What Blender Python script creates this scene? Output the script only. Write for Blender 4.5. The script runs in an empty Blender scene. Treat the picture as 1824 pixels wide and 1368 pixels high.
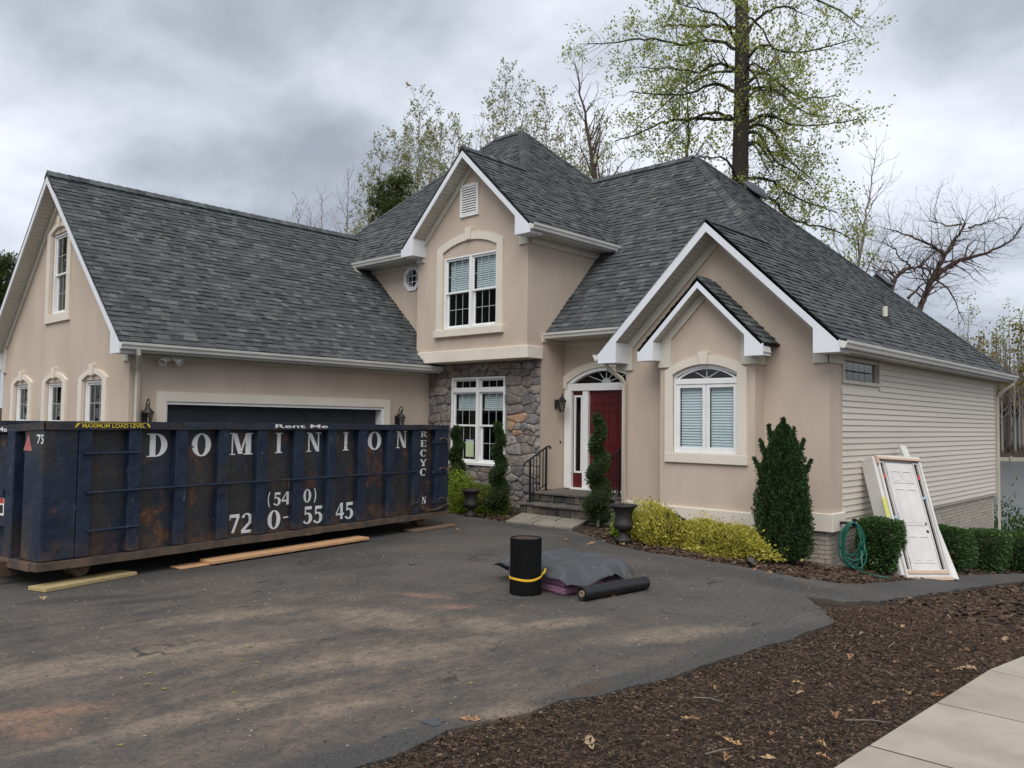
import bpy, bmesh, math, random
import numpy as np
from mathutils import Vector, Matrix
from mathutils.geometry import tessellate_polygon
SC = bpy.context.scene
COL = SC.collection
rng = random.Random(7)
# ------------------------------------------------------------------ camera
YAW, PITCH, ROLL, FPX = 0.7509, 0.0470, 0.0131, 1467.16
cy, sy = math.cos(YAW), math.sin(YAW)
Fh = Vector((-sy, cy, 0)); Rt = Vector((cy, sy, 0)); Up = Vector((0, 0, 1))
fw = Fh * math.cos(PITCH) + Up * math.sin(PITCH)
up0 = Up * math.cos(PITCH) - Fh * math.sin(PITCH)
rt1 = Rt * math.cos(ROLL) + up0 * math.sin(ROLL)
up1 = up0 * math.cos(ROLL) - Rt * math.sin(ROLL)
cd = bpy.data.cameras.new('camera'); cam = bpy.data.objects.new('camera', cd); COL.objects.link(cam)
cam.matrix_world = Matrix(((rt1.x, up1.x, -fw.x, 0), (rt1.y, up1.y, -fw.y, 0), (rt1.z, up1.z, -fw.z, 1.85), (0, 0, 0, 1)))
cd.sensor_width = 36; cd.lens = FPX / 1824 * 36; cd.clip_start = 0.1; cd.clip_end = 3000
SC.camera = cam
# ------------------------------------------------------------------ sky + sun
SUN_EL, SUN_AZ = math.radians(52), math.radians(148)      # azimuth clockwise from +y
W = bpy.data.worlds.new('World'); SC.world = W; W.use_nodes = True
nt = W.node_tree; nt.nodes.clear()
def NN(t, typ, **kw):
    n = t.nodes.new(typ)
    for k, v in kw.items(): setattr(n, k, v)
    return n
out = NN(nt, 'ShaderNodeOutputWorld'); bg = NN(nt, 'ShaderNodeBackground'); bg.inputs['Strength'].default_value = 0.1
sky = NN(nt, 'ShaderNodeTexSky', sky_type='NISHITA', sun_disc=False)
sky.sun_elevation = SUN_EL; sky.sun_rotation = SUN_AZ
tc = NN(nt, 'ShaderNodeTexCoord'); sep = NN(nt, 'ShaderNodeSeparateXYZ'); nt.links.new(tc.outputs['Generated'], sep.inputs[0])
def mth(t, op, a, b=None, clamp=False):
    n = NN(t, 'ShaderNodeMath', operation=op, use_clamp=clamp)
    for i, x in enumerate((a, b)):
        if x is None: continue
        if isinstance(x, (int, float)): n.inputs[i].default_value = x
        else: t.links.new(x, n.inputs[i])
    return n.outputs[0]
zz = mth(nt, 'ADD', mth(nt, 'MAXIMUM', sep.outputs['Z'], 0.0), 0.38)
comb = NN(nt, 'ShaderNodeCombineXYZ')
nt.links.new(mth(nt, 'DIVIDE', sep.outputs['X'], zz), comb.inputs[0]); nt.links.new(mth(nt, 'DIVIDE', sep.outputs['Y'], zz), comb.inputs[1])
def cnoise(scale, det, rough, dist, off):
    mp = NN(nt, 'ShaderNodeMapping'); mp.inputs['Location'].default_value = off
    n = NN(nt, 'ShaderNodeTexNoise'); n.inputs['Scale'].default_value = scale; n.inputs['Detail'].default_value = det
    n.inputs['Roughness'].default_value = rough; n.inputs['Distortion'].default_value = dist
    nt.links.new(comb.outputs[0], mp.inputs[0]); nt.links.new(mp.outputs[0], n.inputs['Vector']); return n.outputs['Fac']
n1 = cnoise(1.15, 5, 0.5, 0.3, (9.0, 3.2, 0)); n2 = cnoise(3.0, 7, 0.55, 0.3, (7.7, 2.2, 1))
cl = mth(nt, 'ADD', mth(nt, 'MULTIPLY', n1, 0.68), mth(nt, 'MULTIPLY', n2, 0.32))
rp = NN(nt, 'ShaderNodeValToRGB'); nt.links.new(cl, rp.inputs[0])
e = rp.color_ramp.elements
e[0].position = 0.385; e[0].color = (0.155, 0.165, 0.192, 1); e[1].position = 0.66; e[1].color = (0.43, 0.44, 0.462, 1)
x = e.new(0.445); x.color = (0.20, 0.216, 0.247, 1); x = e.new(0.51); x.color = (0.28, 0.298, 0.33, 1); x = e.new(0.58); x.color = (0.365, 0.378, 0.41, 1)
CLOUD_GAIN = 15.0
mul = NN(nt, 'ShaderNodeMix', data_type='RGBA', blend_type='MULTIPLY'); mul.inputs[0].default_value = 1
mul.clamp_result = False
nt.links.new(rp.outputs[0], mul.inputs[6]); mul.inputs[7].default_value = (CLOUD_GAIN,) * 3 + (1,)
mix = NN(nt, 'ShaderNodeMix', data_type='RGBA'); mix.inputs[0].default_value = 0.93
nt.links.new(sky.outputs[0], mix.inputs[6]); nt.links.new(mul.outputs[2], mix.inputs[7])
nt.links.new(mix.outputs[2], bg.inputs['Color']); nt.links.new(bg.outputs[0], out.inputs[0])
sd = bpy.data.lights.new('sun', 'SUN'); sd.energy = 1.5; sd.angle = math.radians(50); sd.color = (1, 0.965, 0.91)
so = bpy.data.objects.new('sun', sd); COL.objects.link(so)
sdir = Vector((math.sin(SUN_AZ) * math.cos(SUN_EL), math.cos(SUN_AZ) * math.cos(SUN_EL), math.sin(SUN_EL)))
so.rotation_euler = sdir.to_track_quat('Z', 'Y').to_euler()
SC.view_settings.view_transform = 'Standard'; SC.view_settings.look = 'None'
SC.view_settings.exposure = 0.78; SC.view_settings.gamma = 1.0; SC.view_settings.use_curve_mapping = False
SC.cycles.max_bounces = 6; SC.cycles.transparent_max_bounces = 8
SC.cycles.use_denoising = True

# ------------------------------------------------------------------ materials
MATS = {}
def mat(name, col, col2=None, vscale=3.0, vdet=4, vlo=0.35, vhi=0.65, rough=0.75, spec=0.4, metal=0.0, bump=0.0, bscale=60,
        rnd=None, cols=None, stretch=None, trans=0.0, bdist=0.01):
    m = bpy.data.materials.new(name); m.use_nodes = True; t = m.node_tree; b = t.nodes['Principled BSDF']
    b.inputs['Roughness'].default_value = rough; b.inputs['Metallic'].default_value = metal
    b.inputs['Specular IOR Level'].default_value = spec
    geo = NN(t, 'ShaderNodeNewGeometry'); vec = geo.outputs['Position']
    if stretch:
        mp = NN(t, 'ShaderNodeMapping'); mp.inputs['Scale'].default_value = stretch; t.links.new(vec, mp.inputs[0]); vec = mp.outputs[0]
    src = None
    if rnd:
        r = NN(t, 'ShaderNodeValToRGB')
        if rnd == 'obj': o = NN(t, 'ShaderNodeObjectInfo').outputs['Random']
        else: o = geo.outputs['Random Per Island']
        t.links.new(o, r.inputs[0]); el = r.color_ramp.elements
        el[0].color = (*cols[0], 1); el[1].color = (*cols[-1], 1)
        for i in range(1, len(cols) - 1):
            q = el.new(i / (len(cols) - 1)); q.color = (*cols[i], 1)
        src = r.outputs[0]
    if col2 is not None or rnd:
        n = NN(t, 'ShaderNodeTexNoise'); n.inputs['Scale'].default_value = vscale; n.inputs['Detail'].default_value = vdet
        n.inputs['Roughness'].default_value = 0.6
        t.links.new(vec, n.inputs['Vector'])
        mr = NN(t, 'ShaderNodeMapRange'); mr.inputs[1].default_value = vlo; mr.inputs[2].default_value = vhi
        t.links.new(n.outputs['Fac'], mr.inputs[0])
        mx = NN(t, 'ShaderNodeMix', data_type='RGBA'); t.links.new(mr.outputs[0], mx.inputs[0])
        if src is not None:
            t.links.new(src, mx.inputs[6])
            dk = NN(t, 'ShaderNodeMix', data_type='RGBA', blend_type='MULTIPLY'); dk.inputs[0].default_value = 1
            t.links.new(src, dk.inputs[6]); dk.inputs[7].default_value = (*(col2 or (0.72, 0.72, 0.72)), 1)
            t.links.new(dk.outputs[2], mx.inputs[7])
        else:
            mx.inputs[6].default_value = (*col, 1); mx.inputs[7].default_value = (*col2, 1)
        src = mx.outputs[2]
    if src is not None: t.links.new(src, b.inputs['Base Color'])
    else: b.inputs['Base Color'].default_value = (*col, 1)
    if bump:
        n = NN(t, 'ShaderNodeTexNoise'); n.inputs['Scale'].default_value = bscale; n.inputs['Detail'].default_value = 5
        t.links.new(vec, n.inputs['Vector'])
        bp = NN(t, 'ShaderNodeBump'); bp.inputs['Strength'].default_value = bump; bp.inputs['Distance'].default_value = bdist
        t.links.new(n.outputs['Fac'], bp.inputs['Height']); t.links.new(bp.outputs[0], b.inputs['Normal'])
    if trans:
        tr = NN(t, 'ShaderNodeBsdfTranslucent'); ms = NN(t, 'ShaderNodeMixShader'); ms.inputs[0].default_value = trans
        if src is not None: t.links.new(src, tr.inputs[0])
        else: tr.inputs[0].default_value = (*col, 1)
        o = [n for n in t.nodes if n.type == 'OUTPUT_MATERIAL'][0]
        t.links.new(b.outputs[0], ms.inputs[1]); t.links.new(tr.outputs[0], ms.inputs[2]); t.links.new(ms.outputs[0], o.inputs[0])
    MATS[name] = m; return m
mat('stucco', (0.575, 0.475, 0.385), (0.50, 0.41, 0.325), vscale=1.3, vdet=7, stretch=(1, 1, 0.45), bump=0.45, bscale=180, rough=0.9, spec=0.2, bdist=0.004)
mat('stucco_trim', (0.72, 0.655, 0.555), (0.66, 0.60, 0.505), vscale=1.3, bump=0.2, bscale=180, rough=0.85, spec=0.2, bdist=0.003)
mat('white_board', (0.76, 0.785, 0.82), (0.70, 0.725, 0.76), vscale=2.2, rough=0.55)
mat('white_frame', (0.82, 0.82, 0.81), (0.76, 0.76, 0.75), vscale=4, rough=0.45)
mat('vinyl_soffit', (0.60, 0.58, 0.51), (0.55, 0.53, 0.47), vscale=2, rough=0.6)
mat('frieze', (0.62, 0.59, 0.51), (0.57, 0.54, 0.47), vscale=2, rough=0.8, spec=0.2)
mat('gutter', (0.66, 0.65, 0.61), (0.56, 0.55, 0.51), vscale=1.7, rough=0.45)
mat('downspout', (0.55, 0.50, 0.42), (0.48, 0.44, 0.37), vscale=2, rough=0.5)
mat('dark_room', (0.012, 0.012, 0.013), rough=0.9, spec=0.1)  # near-black: shade of unlit space behind openings put into the colour
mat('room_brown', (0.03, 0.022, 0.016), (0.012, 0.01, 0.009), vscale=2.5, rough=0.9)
mat('blind', (0.78, 0.82, 0.83), rough=0.7)
mat('muntin', (0.42, 0.46, 0.44), rough=0.5)
SH = [(0.0566, 0.0618, 0.0668), (0.08, 0.0871, 0.0893), (0.0955, 0.1024, 0.1056), (0.117, 0.1289, 0.1268), (0.0862, 0.0909, 0.1006), (0.0677, 0.0732, 0.0768), (0.1447, 0.1606, 0.1568), (0.077, 0.0833, 0.0831), (0.1047, 0.1099, 0.1206)]
mat('shingle', None, (0.74, 0.74, 0.75), vscale=45, rnd='obj', cols=SH, rough=0.95, spec=0.15, bump=0.7, bscale=420, bdist=0.004)
mat('shingle_field', None, (0.74, 0.74, 0.75), vscale=45, rnd='isl', cols=SH, rough=0.95, spec=0.15, bump=0.7, bscale=420, bdist=0.004)
mat('roof_deck', (0.022, 0.024, 0.027), rough=0.95, spec=0.1)
ST = [(0.23, 0.211, 0.208), (0.314, 0.289, 0.276), (0.178, 0.164, 0.164), (0.334, 0.294, 0.257), (0.261, 0.238, 0.235), (0.355, 0.284, 0.215), (0.204, 0.189, 0.196), (0.282, 0.228, 0.196), (0.376, 0.345, 0.318), (0.38, 0.336, 0.286)]
mat('stone', None, (0.55, 0.54, 0.54), vscale=9, rnd='obj', cols=ST, rough=0.9, spec=0.25, bump=0.9, bscale=22, bdist=0.03)
mat('orange_stone', (0.40, 0.265, 0.17), (0.31, 0.19, 0.12), vscale=10, rough=0.9, bump=0.8, bscale=25, bdist=0.02)
mat('mortar', (0.27, 0.262, 0.25), (0.19, 0.185, 0.18), vscale=8, rough=0.95, bump=0.6, bscale=90)
mat('step_stone', None, (0.6, 0.58, 0.55), vscale=8, rnd='obj', cols=[(0.055, 0.052, 0.05), (0.09, 0.08, 0.07), (0.04, 0.04, 0.042), (0.20, 0.165, 0.12), (0.07, 0.065, 0.06)], rough=0.85, bump=0.8, bscale=24, bdist=0.02)
mat('step_slab', (0.13, 0.115, 0.095), (0.075, 0.068, 0.06), vscale=4, rough=0.75, bump=0.6, bscale=30, bdist=0.01)
mat('flagstone', None, (0.72, 0.7, 0.66), vscale=5, rnd='obj', cols=[(0.215, 0.195, 0.165), (0.27, 0.245, 0.205), (0.235, 0.215, 0.185)], rough=0.85, bump=0.5, bscale=35, bdist=0.008)
mat('brick', None, (0.85, 0.83, 0.8), vscale=14, rnd='obj', cols=[(0.42, 0.37, 0.315), (0.48, 0.425, 0.36), (0.38, 0.335, 0.285)], rough=0.9, bump=0.6, bscale=70)
mat('brick_field', (0.43, 0.38, 0.325), (0.37, 0.325, 0.275), vscale=9, rough=0.9, bump=0.6, bscale=70)
mat('brick_mortar', (0.30, 0.27, 0.235), (0.24, 0.21, 0.185), vscale=8, rough=0.95)
mat('siding', (0.66, 0.60, 0.515), (0.60, 0.545, 0.465), vscale=0.8, rough=0.6, spec=0.3, bump=0.12, bscale=40, stretch=(1, 0.15, 3))
mat('red_paint', (0.105, 0.010, 0.012), (0.08, 0.0075, 0.009), vscale=3, rough=0.42)
mat('garage_paint', (0.03, 0.034, 0.045), (0.022, 0.025, 0.034), vscale=2, rough=0.5)
mat('black_iron', (0.012, 0.012, 0.013), rough=0.45, spec=0.5, bump=0.2, bscale=80)
mat('brass_lock', (0.30, 0.27, 0.22), rough=0.35, metal=0.9)
mat('chrome', (0.5, 0.5, 0.5), rough=0.3, metal=1)
mat('cast_iron', (0.016, 0.015, 0.0155), (0.03, 0.026, 0.023), vscale=14, rough=0.6, bump=0.3, bscale=50)
mat('soil', (0.035, 0.024, 0.017), (0.02, 0.014, 0.01), vscale=20, rough=1, bump=1, bscale=40)
mat('letter_white', (0.76, 0.76, 0.74), (0.09, 0.085, 0.08), vscale=13, vdet=7, vlo=0.635, vhi=0.69, rough=0.6)
mat('letter_yellow', (0.70, 0.52, 0.04), (0.45, 0.33, 0.04), vscale=14, vlo=0.5, vhi=0.7, rough=0.6)
mat('decal_black', (0.015, 0.015, 0.015), rough=0.6)
mat('decal_pink', (0.46, 0.16, 0.14), (0.36, 0.12, 0.10), vscale=10, rough=0.6)
mat('decal_red', (0.55, 0.05, 0.04), rough=0.5)
mat('lumber', (0.60, 0.36, 0.19), (0.46, 0.26, 0.13), vscale=5, stretch=(9, 1.2, 9), rough=0.8, bump=0.3, bscale=40)
mat('treated_lumber', (0.44, 0.35, 0.17), (0.33, 0.25, 0.12), vscale=5, stretch=(9, 1.2, 9), rough=0.85, bump=0.3, bscale=40)
mat('old_lumber', (0.20, 0.13, 0.08), (0.12, 0.08, 0.055), vscale=5, stretch=(9, 1.2, 9), rough=0.85)
mat('felt_black', (0.005, 0.005, 0.0052), (0.008, 0.008, 0.0085), vscale=5, rough=0.9, spec=0.12, bump=0.35, bscale=300, bdist=0.003)
mat('cardboard', (0.05, 0.028, 0.022), rough=0.9)
mat('core_tube', (0.26, 0.19, 0.12), rough=0.9)
mat('strap_yellow', (0.72, 0.46, 0.02), (0.60, 0.37, 0.02), vscale=25, rough=0.55)
mat('tarp', (0.052, 0.056, 0.062), (0.072, 0.076, 0.082), vscale=4, rough=0.6, spec=0.35, bump=0.25, bscale=260, bdist=0.003)
mat('pink_wrap', (0.52, 0.29, 0.42), (0.38, 0.18, 0.29), vscale=9, stretch=(1, 1, 5), rough=0.35)
mat('black_wrap', (0.02, 0.018, 0.02), rough=0.3)
mat('roll_wrap', (0.006, 0.006, 0.0065), (0.014, 0.014, 0.015), vscale=40, rough=0.32, spec=0.4, bump=0.6, bscale=130, bdist=0.004)
mat('evergreen', None, (0.55, 0.6, 0.5), vscale=5, rnd='isl', cols=[(0.02, 0.048, 0.017), (0.035, 0.075, 0.022), (0.058, 0.11, 0.03), (0.028, 0.06, 0.02)], rough=0.7, spec=0.3, trans=0.15)
mat('spiral_green', None, (0.55, 0.6, 0.5), vscale=7, rnd='isl', cols=[(0.022, 0.05, 0.015), (0.042, 0.085, 0.022), (0.08, 0.13, 0.032), (0.034, 0.07, 0.02)], rough=0.7, spec=0.3, trans=0.2)
mat('shade_core', (0.02, 0.022, 0.011), (0.012, 0.012, 0.007), vscale=20, rough=1)  # for solid shrub cores; deep inner shade put into the colour
mat('boxwood', None, (0.6, 0.65, 0.55), vscale=5, rnd='isl', cols=[(0.03, 0.07, 0.018), (0.055, 0.12, 0.028), (0.085, 0.16, 0.04), (0.04, 0.09, 0.022)], rough=0.55, spec=0.4, trans=0.25)
mat('gold_leaf', None, (0.7, 0.75, 0.6), vscale=5, rnd='isl', cols=[(0.46, 0.40, 0.06), (0.62, 0.54, 0.09), (0.70, 0.62, 0.18), (0.33, 0.34, 0.06), (0.55, 0.46, 0.07)], rough=0.6, spec=0.3, trans=0.3)
mat('lime_leaf', None, (0.7, 0.75, 0.6), vscale=5, rnd='isl', cols=[(0.20, 0.30, 0.03), (0.30, 0.38, 0.04), (0.14, 0.22, 0.03), (0.36, 0.40, 0.06)], rough=0.6, spec=0.3, trans=0.3)
mat('olive_leaf', None, (0.7, 0.75, 0.6), vscale=5, rnd='isl', cols=[(0.14, 0.20, 0.03), (0.22, 0.26, 0.04), (0.09, 0.15, 0.03), (0.26, 0.25, 0.05)], rough=0.6, spec=0.3, trans=0.3)
mat('bark', (0.065, 0.054, 0.042), (0.034, 0.029, 0.023), vscale=7, stretch=(3, 3, 0.6), rough=0.95, bump=1, bscale=16, bdist=0.05)
mat('bark_brown', (0.10, 0.068, 0.052), (0.06, 0.042, 0.034), vscale=6, rough=0.95)
mat('bark_pale', (0.25, 0.225, 0.20), (0.17, 0.15, 0.135), vscale=4, rough=0.95)
mat('wood_grey', (0.135, 0.118, 0.104), (0.09, 0.08, 0.072), vscale=.4, rough=1)
mat('leaf_litter', (0.12, 0.088, 0.07), (0.085, 0.066, 0.053), vscale=.2, vdet=7, rough=1)
mat('spring_leaf', None, (0.75, 0.78, 0.6), vscale=0.8, rnd='isl', cols=[(0.30, 0.36, 0.08), (0.40, 0.44, 0.11), (0.48, 0.50, 0.16), (0.22, 0.29, 0.06)], rough=0.6, spec=0.25, trans=0.5)
mat('bud_leaf', None, (0.8, 0.8, 0.7), vscale=0.8, rnd='isl', cols=[(0.26, 0.29, 0.11), (0.34, 0.35, 0.15), (0.30, 0.27, 0.14)], rough=0.7, spec=0.2, trans=0.4)
mat('tan_leaf', None, (0.8, 0.8, 0.7), vscale=0.8, rnd='isl', cols=[(0.22, 0.17, 0.05), (0.28, 0.22, 0.06), (0.18, 0.17, 0.05)], rough=0.7, spec=0.2, trans=0.4)
mat('pine_needle', None, (0.6, 0.65, 0.5), vscale=1, rnd='isl', cols=[(0.035, 0.06, 0.015), (0.065, 0.095, 0.022), (0.11, 0.14, 0.03)], rough=0.7, spec=0.25, trans=0.2)
mat('mulch_chip', None, (0.6, 0.6, 0.6), vscale=30, rnd='isl', cols=[(0.07, 0.046, 0.033), (0.11, 0.072, 0.05), (0.052, 0.036, 0.027), (0.165, 0.108, 0.07), (0.09, 0.06, 0.043), (0.074, 0.05, 0.037), (0.135, 0.088, 0.06), (0.095, 0.064, 0.047), (0.31, 0.225, 0.145)], rough=0.95, spec=0.15)
mat('dry_leaf', None, (0.75, 0.7, 0.65), vscale=25, rnd='obj', cols=[(0.44, 0.27, 0.12), (0.50, 0.36, 0.20), (0.36, 0.17, 0.08), (0.42, 0.33, 0.22)], rough=0.75, spec=0.3, trans=0.1)
mat('catkin', (0.30, 0.28, 0.10), (0.2, 0.17, 0.06), vscale=30, rough=0.9)
mat('concrete', None, (0.74, 0.72, 0.68), vscale=2.1, vdet=9, vlo=.42, vhi=.72, rnd='obj', cols=[(0.36, 0.315, 0.255), (0.39, 0.345, 0.285)], rough=0.9, bump=0.5, bscale=170, bdist=0.004)
mat('hose_green', (0.015, 0.12, 0.085), (0.012, 0.09, 0.065), vscale=5, rough=0.4)
mat('door_white', (0.68, 0.66, 0.635), (0.58, 0.56, 0.535), vscale=2.2, vdet=7, rough=0.55)
mat('raw_pine', (0.60, 0.45, 0.33), (0.52, 0.37, 0.26), vscale=6, stretch=(6, 6, 1), rough=0.8)
mat('paper_green', (0.50, 0.60, 0.36), (0.40, 0.50, 0.32), vscale=40, rough=0.8)
mat('paper_yellow', (0.62, 0.62, 0.16), (0.55, 0.54, 0.16), vscale=12, rough=0.7)
mat('tape_blue', (0.36, 0.48, 0.60), rough=0.4)
mat('solar_disc', (0.075, 0.078, 0.085), (0.055, 0.058, 0.063), vscale=6, rough=0.5, spec=0.35)
mat('pvc_pipe', (0.60, 0.58, 0.50), rough=0.5)
mat('rubber', (0.02, 0.02, 0.021), rough=0.8)
mat('far_house_paint', (0.13, 0.15, 0.14), (0.10, 0.115, 0.11), vscale=1, rough=0.9)
mat('seawall', (0.36, 0.33, 0.27), (0.28, 0.25, 0.2), vscale=1, rough=0.9)
mat('steel_wheel', (0.17, 0.12, 0.085), (0.11, 0.075, 0.05), vscale=12, rough=0.8, metal=0.2, bump=0.4, bscale=60)

def glass_mat(name, tint, refl_rough=0.02):
    m = bpy.data.materials.new(name); m.use_nodes = True; t = m.node_tree; t.nodes.clear()
    o = NN(t, 'ShaderNodeOutputMaterial'); tr = NN(t, 'ShaderNodeBsdfTransparent'); gl = NN(t, 'ShaderNodeBsdfGlossy')
    tr.inputs[0].default_value = (*tint, 1); gl.inputs['Roughness'].default_value = refl_rough
    fr = NN(t, 'ShaderNodeFresnel'); fr.inputs[0].default_value = 1.5; ms = NN(t, 'ShaderNodeMixShader')
    n = NN(t, 'ShaderNodeTexNoise'); n.inputs['Scale'].default_value = 1.3; g = NN(t, 'ShaderNodeNewGeometry'); t.links.new(g.outputs['Position'], n.inputs['Vector'])
    bp = NN(t, 'ShaderNodeBump'); bp.inputs['Strength'].default_value = 0.12; bp.inputs['Distance'].default_value = 0.02
    t.links.new(n.outputs[0], bp.inputs['Height']); t.links.new(bp.outputs[0], gl.inputs['Normal'])
    t.links.new(mth(t, 'MULTIPLY', fr.outputs[0], mth(t, 'SUBTRACT', 1.0, g.outputs['Backfacing'])), ms.inputs[0]); t.links.new(tr.outputs[0], ms.inputs[1]); t.links.new(gl.outputs[0], ms.inputs[2]); t.links.new(ms.outputs[0], o.inputs[0])
    MATS[name] = m
glass_mat('glass', (0.87, 0.905, 0.91)); glass_mat('lamp_glass', (0.6, 0.6, 0.58), 0.15)

def dumpster_mat(name, rust, base=(0.009, 0.017, 0.036), base2=(0.016, 0.027, 0.050)):
    m = bpy.data.materials.new(name); m.use_nodes = True; t = m.node_tree; b = t.nodes['Principled BSDF']
    g = NN(t, 'ShaderNodeNewGeometry').outputs['Position']
    def noise(s, d, off=0, st=None, r=0.6):
        mp = NN(t, 'ShaderNodeMapping'); mp.inputs['Location'].default_value = (off, off * 0.7, off * 0.3)
        if st: mp.inputs['Scale'].default_value = st
        n = NN(t, 'ShaderNodeTexNoise'); n.inputs['Scale'].default_value = s; n.inputs['Detail'].default_value = d; n.inputs['Roughness'].default_value = r
        t.links.new(g, mp.inputs[0]); t.links.new(mp.outputs[0], n.inputs['Vector']); return n.outputs['Fac']
    def step(v, lo, hi):
        r = NN(t, 'ShaderNodeMapRange'); r.inputs[1].default_value = lo; r.inputs[2].default_value = hi; t.links.new(v, r.inputs[0]); return r.outputs[0]
    def mixc(f, a, c):
        x = NN(t, 'ShaderNodeMix', data_type='RGBA'); t.links.new(f, x.inputs[0])
        for i, q in ((6, a), (7, c)):
            if isinstance(q, tuple): x.inputs[i].default_value = (*q, 1)
            else: t.links.new(q, x.inputs[i])
        return x.outputs[2]
    c = mixc(step(noise(3, 5, 1), 0.4, 0.6), base, base2)
    c = mixc(mth(t, 'MULTIPLY', step(noise(2.2, 7, 5, (1, 1, 0.5)), 0.62 - rust * 0.28, 0.72 - rust * 0.16), 0.85), c, (0.042, 0.036, 0.030))       # grey brown grime
    c = mixc(mth(t, 'MULTIPLY', step(noise(3.4, 8, 9, (1, 1, 0.7), 0.65), 0.68 - rust * 0.13, 0.75 - rust * 0.10), 0.9), c, mixc(step(noise(16, 4, 3), 0.35, 0.65), (0.055, 0.022, 0.012), (0.17, 0.075, 0.036)))
    sz = NN(t, 'ShaderNodeSeparateXYZ'); t.links.new(g, sz.inputs[0])
    c = mixc(mth(t, 'MULTIPLY', mth(t, 'MULTIPLY', step(sz.outputs['Z'], .55, .30), step(noise(6, 6, 21), .42, .6)), .5 + .4 * rust), c, (0.11, 0.062, 0.036))
    c = mixc(mth(t, 'MULTIPLY', step(noise(14, 6, 17, (1, 1, 0.25), 0.7), 0.66, 0.70), 0.7), c, (0.20, 0.20, 0.195))
    t.links.new(c, b.inputs['Base Color'])
    b.inputs['Roughness'].default_value = 0.5; b.inputs['Specular IOR Level'].default_value = 0.35
    bp = NN(t, 'ShaderNodeBump'); bp.inputs['Strength'].default_value = 0.5; bp.inputs['Distance'].default_value = 0.06
    t.links.new(noise(2.6, 5, 2), bp.inputs['Height']); t.links.new(bp.outputs[0], b.inputs['Normal'])
    MATS[name] = m
dumpster_mat('dumpster_rib', 0.15); dumpster_mat('dumpster_panel', 1.0); dumpster_mat('dumpster_end', 0.6); dumpster_mat('dumpster_rim', 0.75)
mat('dumpster_rail', (0.055, 0.047, 0.04), (0.13, 0.085, 0.055), vscale=5, rough=0.8, bump=0.4, bscale=40)

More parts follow.
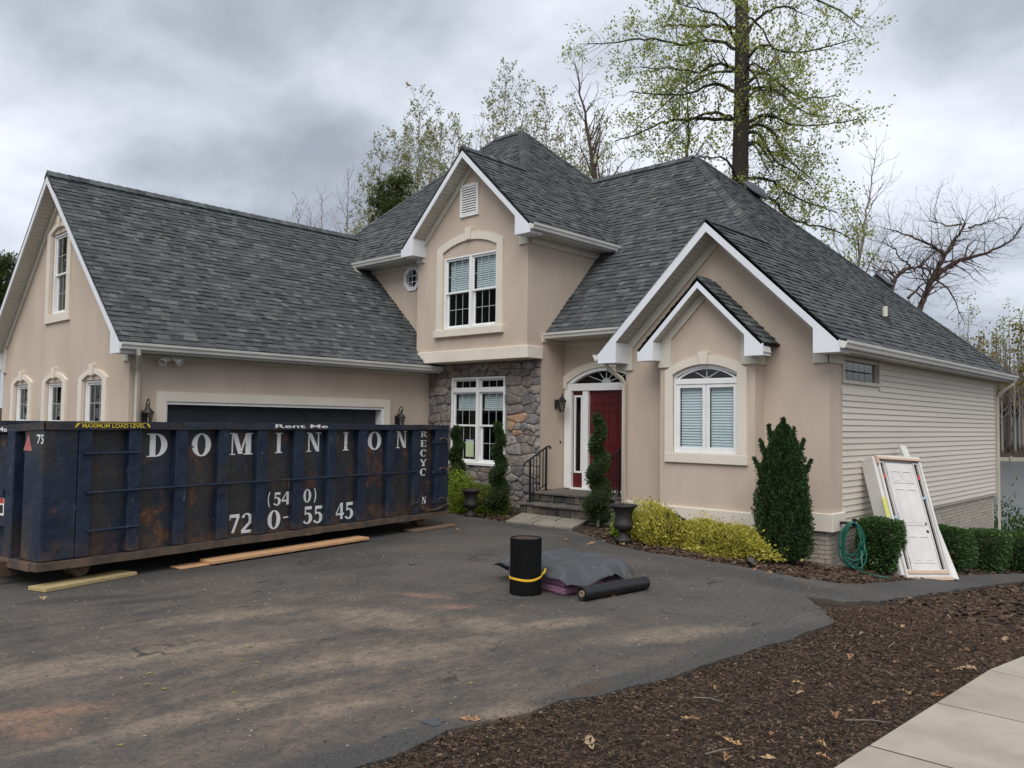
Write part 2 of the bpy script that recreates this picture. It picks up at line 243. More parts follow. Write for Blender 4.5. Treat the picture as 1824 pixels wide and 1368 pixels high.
def ground_mats():
    # --- asphalt with dust, clay stains, wet marks and cracks
    m = bpy.data.materials.new('asphalt'); m.use_nodes = True; t = m.node_tree; b = t.nodes['Principled BSDF']
    g = NN(t, 'ShaderNodeNewGeometry').outputs['Position']
    sx = NN(t, 'ShaderNodeSeparateXYZ'); t.links.new(g, sx.inputs[0])
    def noise(s, d=5, off=0., st=None, r=0.6, dist=0.):
        mp = NN(t, 'ShaderNodeMapping'); mp.inputs['Location'].default_value = (off, off * 0.6, 0)
        if st: mp.inputs['Scale'].default_value = st
        n = NN(t, 'ShaderNodeTexNoise'); n.inputs['Scale'].default_value = s; n.inputs['Detail'].default_value = d; n.inputs['Roughness'].default_value = r; n.inputs['Distortion'].default_value = dist
        t.links.new(g, mp.inputs[0]); t.links.new(mp.outputs[0], n.inputs['Vector']); return n.outputs['Fac']
    def step(v, lo, hi):
        r = NN(t, 'ShaderNodeMapRange'); r.inputs[1].default_value = lo; r.inputs[2].default_value = hi; t.links.new(v, r.inputs[0]); return r.outputs[0]
    def mixc(f, a, c):
        x = NN(t, 'ShaderNodeMix', data_type='RGBA')
        if isinstance(f, float): x.inputs[0].default_value = f
        else: t.links.new(f, x.inputs[0])
        for i, q in ((6, a), (7, c)):
            if isinstance(q, tuple): x.inputs[i].default_value = (*q, 1)
            else: t.links.new(q, x.inputs[i])
        return x.outputs[2]
    edgen = mth(t, 'ADD', mth(t, 'MULTIPLY', noise(3.2, 8, 4.4, None, .72), 0.62), mth(t, 'MULTIPLY', noise(14, 6, 8.4, None, .75), 0.38))
    streak = noise(1.9, 10, 2.2, (1.5, 0.62, 1), 0.74)
    def blob(x, y, rx, ry, ang, lo=0.15, hi=0.75, nz=1.6):
        mp = NN(t, 'ShaderNodeMapping', vector_type='TEXTURE'); mp.inputs['Location'].default_value = (x, y, 0); mp.inputs['Rotation'].default_value = (0, 0, ang); mp.inputs['Scale'].default_value = (rx, ry, 1000)
        t.links.new(g, mp.inputs[0]); ln = NN(t, 'ShaderNodeVectorMath', operation='LENGTH'); t.links.new(mp.outputs[0], ln.inputs[0])
        v = mth(t, 'SUBTRACT', mth(t, 'ADD', 1.0, mth(t, 'MULTIPLY', mth(t, 'SUBTRACT', edgen, 0.5), nz)), ln.outputs['Value'])
        return step(v, lo - 0.15, hi - 0.15)
    def union(l):
        r = l[0]
        for q in l[1:]: r = mth(t, 'MAXIMUM', r, q)
        return r
    c = mixc(step(noise(0.8, 6, 1.), 0.38, 0.62), (0.052, 0.0495, 0.047), (0.090, 0.079, 0.070))
    brk = step(noise(7, 9, 6.6, (1.2, .7, 1), .76), .38, .60)
    c = mixc(mth(t, 'MULTIPLY', mth(t, 'MULTIPLY', step(streak, 0.40, 0.62), mth(t, 'ADD', mth(t, 'MULTIPLY', brk, .75), .25)), mth(t, 'ADD', mth(t, 'MULTIPLY', blob(-5.6, 3.4, 4.2, 3.6, 0, .05, 1.0, .9), .80), .14)), c, (0.215, 0.157, 0.114))
    tan = union([blob(*a) for a in ((-6.3, 4.9, 0.75, 0.45, 0.3), (-5.35, 5.45, 0.5, 0.33, 0.2), (-4.95, 5.95, 0.7, 0.2, 1.2), (-4.0, 6.35, 0.9, 0.28, 1.2), (-7.3, 3.9, 0.9, 0.25, 1.3), (-6.2, 3.45, 0.55, 0.16, 1.4), (-3.62, 3.95, 0.3, 0.2, 1.2), (-4.5, 3.15, 0.6, 0.12, 1.3), (-6.6, 2.3, 1.5, 0.35, 1.4), (-5.0, 2.6, 1.2, 0.16, 1.5), (-5.2, 4.2, 1.3, 0.3, 1.3))])
    c = mixc(mth(t, 'MULTIPLY', mth(t, 'MULTIPLY', tan, mth(t, 'ADD', mth(t, 'MULTIPLY', brk, .75), .25)), 0.80), c, (0.26, 0.20, 0.145))
    red = union([blob(*a) for a in ((-5.45, 1.75, 0.33, 0.22, 0.3), (-6.72, 5.86, 0.42, 0.12, 0.4), (-6.1, 5.72, 0.35, 0.12, 0.9), (-5.75, 1.6, 0.9, 0.22, 1.3))])
    c = mixc(mth(t, 'MULTIPLY', mth(t, 'MULTIPLY', red, mth(t, 'ADD', mth(t, 'MULTIPLY', brk, .7), .3)), 0.7), c, (0.30, 0.165, 0.10))
    # darker sealed edge, patches and wet marks; also a darker strip along the dumpster side
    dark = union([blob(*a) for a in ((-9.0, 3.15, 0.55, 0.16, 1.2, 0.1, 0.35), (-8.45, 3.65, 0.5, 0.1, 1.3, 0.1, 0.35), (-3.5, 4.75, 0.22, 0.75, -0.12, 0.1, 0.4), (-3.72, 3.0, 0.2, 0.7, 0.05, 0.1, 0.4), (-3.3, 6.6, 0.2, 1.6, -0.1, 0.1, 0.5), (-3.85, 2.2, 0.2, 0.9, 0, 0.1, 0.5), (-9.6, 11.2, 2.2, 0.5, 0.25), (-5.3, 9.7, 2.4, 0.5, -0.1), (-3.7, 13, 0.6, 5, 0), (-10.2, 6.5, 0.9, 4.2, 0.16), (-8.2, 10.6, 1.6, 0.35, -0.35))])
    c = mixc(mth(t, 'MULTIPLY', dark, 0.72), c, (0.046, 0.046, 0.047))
    oil = blob(-3.58, 4.66, 0.1, 0.22, 0, 0.1, 0.5); c = mixc(mth(t, 'MULTIPLY', oil, 0.6), c, (0.08, 0.045, 0.02))
    # cracks
    mp = NN(t, 'ShaderNodeMapping'); mp.inputs['Scale'].default_value = (0.9, 0.42, 1); mp.inputs['Rotation'].default_value = (0, 0, 0.25)
    va = NN(t, 'ShaderNodeVectorMath', operation='ADD'); nc = NN(t, 'ShaderNodeTexNoise'); nc.inputs['Scale'].default_value = 2.2; nc.inputs['Detail'].default_value = 6
    t.links.new(g, nc.inputs['Vector']); sc = NN(t, 'ShaderNodeVectorMath', operation='SCALE'); sc.inputs['Scale'].default_value = 0.9
    t.links.new(nc.outputs['Color'], sc.inputs[0]); t.links.new(g, va.inputs[0]); t.links.new(sc.outputs[0], va.inputs[1]); t.links.new(va.outputs[0], mp.inputs[0])
    vo = NN(t, 'ShaderNodeTexVoronoi', feature='DISTANCE_TO_EDGE'); vo.inputs['Scale'].default_value = 0.8; t.links.new(mp.outputs[0], vo.inputs['Vector'])
    cr = mth(t, 'SUBTRACT', 1.0, step(vo.outputs['Distance'], 0.003, 0.014))
    cr = mth(t, 'MULTIPLY', cr, step(noise(1.1, 4, 7.), 0.53, 0.62))
    c = mixc(mth(t, 'MULTIPLY', cr, 0.85), c, (0.016, 0.016, 0.016))
    # aggregate grain
    gr = noise(85, 4, 0., None, .7); c = mixc(mth(t, 'MULTIPLY', step(gr, 0.58, 0.70), .75), c, (0.30, 0.265, 0.225))
    gd = noise(60, 4, 5., None, .7); c = mixc(mth(t, 'MULTIPLY', step(gd, 0.54, 0.68), 0.62), c, (0.030, 0.029, 0.028)); ge = noise(22, 5, 3.); c = mixc(mth(t, 'MULTIPLY', step(ge, 0.52, 0.66), .6), c, (0.042, 0.040, 0.038)); gf = noise(34, 6, 9., None, .75); c = mixc(mth(t, 'MULTIPLY', step(gf, 0.56, 0.68), .45), c, (0.21, 0.185, 0.155))
    t.links.new(c, b.inputs['Base Color']); b.inputs['Specular IOR Level'].default_value = 0.3
    rr = NN(t, 'ShaderNodeMapRange'); t.links.new(dark, rr.inputs[0]); rr.inputs[3].default_value = 0.9; rr.inputs[4].default_value = 0.68; t.links.new(rr.outputs[0], b.inputs['Roughness'])
    hgt = mth(t, 'ADD', mth(t, 'MULTIPLY', noise(130, 4), 0.5), mth(t, 'MULTIPLY', cr, -1.0))
    bp = NN(t, 'ShaderNodeBump'); bp.inputs['Strength'].default_value = 0.6; bp.inputs['Distance'].default_value = 0.006
    t.links.new(hgt, bp.inputs['Height']); t.links.new(bp.outputs[0], b.inputs['Normal'])
    MATS['asphalt'] = m
ground_mats()
mat('mulch_ground', (0.062, 0.047, 0.038), (0.036, 0.027, 0.022), vscale=7, vdet=8, rough=1, spec=0.1, bump=1.0, bscale=38, bdist=0.03)
def water_mat():
    m = bpy.data.materials.new('lake_water'); m.use_nodes = True; t = m.node_tree; b = t.nodes['Principled BSDF']
    b.inputs['Base Color'].default_value = (0.085, 0.092, 0.094, 1); b.inputs['Roughness'].default_value = 0.28; b.inputs['IOR'].default_value = 1.33
    g = NN(t, 'ShaderNodeNewGeometry'); mp = NN(t, 'ShaderNodeMapping'); mp.inputs['Scale'].default_value = (1.0, 0.55, 1); t.links.new(g.outputs['Position'], mp.inputs[0])
    n = NN(t, 'ShaderNodeTexNoise'); n.inputs['Scale'].default_value = 1.6; n.inputs['Detail'].default_value = 5; t.links.new(mp.outputs[0], n.inputs['Vector'])
    bp = NN(t, 'ShaderNodeBump'); bp.inputs['Strength'].default_value = 0.35; bp.inputs['Distance'].default_value = 0.22
    t.links.new(n.outputs[0], bp.inputs['Height']); t.links.new(bp.outputs[0], b.inputs['Normal']); MATS['lake_water'] = m
water_mat()

# ------------------------------------------------------------------ mesh helpers
OFF = {}
def tag(o, label=None, cat=None, group=None, kind=None):
    if label: o['label'] = label
    if cat: o['category'] = cat
    if group: o['group'] = group
    if kind: o['kind'] = kind
    return o
def thing(name, label, cat, loc=(0, 0, 0), group=None):
    o = bpy.data.objects.new(name, None); COL.objects.link(o); o.location = loc; o.empty_display_size = 0.2
    OFF[o] = Vector(loc); return tag(o, label, cat, group)
def FY(Y): return lambda a, b, c: (a, Y - c, b)
def FX(X): return lambda a, b, c: (X + c, a, b)
def ID(a, b, c): return (a, b, c)
def FR(o, u, v, w):
    o, u, v, w = map(Vector, (o, u, v, w)); return lambda a, b, c: tuple(o + u * a + v * b + w * c)
class MB:
    def __init__(s, F=ID): s.v = []; s.f = []; s.F = F
    def p(s, a, b, c): s.v.append(s.F(a, b, c)); return len(s.v) - 1
    def face(s, pts): s.f.append([s.p(*q) for q in pts]); return s
    def box(s, a0, a1, b0, b1, c0, c1):
        i = [s.p(a, b, c) for c in (c0, c1) for b in (b0, b1) for a in (a0, a1)]
        for q in ((0, 1, 3, 2), (4, 6, 7, 5), (0, 4, 5, 1), (2, 3, 7, 6), (0, 2, 6, 4), (1, 5, 7, 3)): s.f.append([i[k] for k in q])
        return s
    def ring(s, a0, a1, b0, b1, w, c0, c1, wb=None):
        wb = wb or w
        s.box(a0, a0 + w, b0, b1, c0, c1); s.box(a1 - w, a1, b0, b1, c0, c1)
        s.box(a0 + w, a1 - w, b0, b0 + wb, c0, c1); s.box(a0 + w, a1 - w, b1 - w, b1, c0, c1); return s
    def prism(s, pts, c0, c1):
        n = len(pts); lo = [s.p(a, b, c0) for a, b in pts]; hi = [s.p(a, b, c1) for a, b in pts]
        s.f.append(lo[::-1]); s.f.append(hi)
        for k in range(n): s.f.append([lo[k], lo[(k + 1) % n], hi[(k + 1) % n], hi[k]])
        return s
    def strip(s, A, B, c0, c1):                      # solid between two polylines
        n = len(A); L = [[s.p(a, b, c) for a, b in P] for P in (A, B) for c in (c0, c1)]
        for k in range(n - 1):
            s.f.append([L[1][k], L[1][k + 1], L[3][k + 1], L[3][k]]); s.f.append([L[0][k], L[2][k], L[2][k + 1], L[0][k + 1]])
            s.f.append([L[0][k], L[0][k + 1], L[1][k + 1], L[1][k]]); s.f.append([L[2][k], L[3][k], L[3][k + 1], L[2][k + 1]])
        for k in (0, n - 1): s.f.append([L[0][k], L[1][k], L[3][k], L[2][k]])
        return s
    def tube(s, path, rad, n=6, cap=True):
        P = [Vector(p) for p in path]
        if not hasattr(rad, '__len__'): rad = [rad] * len(P)
        rings = []; ref = None
        for i, p in enumerate(P):
            d = (P[min(i + 1, len(P) - 1)] - P[max(i - 1, 0)])
            d = d.normalized() if d.length > 1e-9 else Vector((0, 0, 1))
            if ref is None: ref = d.orthogonal().normalized()
            ref = (ref - d * ref.dot(d)); ref = ref.normalized() if ref.length > 1e-6 else d.orthogonal().normalized()
            b = d.cross(ref)
            rings.append([s.p(*(p + (ref * math.cos(2 * math.pi * k / n) + b * math.sin(2 * math.pi * k / n)) * rad[i])) for k in range(n)])
        for i in range(len(P) - 1):
            for k in range(n): s.f.append([rings[i][k], rings[i][(k + 1) % n], rings[i + 1][(k + 1) % n], rings[i + 1][k]])
        if cap: s.f.append(rings[0][::-1]); s.f.append(rings[-1])
        return s
    def lathe(s, cx, cy_, prof, n=20, sq=1.0):
        R = []
        for r, z in prof: R.append([s.p(cx + r * math.cos(2 * math.pi * k / n), cy_ + r * math.sin(2 * math.pi * k / n) * sq, z) for k in range(n)])
        for i in range(len(R) - 1):
            for k in range(n): s.f.append([R[i][k], R[i][(k + 1) % n], R[i + 1][(k + 1) % n], R[i + 1][k]])
        s.f.append(R[0][::-1]); s.f.append(R[-1]); return s
    def build(s, name, m, parent=None, smooth=False, fix=True, bevel=0.0, kind=None, label=None):
        me = bpy.data.meshes.new(name); off = OFF.get(parent, Vector())
        me.from_pydata([(v[0] - off.x, v[1] - off.y, v[2] - off.z) for v in s.v], [], s.f); me.update()
        if fix or bevel:
            bm = bmesh.new(); bm.from_mesh(me)
            if fix: bmesh.ops.recalc_face_normals(bm, faces=bm.faces)
            if bevel: bmesh.ops.bevel(bm, geom=list(bm.edges), offset=bevel, segments=1, affect='EDGES', profile=0.5)
            bm.to_mesh(me); bm.free()
        if smooth:
            me.polygons.foreach_set('use_smooth', [True] * len(me.polygons))
        me.materials.append(MATS[m]); o = bpy.data.objects.new(name, me); COL.objects.link(o)
        if parent: o.parent = parent; OFF[o] = off
        return tag(o, label, None, None, kind)
def arc(a0, a1, bs, rise, n=14):
    h = (a1 - a0) / 2; R = (h * h + rise * rise) / (2 * rise); cx = (a0 + a1) / 2; cb = bs + rise - R; th = math.asin(min(1, h / R))
    return [(cx + R * math.sin(-th + 2 * th * k / n), cb + R * math.cos(-th + 2 * th * k / n)) for k in range(n + 1)]
def copy_tree(o, parent=None):
    c = o.copy(); COL.objects.link(c); c.parent = parent
    for ch in list(o.children): copy_tree(ch, c)
    return c
def ground_h(x, y):
    t = 0.5 * (x + 10) + 0.75 * (y - 11); a = max(0.0, t - 1.2)
    z = -0.15 * a * a / (a + 0.6) if a > 0 else 0.0
    q = y * 0.978 - x * 0.208
    z = max(z, -4.6)
    if q > 150: z = -4.6 + (q - 150) / 32 * 2.1 if q < 182 else -2.5 + (q - 182) * 0.07
    return z

# ------------------------------------------------------------------ setting: ground, lake
def build_ground():
    def axis(lo, hi, fine0, fine1, st, big):
        v = []; x = lo
        while x < hi:
            v.append(x); x += st if fine0 <= x < fine1 else big
        return v + [hi]
    xs = axis(-700, 700, -22, 6, 0.4, 8); ys = axis(-300, 900, -4, 30, 0.4, 8)
    xs = sorted(set(round(v, 3) for v in xs)); ys = sorted(set(round(v, 3) for v in ys))
    b = MB(); nx = len(xs)
    for y in ys:
        for x in xs:
            z = ground_h(x, y) - 0.035
            if -22 < x < 6 and -4 < y < 30: z += 0.02 * math.sin(3.1 * x + 1.3 * y) * math.sin(2.3 * y - x) * 0.6
            b.v.append((x, y, z))
    for j in range(len(ys) - 1):
        for i in range(nx - 1): b.f.append((j * nx + i, j * nx + i + 1, (j + 1) * nx + i + 1, (j + 1) * nx + i))
    tag(b.build('ground', 'mulch_ground', smooth=True, fix=False), kind='structure')
    w = MB(); w.face([(-700, 20, -3.55), (700, 20, -3.55), (700, 330, -3.55), (-700, 330, -3.55)])
    tag(w.build('lake', 'lake_water', fix=False), kind='structure')
build_ground()
DRIVE = [(-14.84, 6.1), (-14.84, 12.3), (-13.6, 11.75), (-12.2, 11.42), (-10.53, 11.21), (-9.06, 11.28), (-8.3, 10.85), (-7.56, 10.4), (-6.68, 10.15), (-5.98, 10.18), (-5.24, 10.36), (-4.63, 10.4),
         (-4.2, 10.75), (-4.11, 11.15), (-4.12, 12.7), (-4.2, 14.5), (-4.27, 16.8), (-4.2, 20), (-3.9, 24), (-3.3, 24), (-3.6, 20), (-3.66, 18.5), (-3.51, 13.8), (-3.42, 11.5), (-3.38, 9.75), (-3.52, 9.12), (-3.88, 8.89), (-3.45, 8.35),
         (-3.13, 7.84), (-3.17, 7.0), (-3.27, 6.1), (-3.35, 5.1), (-3.54, 4.32), (-3.62, 3.86), (-3.69, 3.44), (-3.64, 2.98), (-3.62, 2.0), (-3.55, 0.5), (-3.4, -8), (-30, -8), (-30, 6.1)]
def build_drive():
    r2 = random.Random(3); pts = []
    for i in range(len(DRIVE)):
        a = Vector(DRIVE[i] + (0,)); c = Vector(DRIVE[(i + 1) % len(DRIVE)] + (0,)); L = (c - a).length; n = max(1, int(L / 0.12)) if a.x > -13.7 and a.y > -1 and c.y > -1 else 1
        d = (c - a).normalized() if L else a; nn = Vector((-d.y, d.x, 0))
        for k in range(n):
            p = a.lerp(c, k / n)
            if n > 1: p = p + nn * (0.016 * math.sin(p.x * 9 + p.y * 7) + r2.uniform(-0.02, 0.02))
            pts.append(p)
    bm = bmesh.new(); vs = [bm.verts.new(p) for p in pts]; bm.faces.new(vs)
    for k in range(-4, 26):
        bmesh.ops.bisect_plane(bm, geom=bm.verts[:] + bm.edges[:] + bm.faces[:], plane_co=(0, k, 0), plane_no=(0, 1, 0))
    for k in range(-15, -2):
        bmesh.ops.bisect_plane(bm, geom=bm.verts[:] + bm.edges[:] + bm.faces[:], plane_co=(k, 0, 0), plane_no=(1, 0, 0))
    ex = bmesh.ops.extrude_face_region(bm, geom=bm.faces[:])
    for v in [g for g in ex['geom'] if isinstance(g, bmesh.types.BMVert)]: v.co.z += 1
    for v in bm.verts: v.co.z = ground_h(v.co.x, v.co.y) + (0.0 if v.co.z > 0.5 else -0.06)
    bmesh.ops.recalc_face_normals(bm, faces=bm.faces)
    me = bpy.data.meshes.new('driveway'); bm.to_mesh(me); bm.free(); me.materials.append(MATS['asphalt'])
    o = bpy.data.objects.new('driveway', me); COL.objects.link(o); tag(o, kind='structure')
build_drive()
def build_walk():
    root = bpy.data.objects.new('sidewalk', None); COL.objects.link(root); tag(root, kind='structure'); OFF[root] = Vector()
    y = -0.55; joints = [-0.6, 0.5, 1.6, 2.72, 3.86, 4.97, 6.055, 7.17, 8.3, 9.4, 10.5]
    for i in range(len(joints) - 1):
        y0, y1 = joints[i] + 0.009, joints[i + 1] - 0.009
        e0 = -1.63 - max(0, (8.1 - y0)) * 0.05 if y0 < 8.1 else -1.63 + (y0 - 8.1) * 0.02
        e1 = -1.63 - max(0, (8.1 - y1)) * 0.05 if y1 < 8.1 else -1.63 + (y1 - 8.1) * 0.02
        b = MB()
        z = [ground_h(q, w) + 0.02 for q, w in ((e0, y0), (0.0, y0), (0.0, y1), (e1, y1))]
        P = [(e0, y0), (0.05, y0), (0.05, y1), (e1, y1)]
        lo = [b.p(x, w, zz - 0.12) for (x, w), zz in zip(P, z)]; hi = [b.p(x, w, zz) for (x, w), zz in zip(P, z)]
        b.f += [hi, lo[::-1]] + [[lo[k], lo[(k + 1) % 4], hi[(k + 1) % 4], hi[k]] for k in range(4)]
        b.build('concrete_slab', 'concrete', root, bevel=0.012)
        f = MB(); f.face([(e1 + .004, y1 - .002, z[3] - .007), (.05, y1 - .002, z[2] - .007), (.05, y1 + .022, z[2] - .007), (e1 + .004, y1 + .022, z[3] - .007)]); f.build('joint_filler', 'soil', root, fix=False)
build_walk()

# ------------------------------------------------------------------ house
H = thing('house', 'beige stucco house with grey shingle roof, stone entrance bay and attached garage', 'house', (-11, 13, 0))
def wall(F, outer, holes, name='wall', m='stucco', reveal=0.13, parent=None):
    b = MB(F); polys = [outer] + holes
    tris = tessellate_polygon([[Vector((p[0], p[1], 0)) for p in q] for q in polys])
    flat = [p for q in polys for p in q]; idx = [b.p(x, y, 0) for x, y in flat]
    for t in tris: b.f.append([idx[k] for k in t])
    for h in holes:
        i0 = [b.p(x, y, 0) for x, y in h]; i1 = [b.p(x, y, -reveal) for x, y in h]; n = len(h)
        for k in range(n): b.f.append([i0[k], i0[(k + 1) % n], i1[(k + 1) % n], i1[k]])
    return b.build(name, m, parent or H, fix=False)
def rect(a0, a1, b0, b1): return [(a0, b0), (a1, b0), (a1, b1), (a0, b1)]
def recess(F, win, a0, a1, b0, b1, c=-0.13, d=0.9, m='dark_room'):  # dark box added behind a window, standing in for the unlit room
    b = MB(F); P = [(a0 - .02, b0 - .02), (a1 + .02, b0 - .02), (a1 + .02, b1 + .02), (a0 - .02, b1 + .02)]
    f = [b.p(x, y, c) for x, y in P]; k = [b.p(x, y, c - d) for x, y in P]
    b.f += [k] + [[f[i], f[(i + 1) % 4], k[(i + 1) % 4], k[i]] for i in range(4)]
    b.build('dark_recess', m, win, fix=False)
def sash(F, win, a0, a1, b0, b1, cols, rows, c, fwid=0.045, mw=0.012, name='sash', mm='muntin'):
    MB(F).ring(a0, a1, b0, b1, fwid, c - 0.035, c).build(name, 'white_frame', win, bevel=0.004)
    g0, g1, h0, h1 = a0 + fwid, a1 - fwid, b0 + fwid, b1 - fwid
    MB(F).box(g0, g1, h0, h1, c - 0.026, c - 0.020).build('pane', 'glass', win)
    m = MB(F)
    for k in range(1, cols): x = g0 + (g1 - g0) * k / cols; m.box(x - mw / 2, x + mw / 2, h0, h1, c - 0.019, c - 0.012)
    for k in range(1, rows): y = h0 + (h1 - h0) * k / rows; m.box(g0, g1, y - mw / 2, y + mw / 2, c - 0.0185, c - 0.011)
    if cols > 1 or rows > 1: m.build('muntin_grid', mm, win)
def blinds(F, win, a0, a1, b0, b1, c=-0.12, pitch=0.05):
    n = int((b1 - b0) / pitch); me = None
    for k in range(n):
        z = b0 + (k + .5) * pitch
        if me is None:
            b = MB(); i = [b.p(*q) for q in ((0, 0, 0), (1, 0, 0), (1, 0.4, 1), (0, 0.4, 1))]; b.f.append(i)
            j = [b.p(*q) for q in ((0, 0.05, 0), (1, 0.05, 0), (1, 0.45, 1), (0, 0.45, 1))]; b.f.append(j[::-1])
            for q in range(4): b.f.append([i[q], i[(q + 1) % 4], j[(q + 1) % 4], j[q]])
            me = bpy.data.meshes.new('blind_slat'); me.from_pydata(b.v, [], b.f); me.materials.append(MATS['blind'])
        o = bpy.data.objects.new('blind_slat', me); COL.objects.link(o); o.parent = win
        p0 = Vector(F(a0, z - pitch * .52, c)); A = Vector(F(a1, z - pitch * .52, c)) - p0; Cc = Vector(F(a0, z - pitch * .52, c - 0.042)) - p0
        jit = rng.uniform(0.96, 1.06)
        o.matrix_local = Matrix.Translation(p0 - OFF[H]) @ Matrix(((A.x, Cc.x, 0, 0), (A.y, Cc.y, 0, 0), (0, 0, pitch * 0.93 * jit, 0), (0, 0, 0, 1)))
def win_frame(F, a0, a1, b0, b1, w=0.05, c0=-0.11, c1=-0.03, label=None):
    return MB(F).ring(a0, a1, b0, b1, w, c0, c1).build('window', 'white_frame', H, bevel=0.005, label=label)
def double_hung(F, win, a0, a1, b0, b1, cols=3, rows=2, meet=None, c=-0.06):
    m = meet or (b0 + b1) / 2
    sash(F, win, a0, a1, m - 0.02, b1, cols, rows, c, 0.04)
    sash(F, win, a0 + .008, a1 - .008, b0, m + 0.022, cols, rows, c - 0.036, 0.045)
def trim_around(F, a0, a1, b0, sh, rise, ia0, ia1, ib0, ish, irise, sill=0.0, key=None, c=0.045, keyname='keystone'):
    t = MB(F)
    A = [(a0, b0)] + arc(a0, a1, sh, rise) + [(a1, b0)]; B = [(ia0, b0)] + arc(ia0, ia1, ish, irise) + [(ia1, b0)]
    t.strip(A, B, -0.01, c).build('window_trim', 'stucco_trim', H)
    if ib0 > b0: MB(F).box(a0 - .006, a1 + .006, b0 - .006, ib0, -0.008, c + (0.004 if sill == 0 else 0.05)).build('window_sill', 'stucco_trim', H, bevel=0.006)
    if key:
        x, kb, kt, w0, w1 = key
        MB(F).prism([(x - w0, kb), (x + w0, kb), (x + w1, kt), (x - w1, kt)], -0.008, c + 0.03).build(keyname, 'stucco_trim', H, bevel=0.006)

Fg, Fgd, Fm, Fu, Fs, Fd, Fr, Fb, Fv = FY(6.02), FX(-14.88), FY(13.06), FY(12.61), FX(-11.36), FY(13.84), FY(13.065), FY(12.74), FX(-5.258)
# --- garage gable wall
gp = lambda x: 6.86 - 0.92 * abs(x + 18.48) - 0.16
GWx = [(-20.65, 0), (-18.565, 0), (-16.5, 0)]
gholes = [rect(cx - .47, cx + .47, 0.95, 2.56) for cx, _ in GWx] + [rect(-19.03, -18.09, 3.99, 5.70)]
wall(Fg, [(-22.08, -0.5), (-14.88, -0.5), (-14.88, gp(-14.88)), (-18.48, gp(-18.48)), (-22.08, gp(-22.08))], gholes)
for cx, _ in GWx:
    w = win_frame(Fg, cx - .47, cx + .47, 0.95, 2.56)
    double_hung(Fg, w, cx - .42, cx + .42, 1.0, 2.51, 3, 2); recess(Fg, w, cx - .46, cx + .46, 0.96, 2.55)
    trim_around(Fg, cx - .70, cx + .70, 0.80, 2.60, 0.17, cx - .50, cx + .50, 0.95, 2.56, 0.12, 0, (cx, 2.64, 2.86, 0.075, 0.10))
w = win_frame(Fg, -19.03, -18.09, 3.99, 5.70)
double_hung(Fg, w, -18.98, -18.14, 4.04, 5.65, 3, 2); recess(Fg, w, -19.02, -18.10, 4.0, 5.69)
trim_around(Fg, -19.27, -17.87, 3.82, 5.74, 0.17, -19.06, -18.06, 3.99, 5.70, 0.12, 0, (-18.565, 5.80, 6.04, 0.075, 0.10))
# --- garage door wall
wall(Fgd, rect(6.02, 13.06, -0.5, 3.42), [rect(6.66, 11.67, -0.5 + .01, 2.15)], reveal=0.3)
MB(Fgd).ring(6.50, 11.84, -0.8, 2.335, 0.175, -0.008, 0.05).build('garage_door_trim', 'stucco_trim', H)
MB(Fgd).ring(6.66, 11.67, -0.9, 2.155, 0.05, -0.22, 0.02).build('garage_door_jamb', 'white_frame', H)
gd = MB(Fgd).box(6.71, 11.62, 0.0, 2.11, -0.24, -0.20).build('garage_door', 'garage_paint', H)
for r in range(4):
    for q in range(8):
        y0 = 6.79 + q * 0.605; z0 = 0.06 + r * 0.525
        MB(Fgd).box(y0, y0 + 0.52, z0, z0 + 0.40, -0.199, -0.188).build('door_panel', 'garage_paint', gd, bevel=0.006)
MB(Fgd).box(6.06, 13.0, 2.93, 3.10, -0.005, 0.035).build('frieze_board', 'frieze', H)
# --- main front: stone bay + octagon stucco
wall(Fm, rect(-22.0, -14.9, 2.0, 6.0), [[(-15.58 + .31 * math.cos(math.pi / 8 + k * math.pi / 4), 5.375 + .31 * math.sin(math.pi / 8 + k * math.pi / 4)) for k in range(8)]])
oc = MB(Fm); O = [[(-15.58 + r * math.cos(math.pi / 8 + k * math.pi / 4), 5.375 + r * math.sin(math.pi / 8 + k * math.pi / 4)) for k in range(9)] for r in (0.335, 0.235)]
ow = oc.strip(O[0], O[1], -0.08, 0.035).build('window', 'white_frame', H, label='small white octagon window')
MB(Fm).prism(O[1][:8], -0.06, -0.055).build('pane', 'glass', ow)
g = MB(Fm)
for k in (-1, 1): g.box(-15.58 + k * .075 - .009, -15.58 + k * .075 + .009, 5.16, 5.59, -.05, -.042); g.box(-15.80, -15.36, 5.375 + k * .075 - .009, 5.375 + k * .075 + .009, -.0495, -.041)
g.build('muntin_grid', 'white_frame', ow); recess(Fm, ow, -15.85, -15.31, 5.1, 5.65)
MB(Fm).box(-17.6, -14.95, 5.64, 5.79, -0.005, 0.04).build('frieze_board', 'frieze', H)
SW = (-14.08, -12.37, 0.915, 2.87)                  # stone bay window
wall(Fm, rect(-14.9, -11.36, -0.5, 3.3), [rect(*SW)], name='stone_wall', m='mortar', reveal=0.12)
stone_wall = bpy.context.scene.objects['stone_wall']
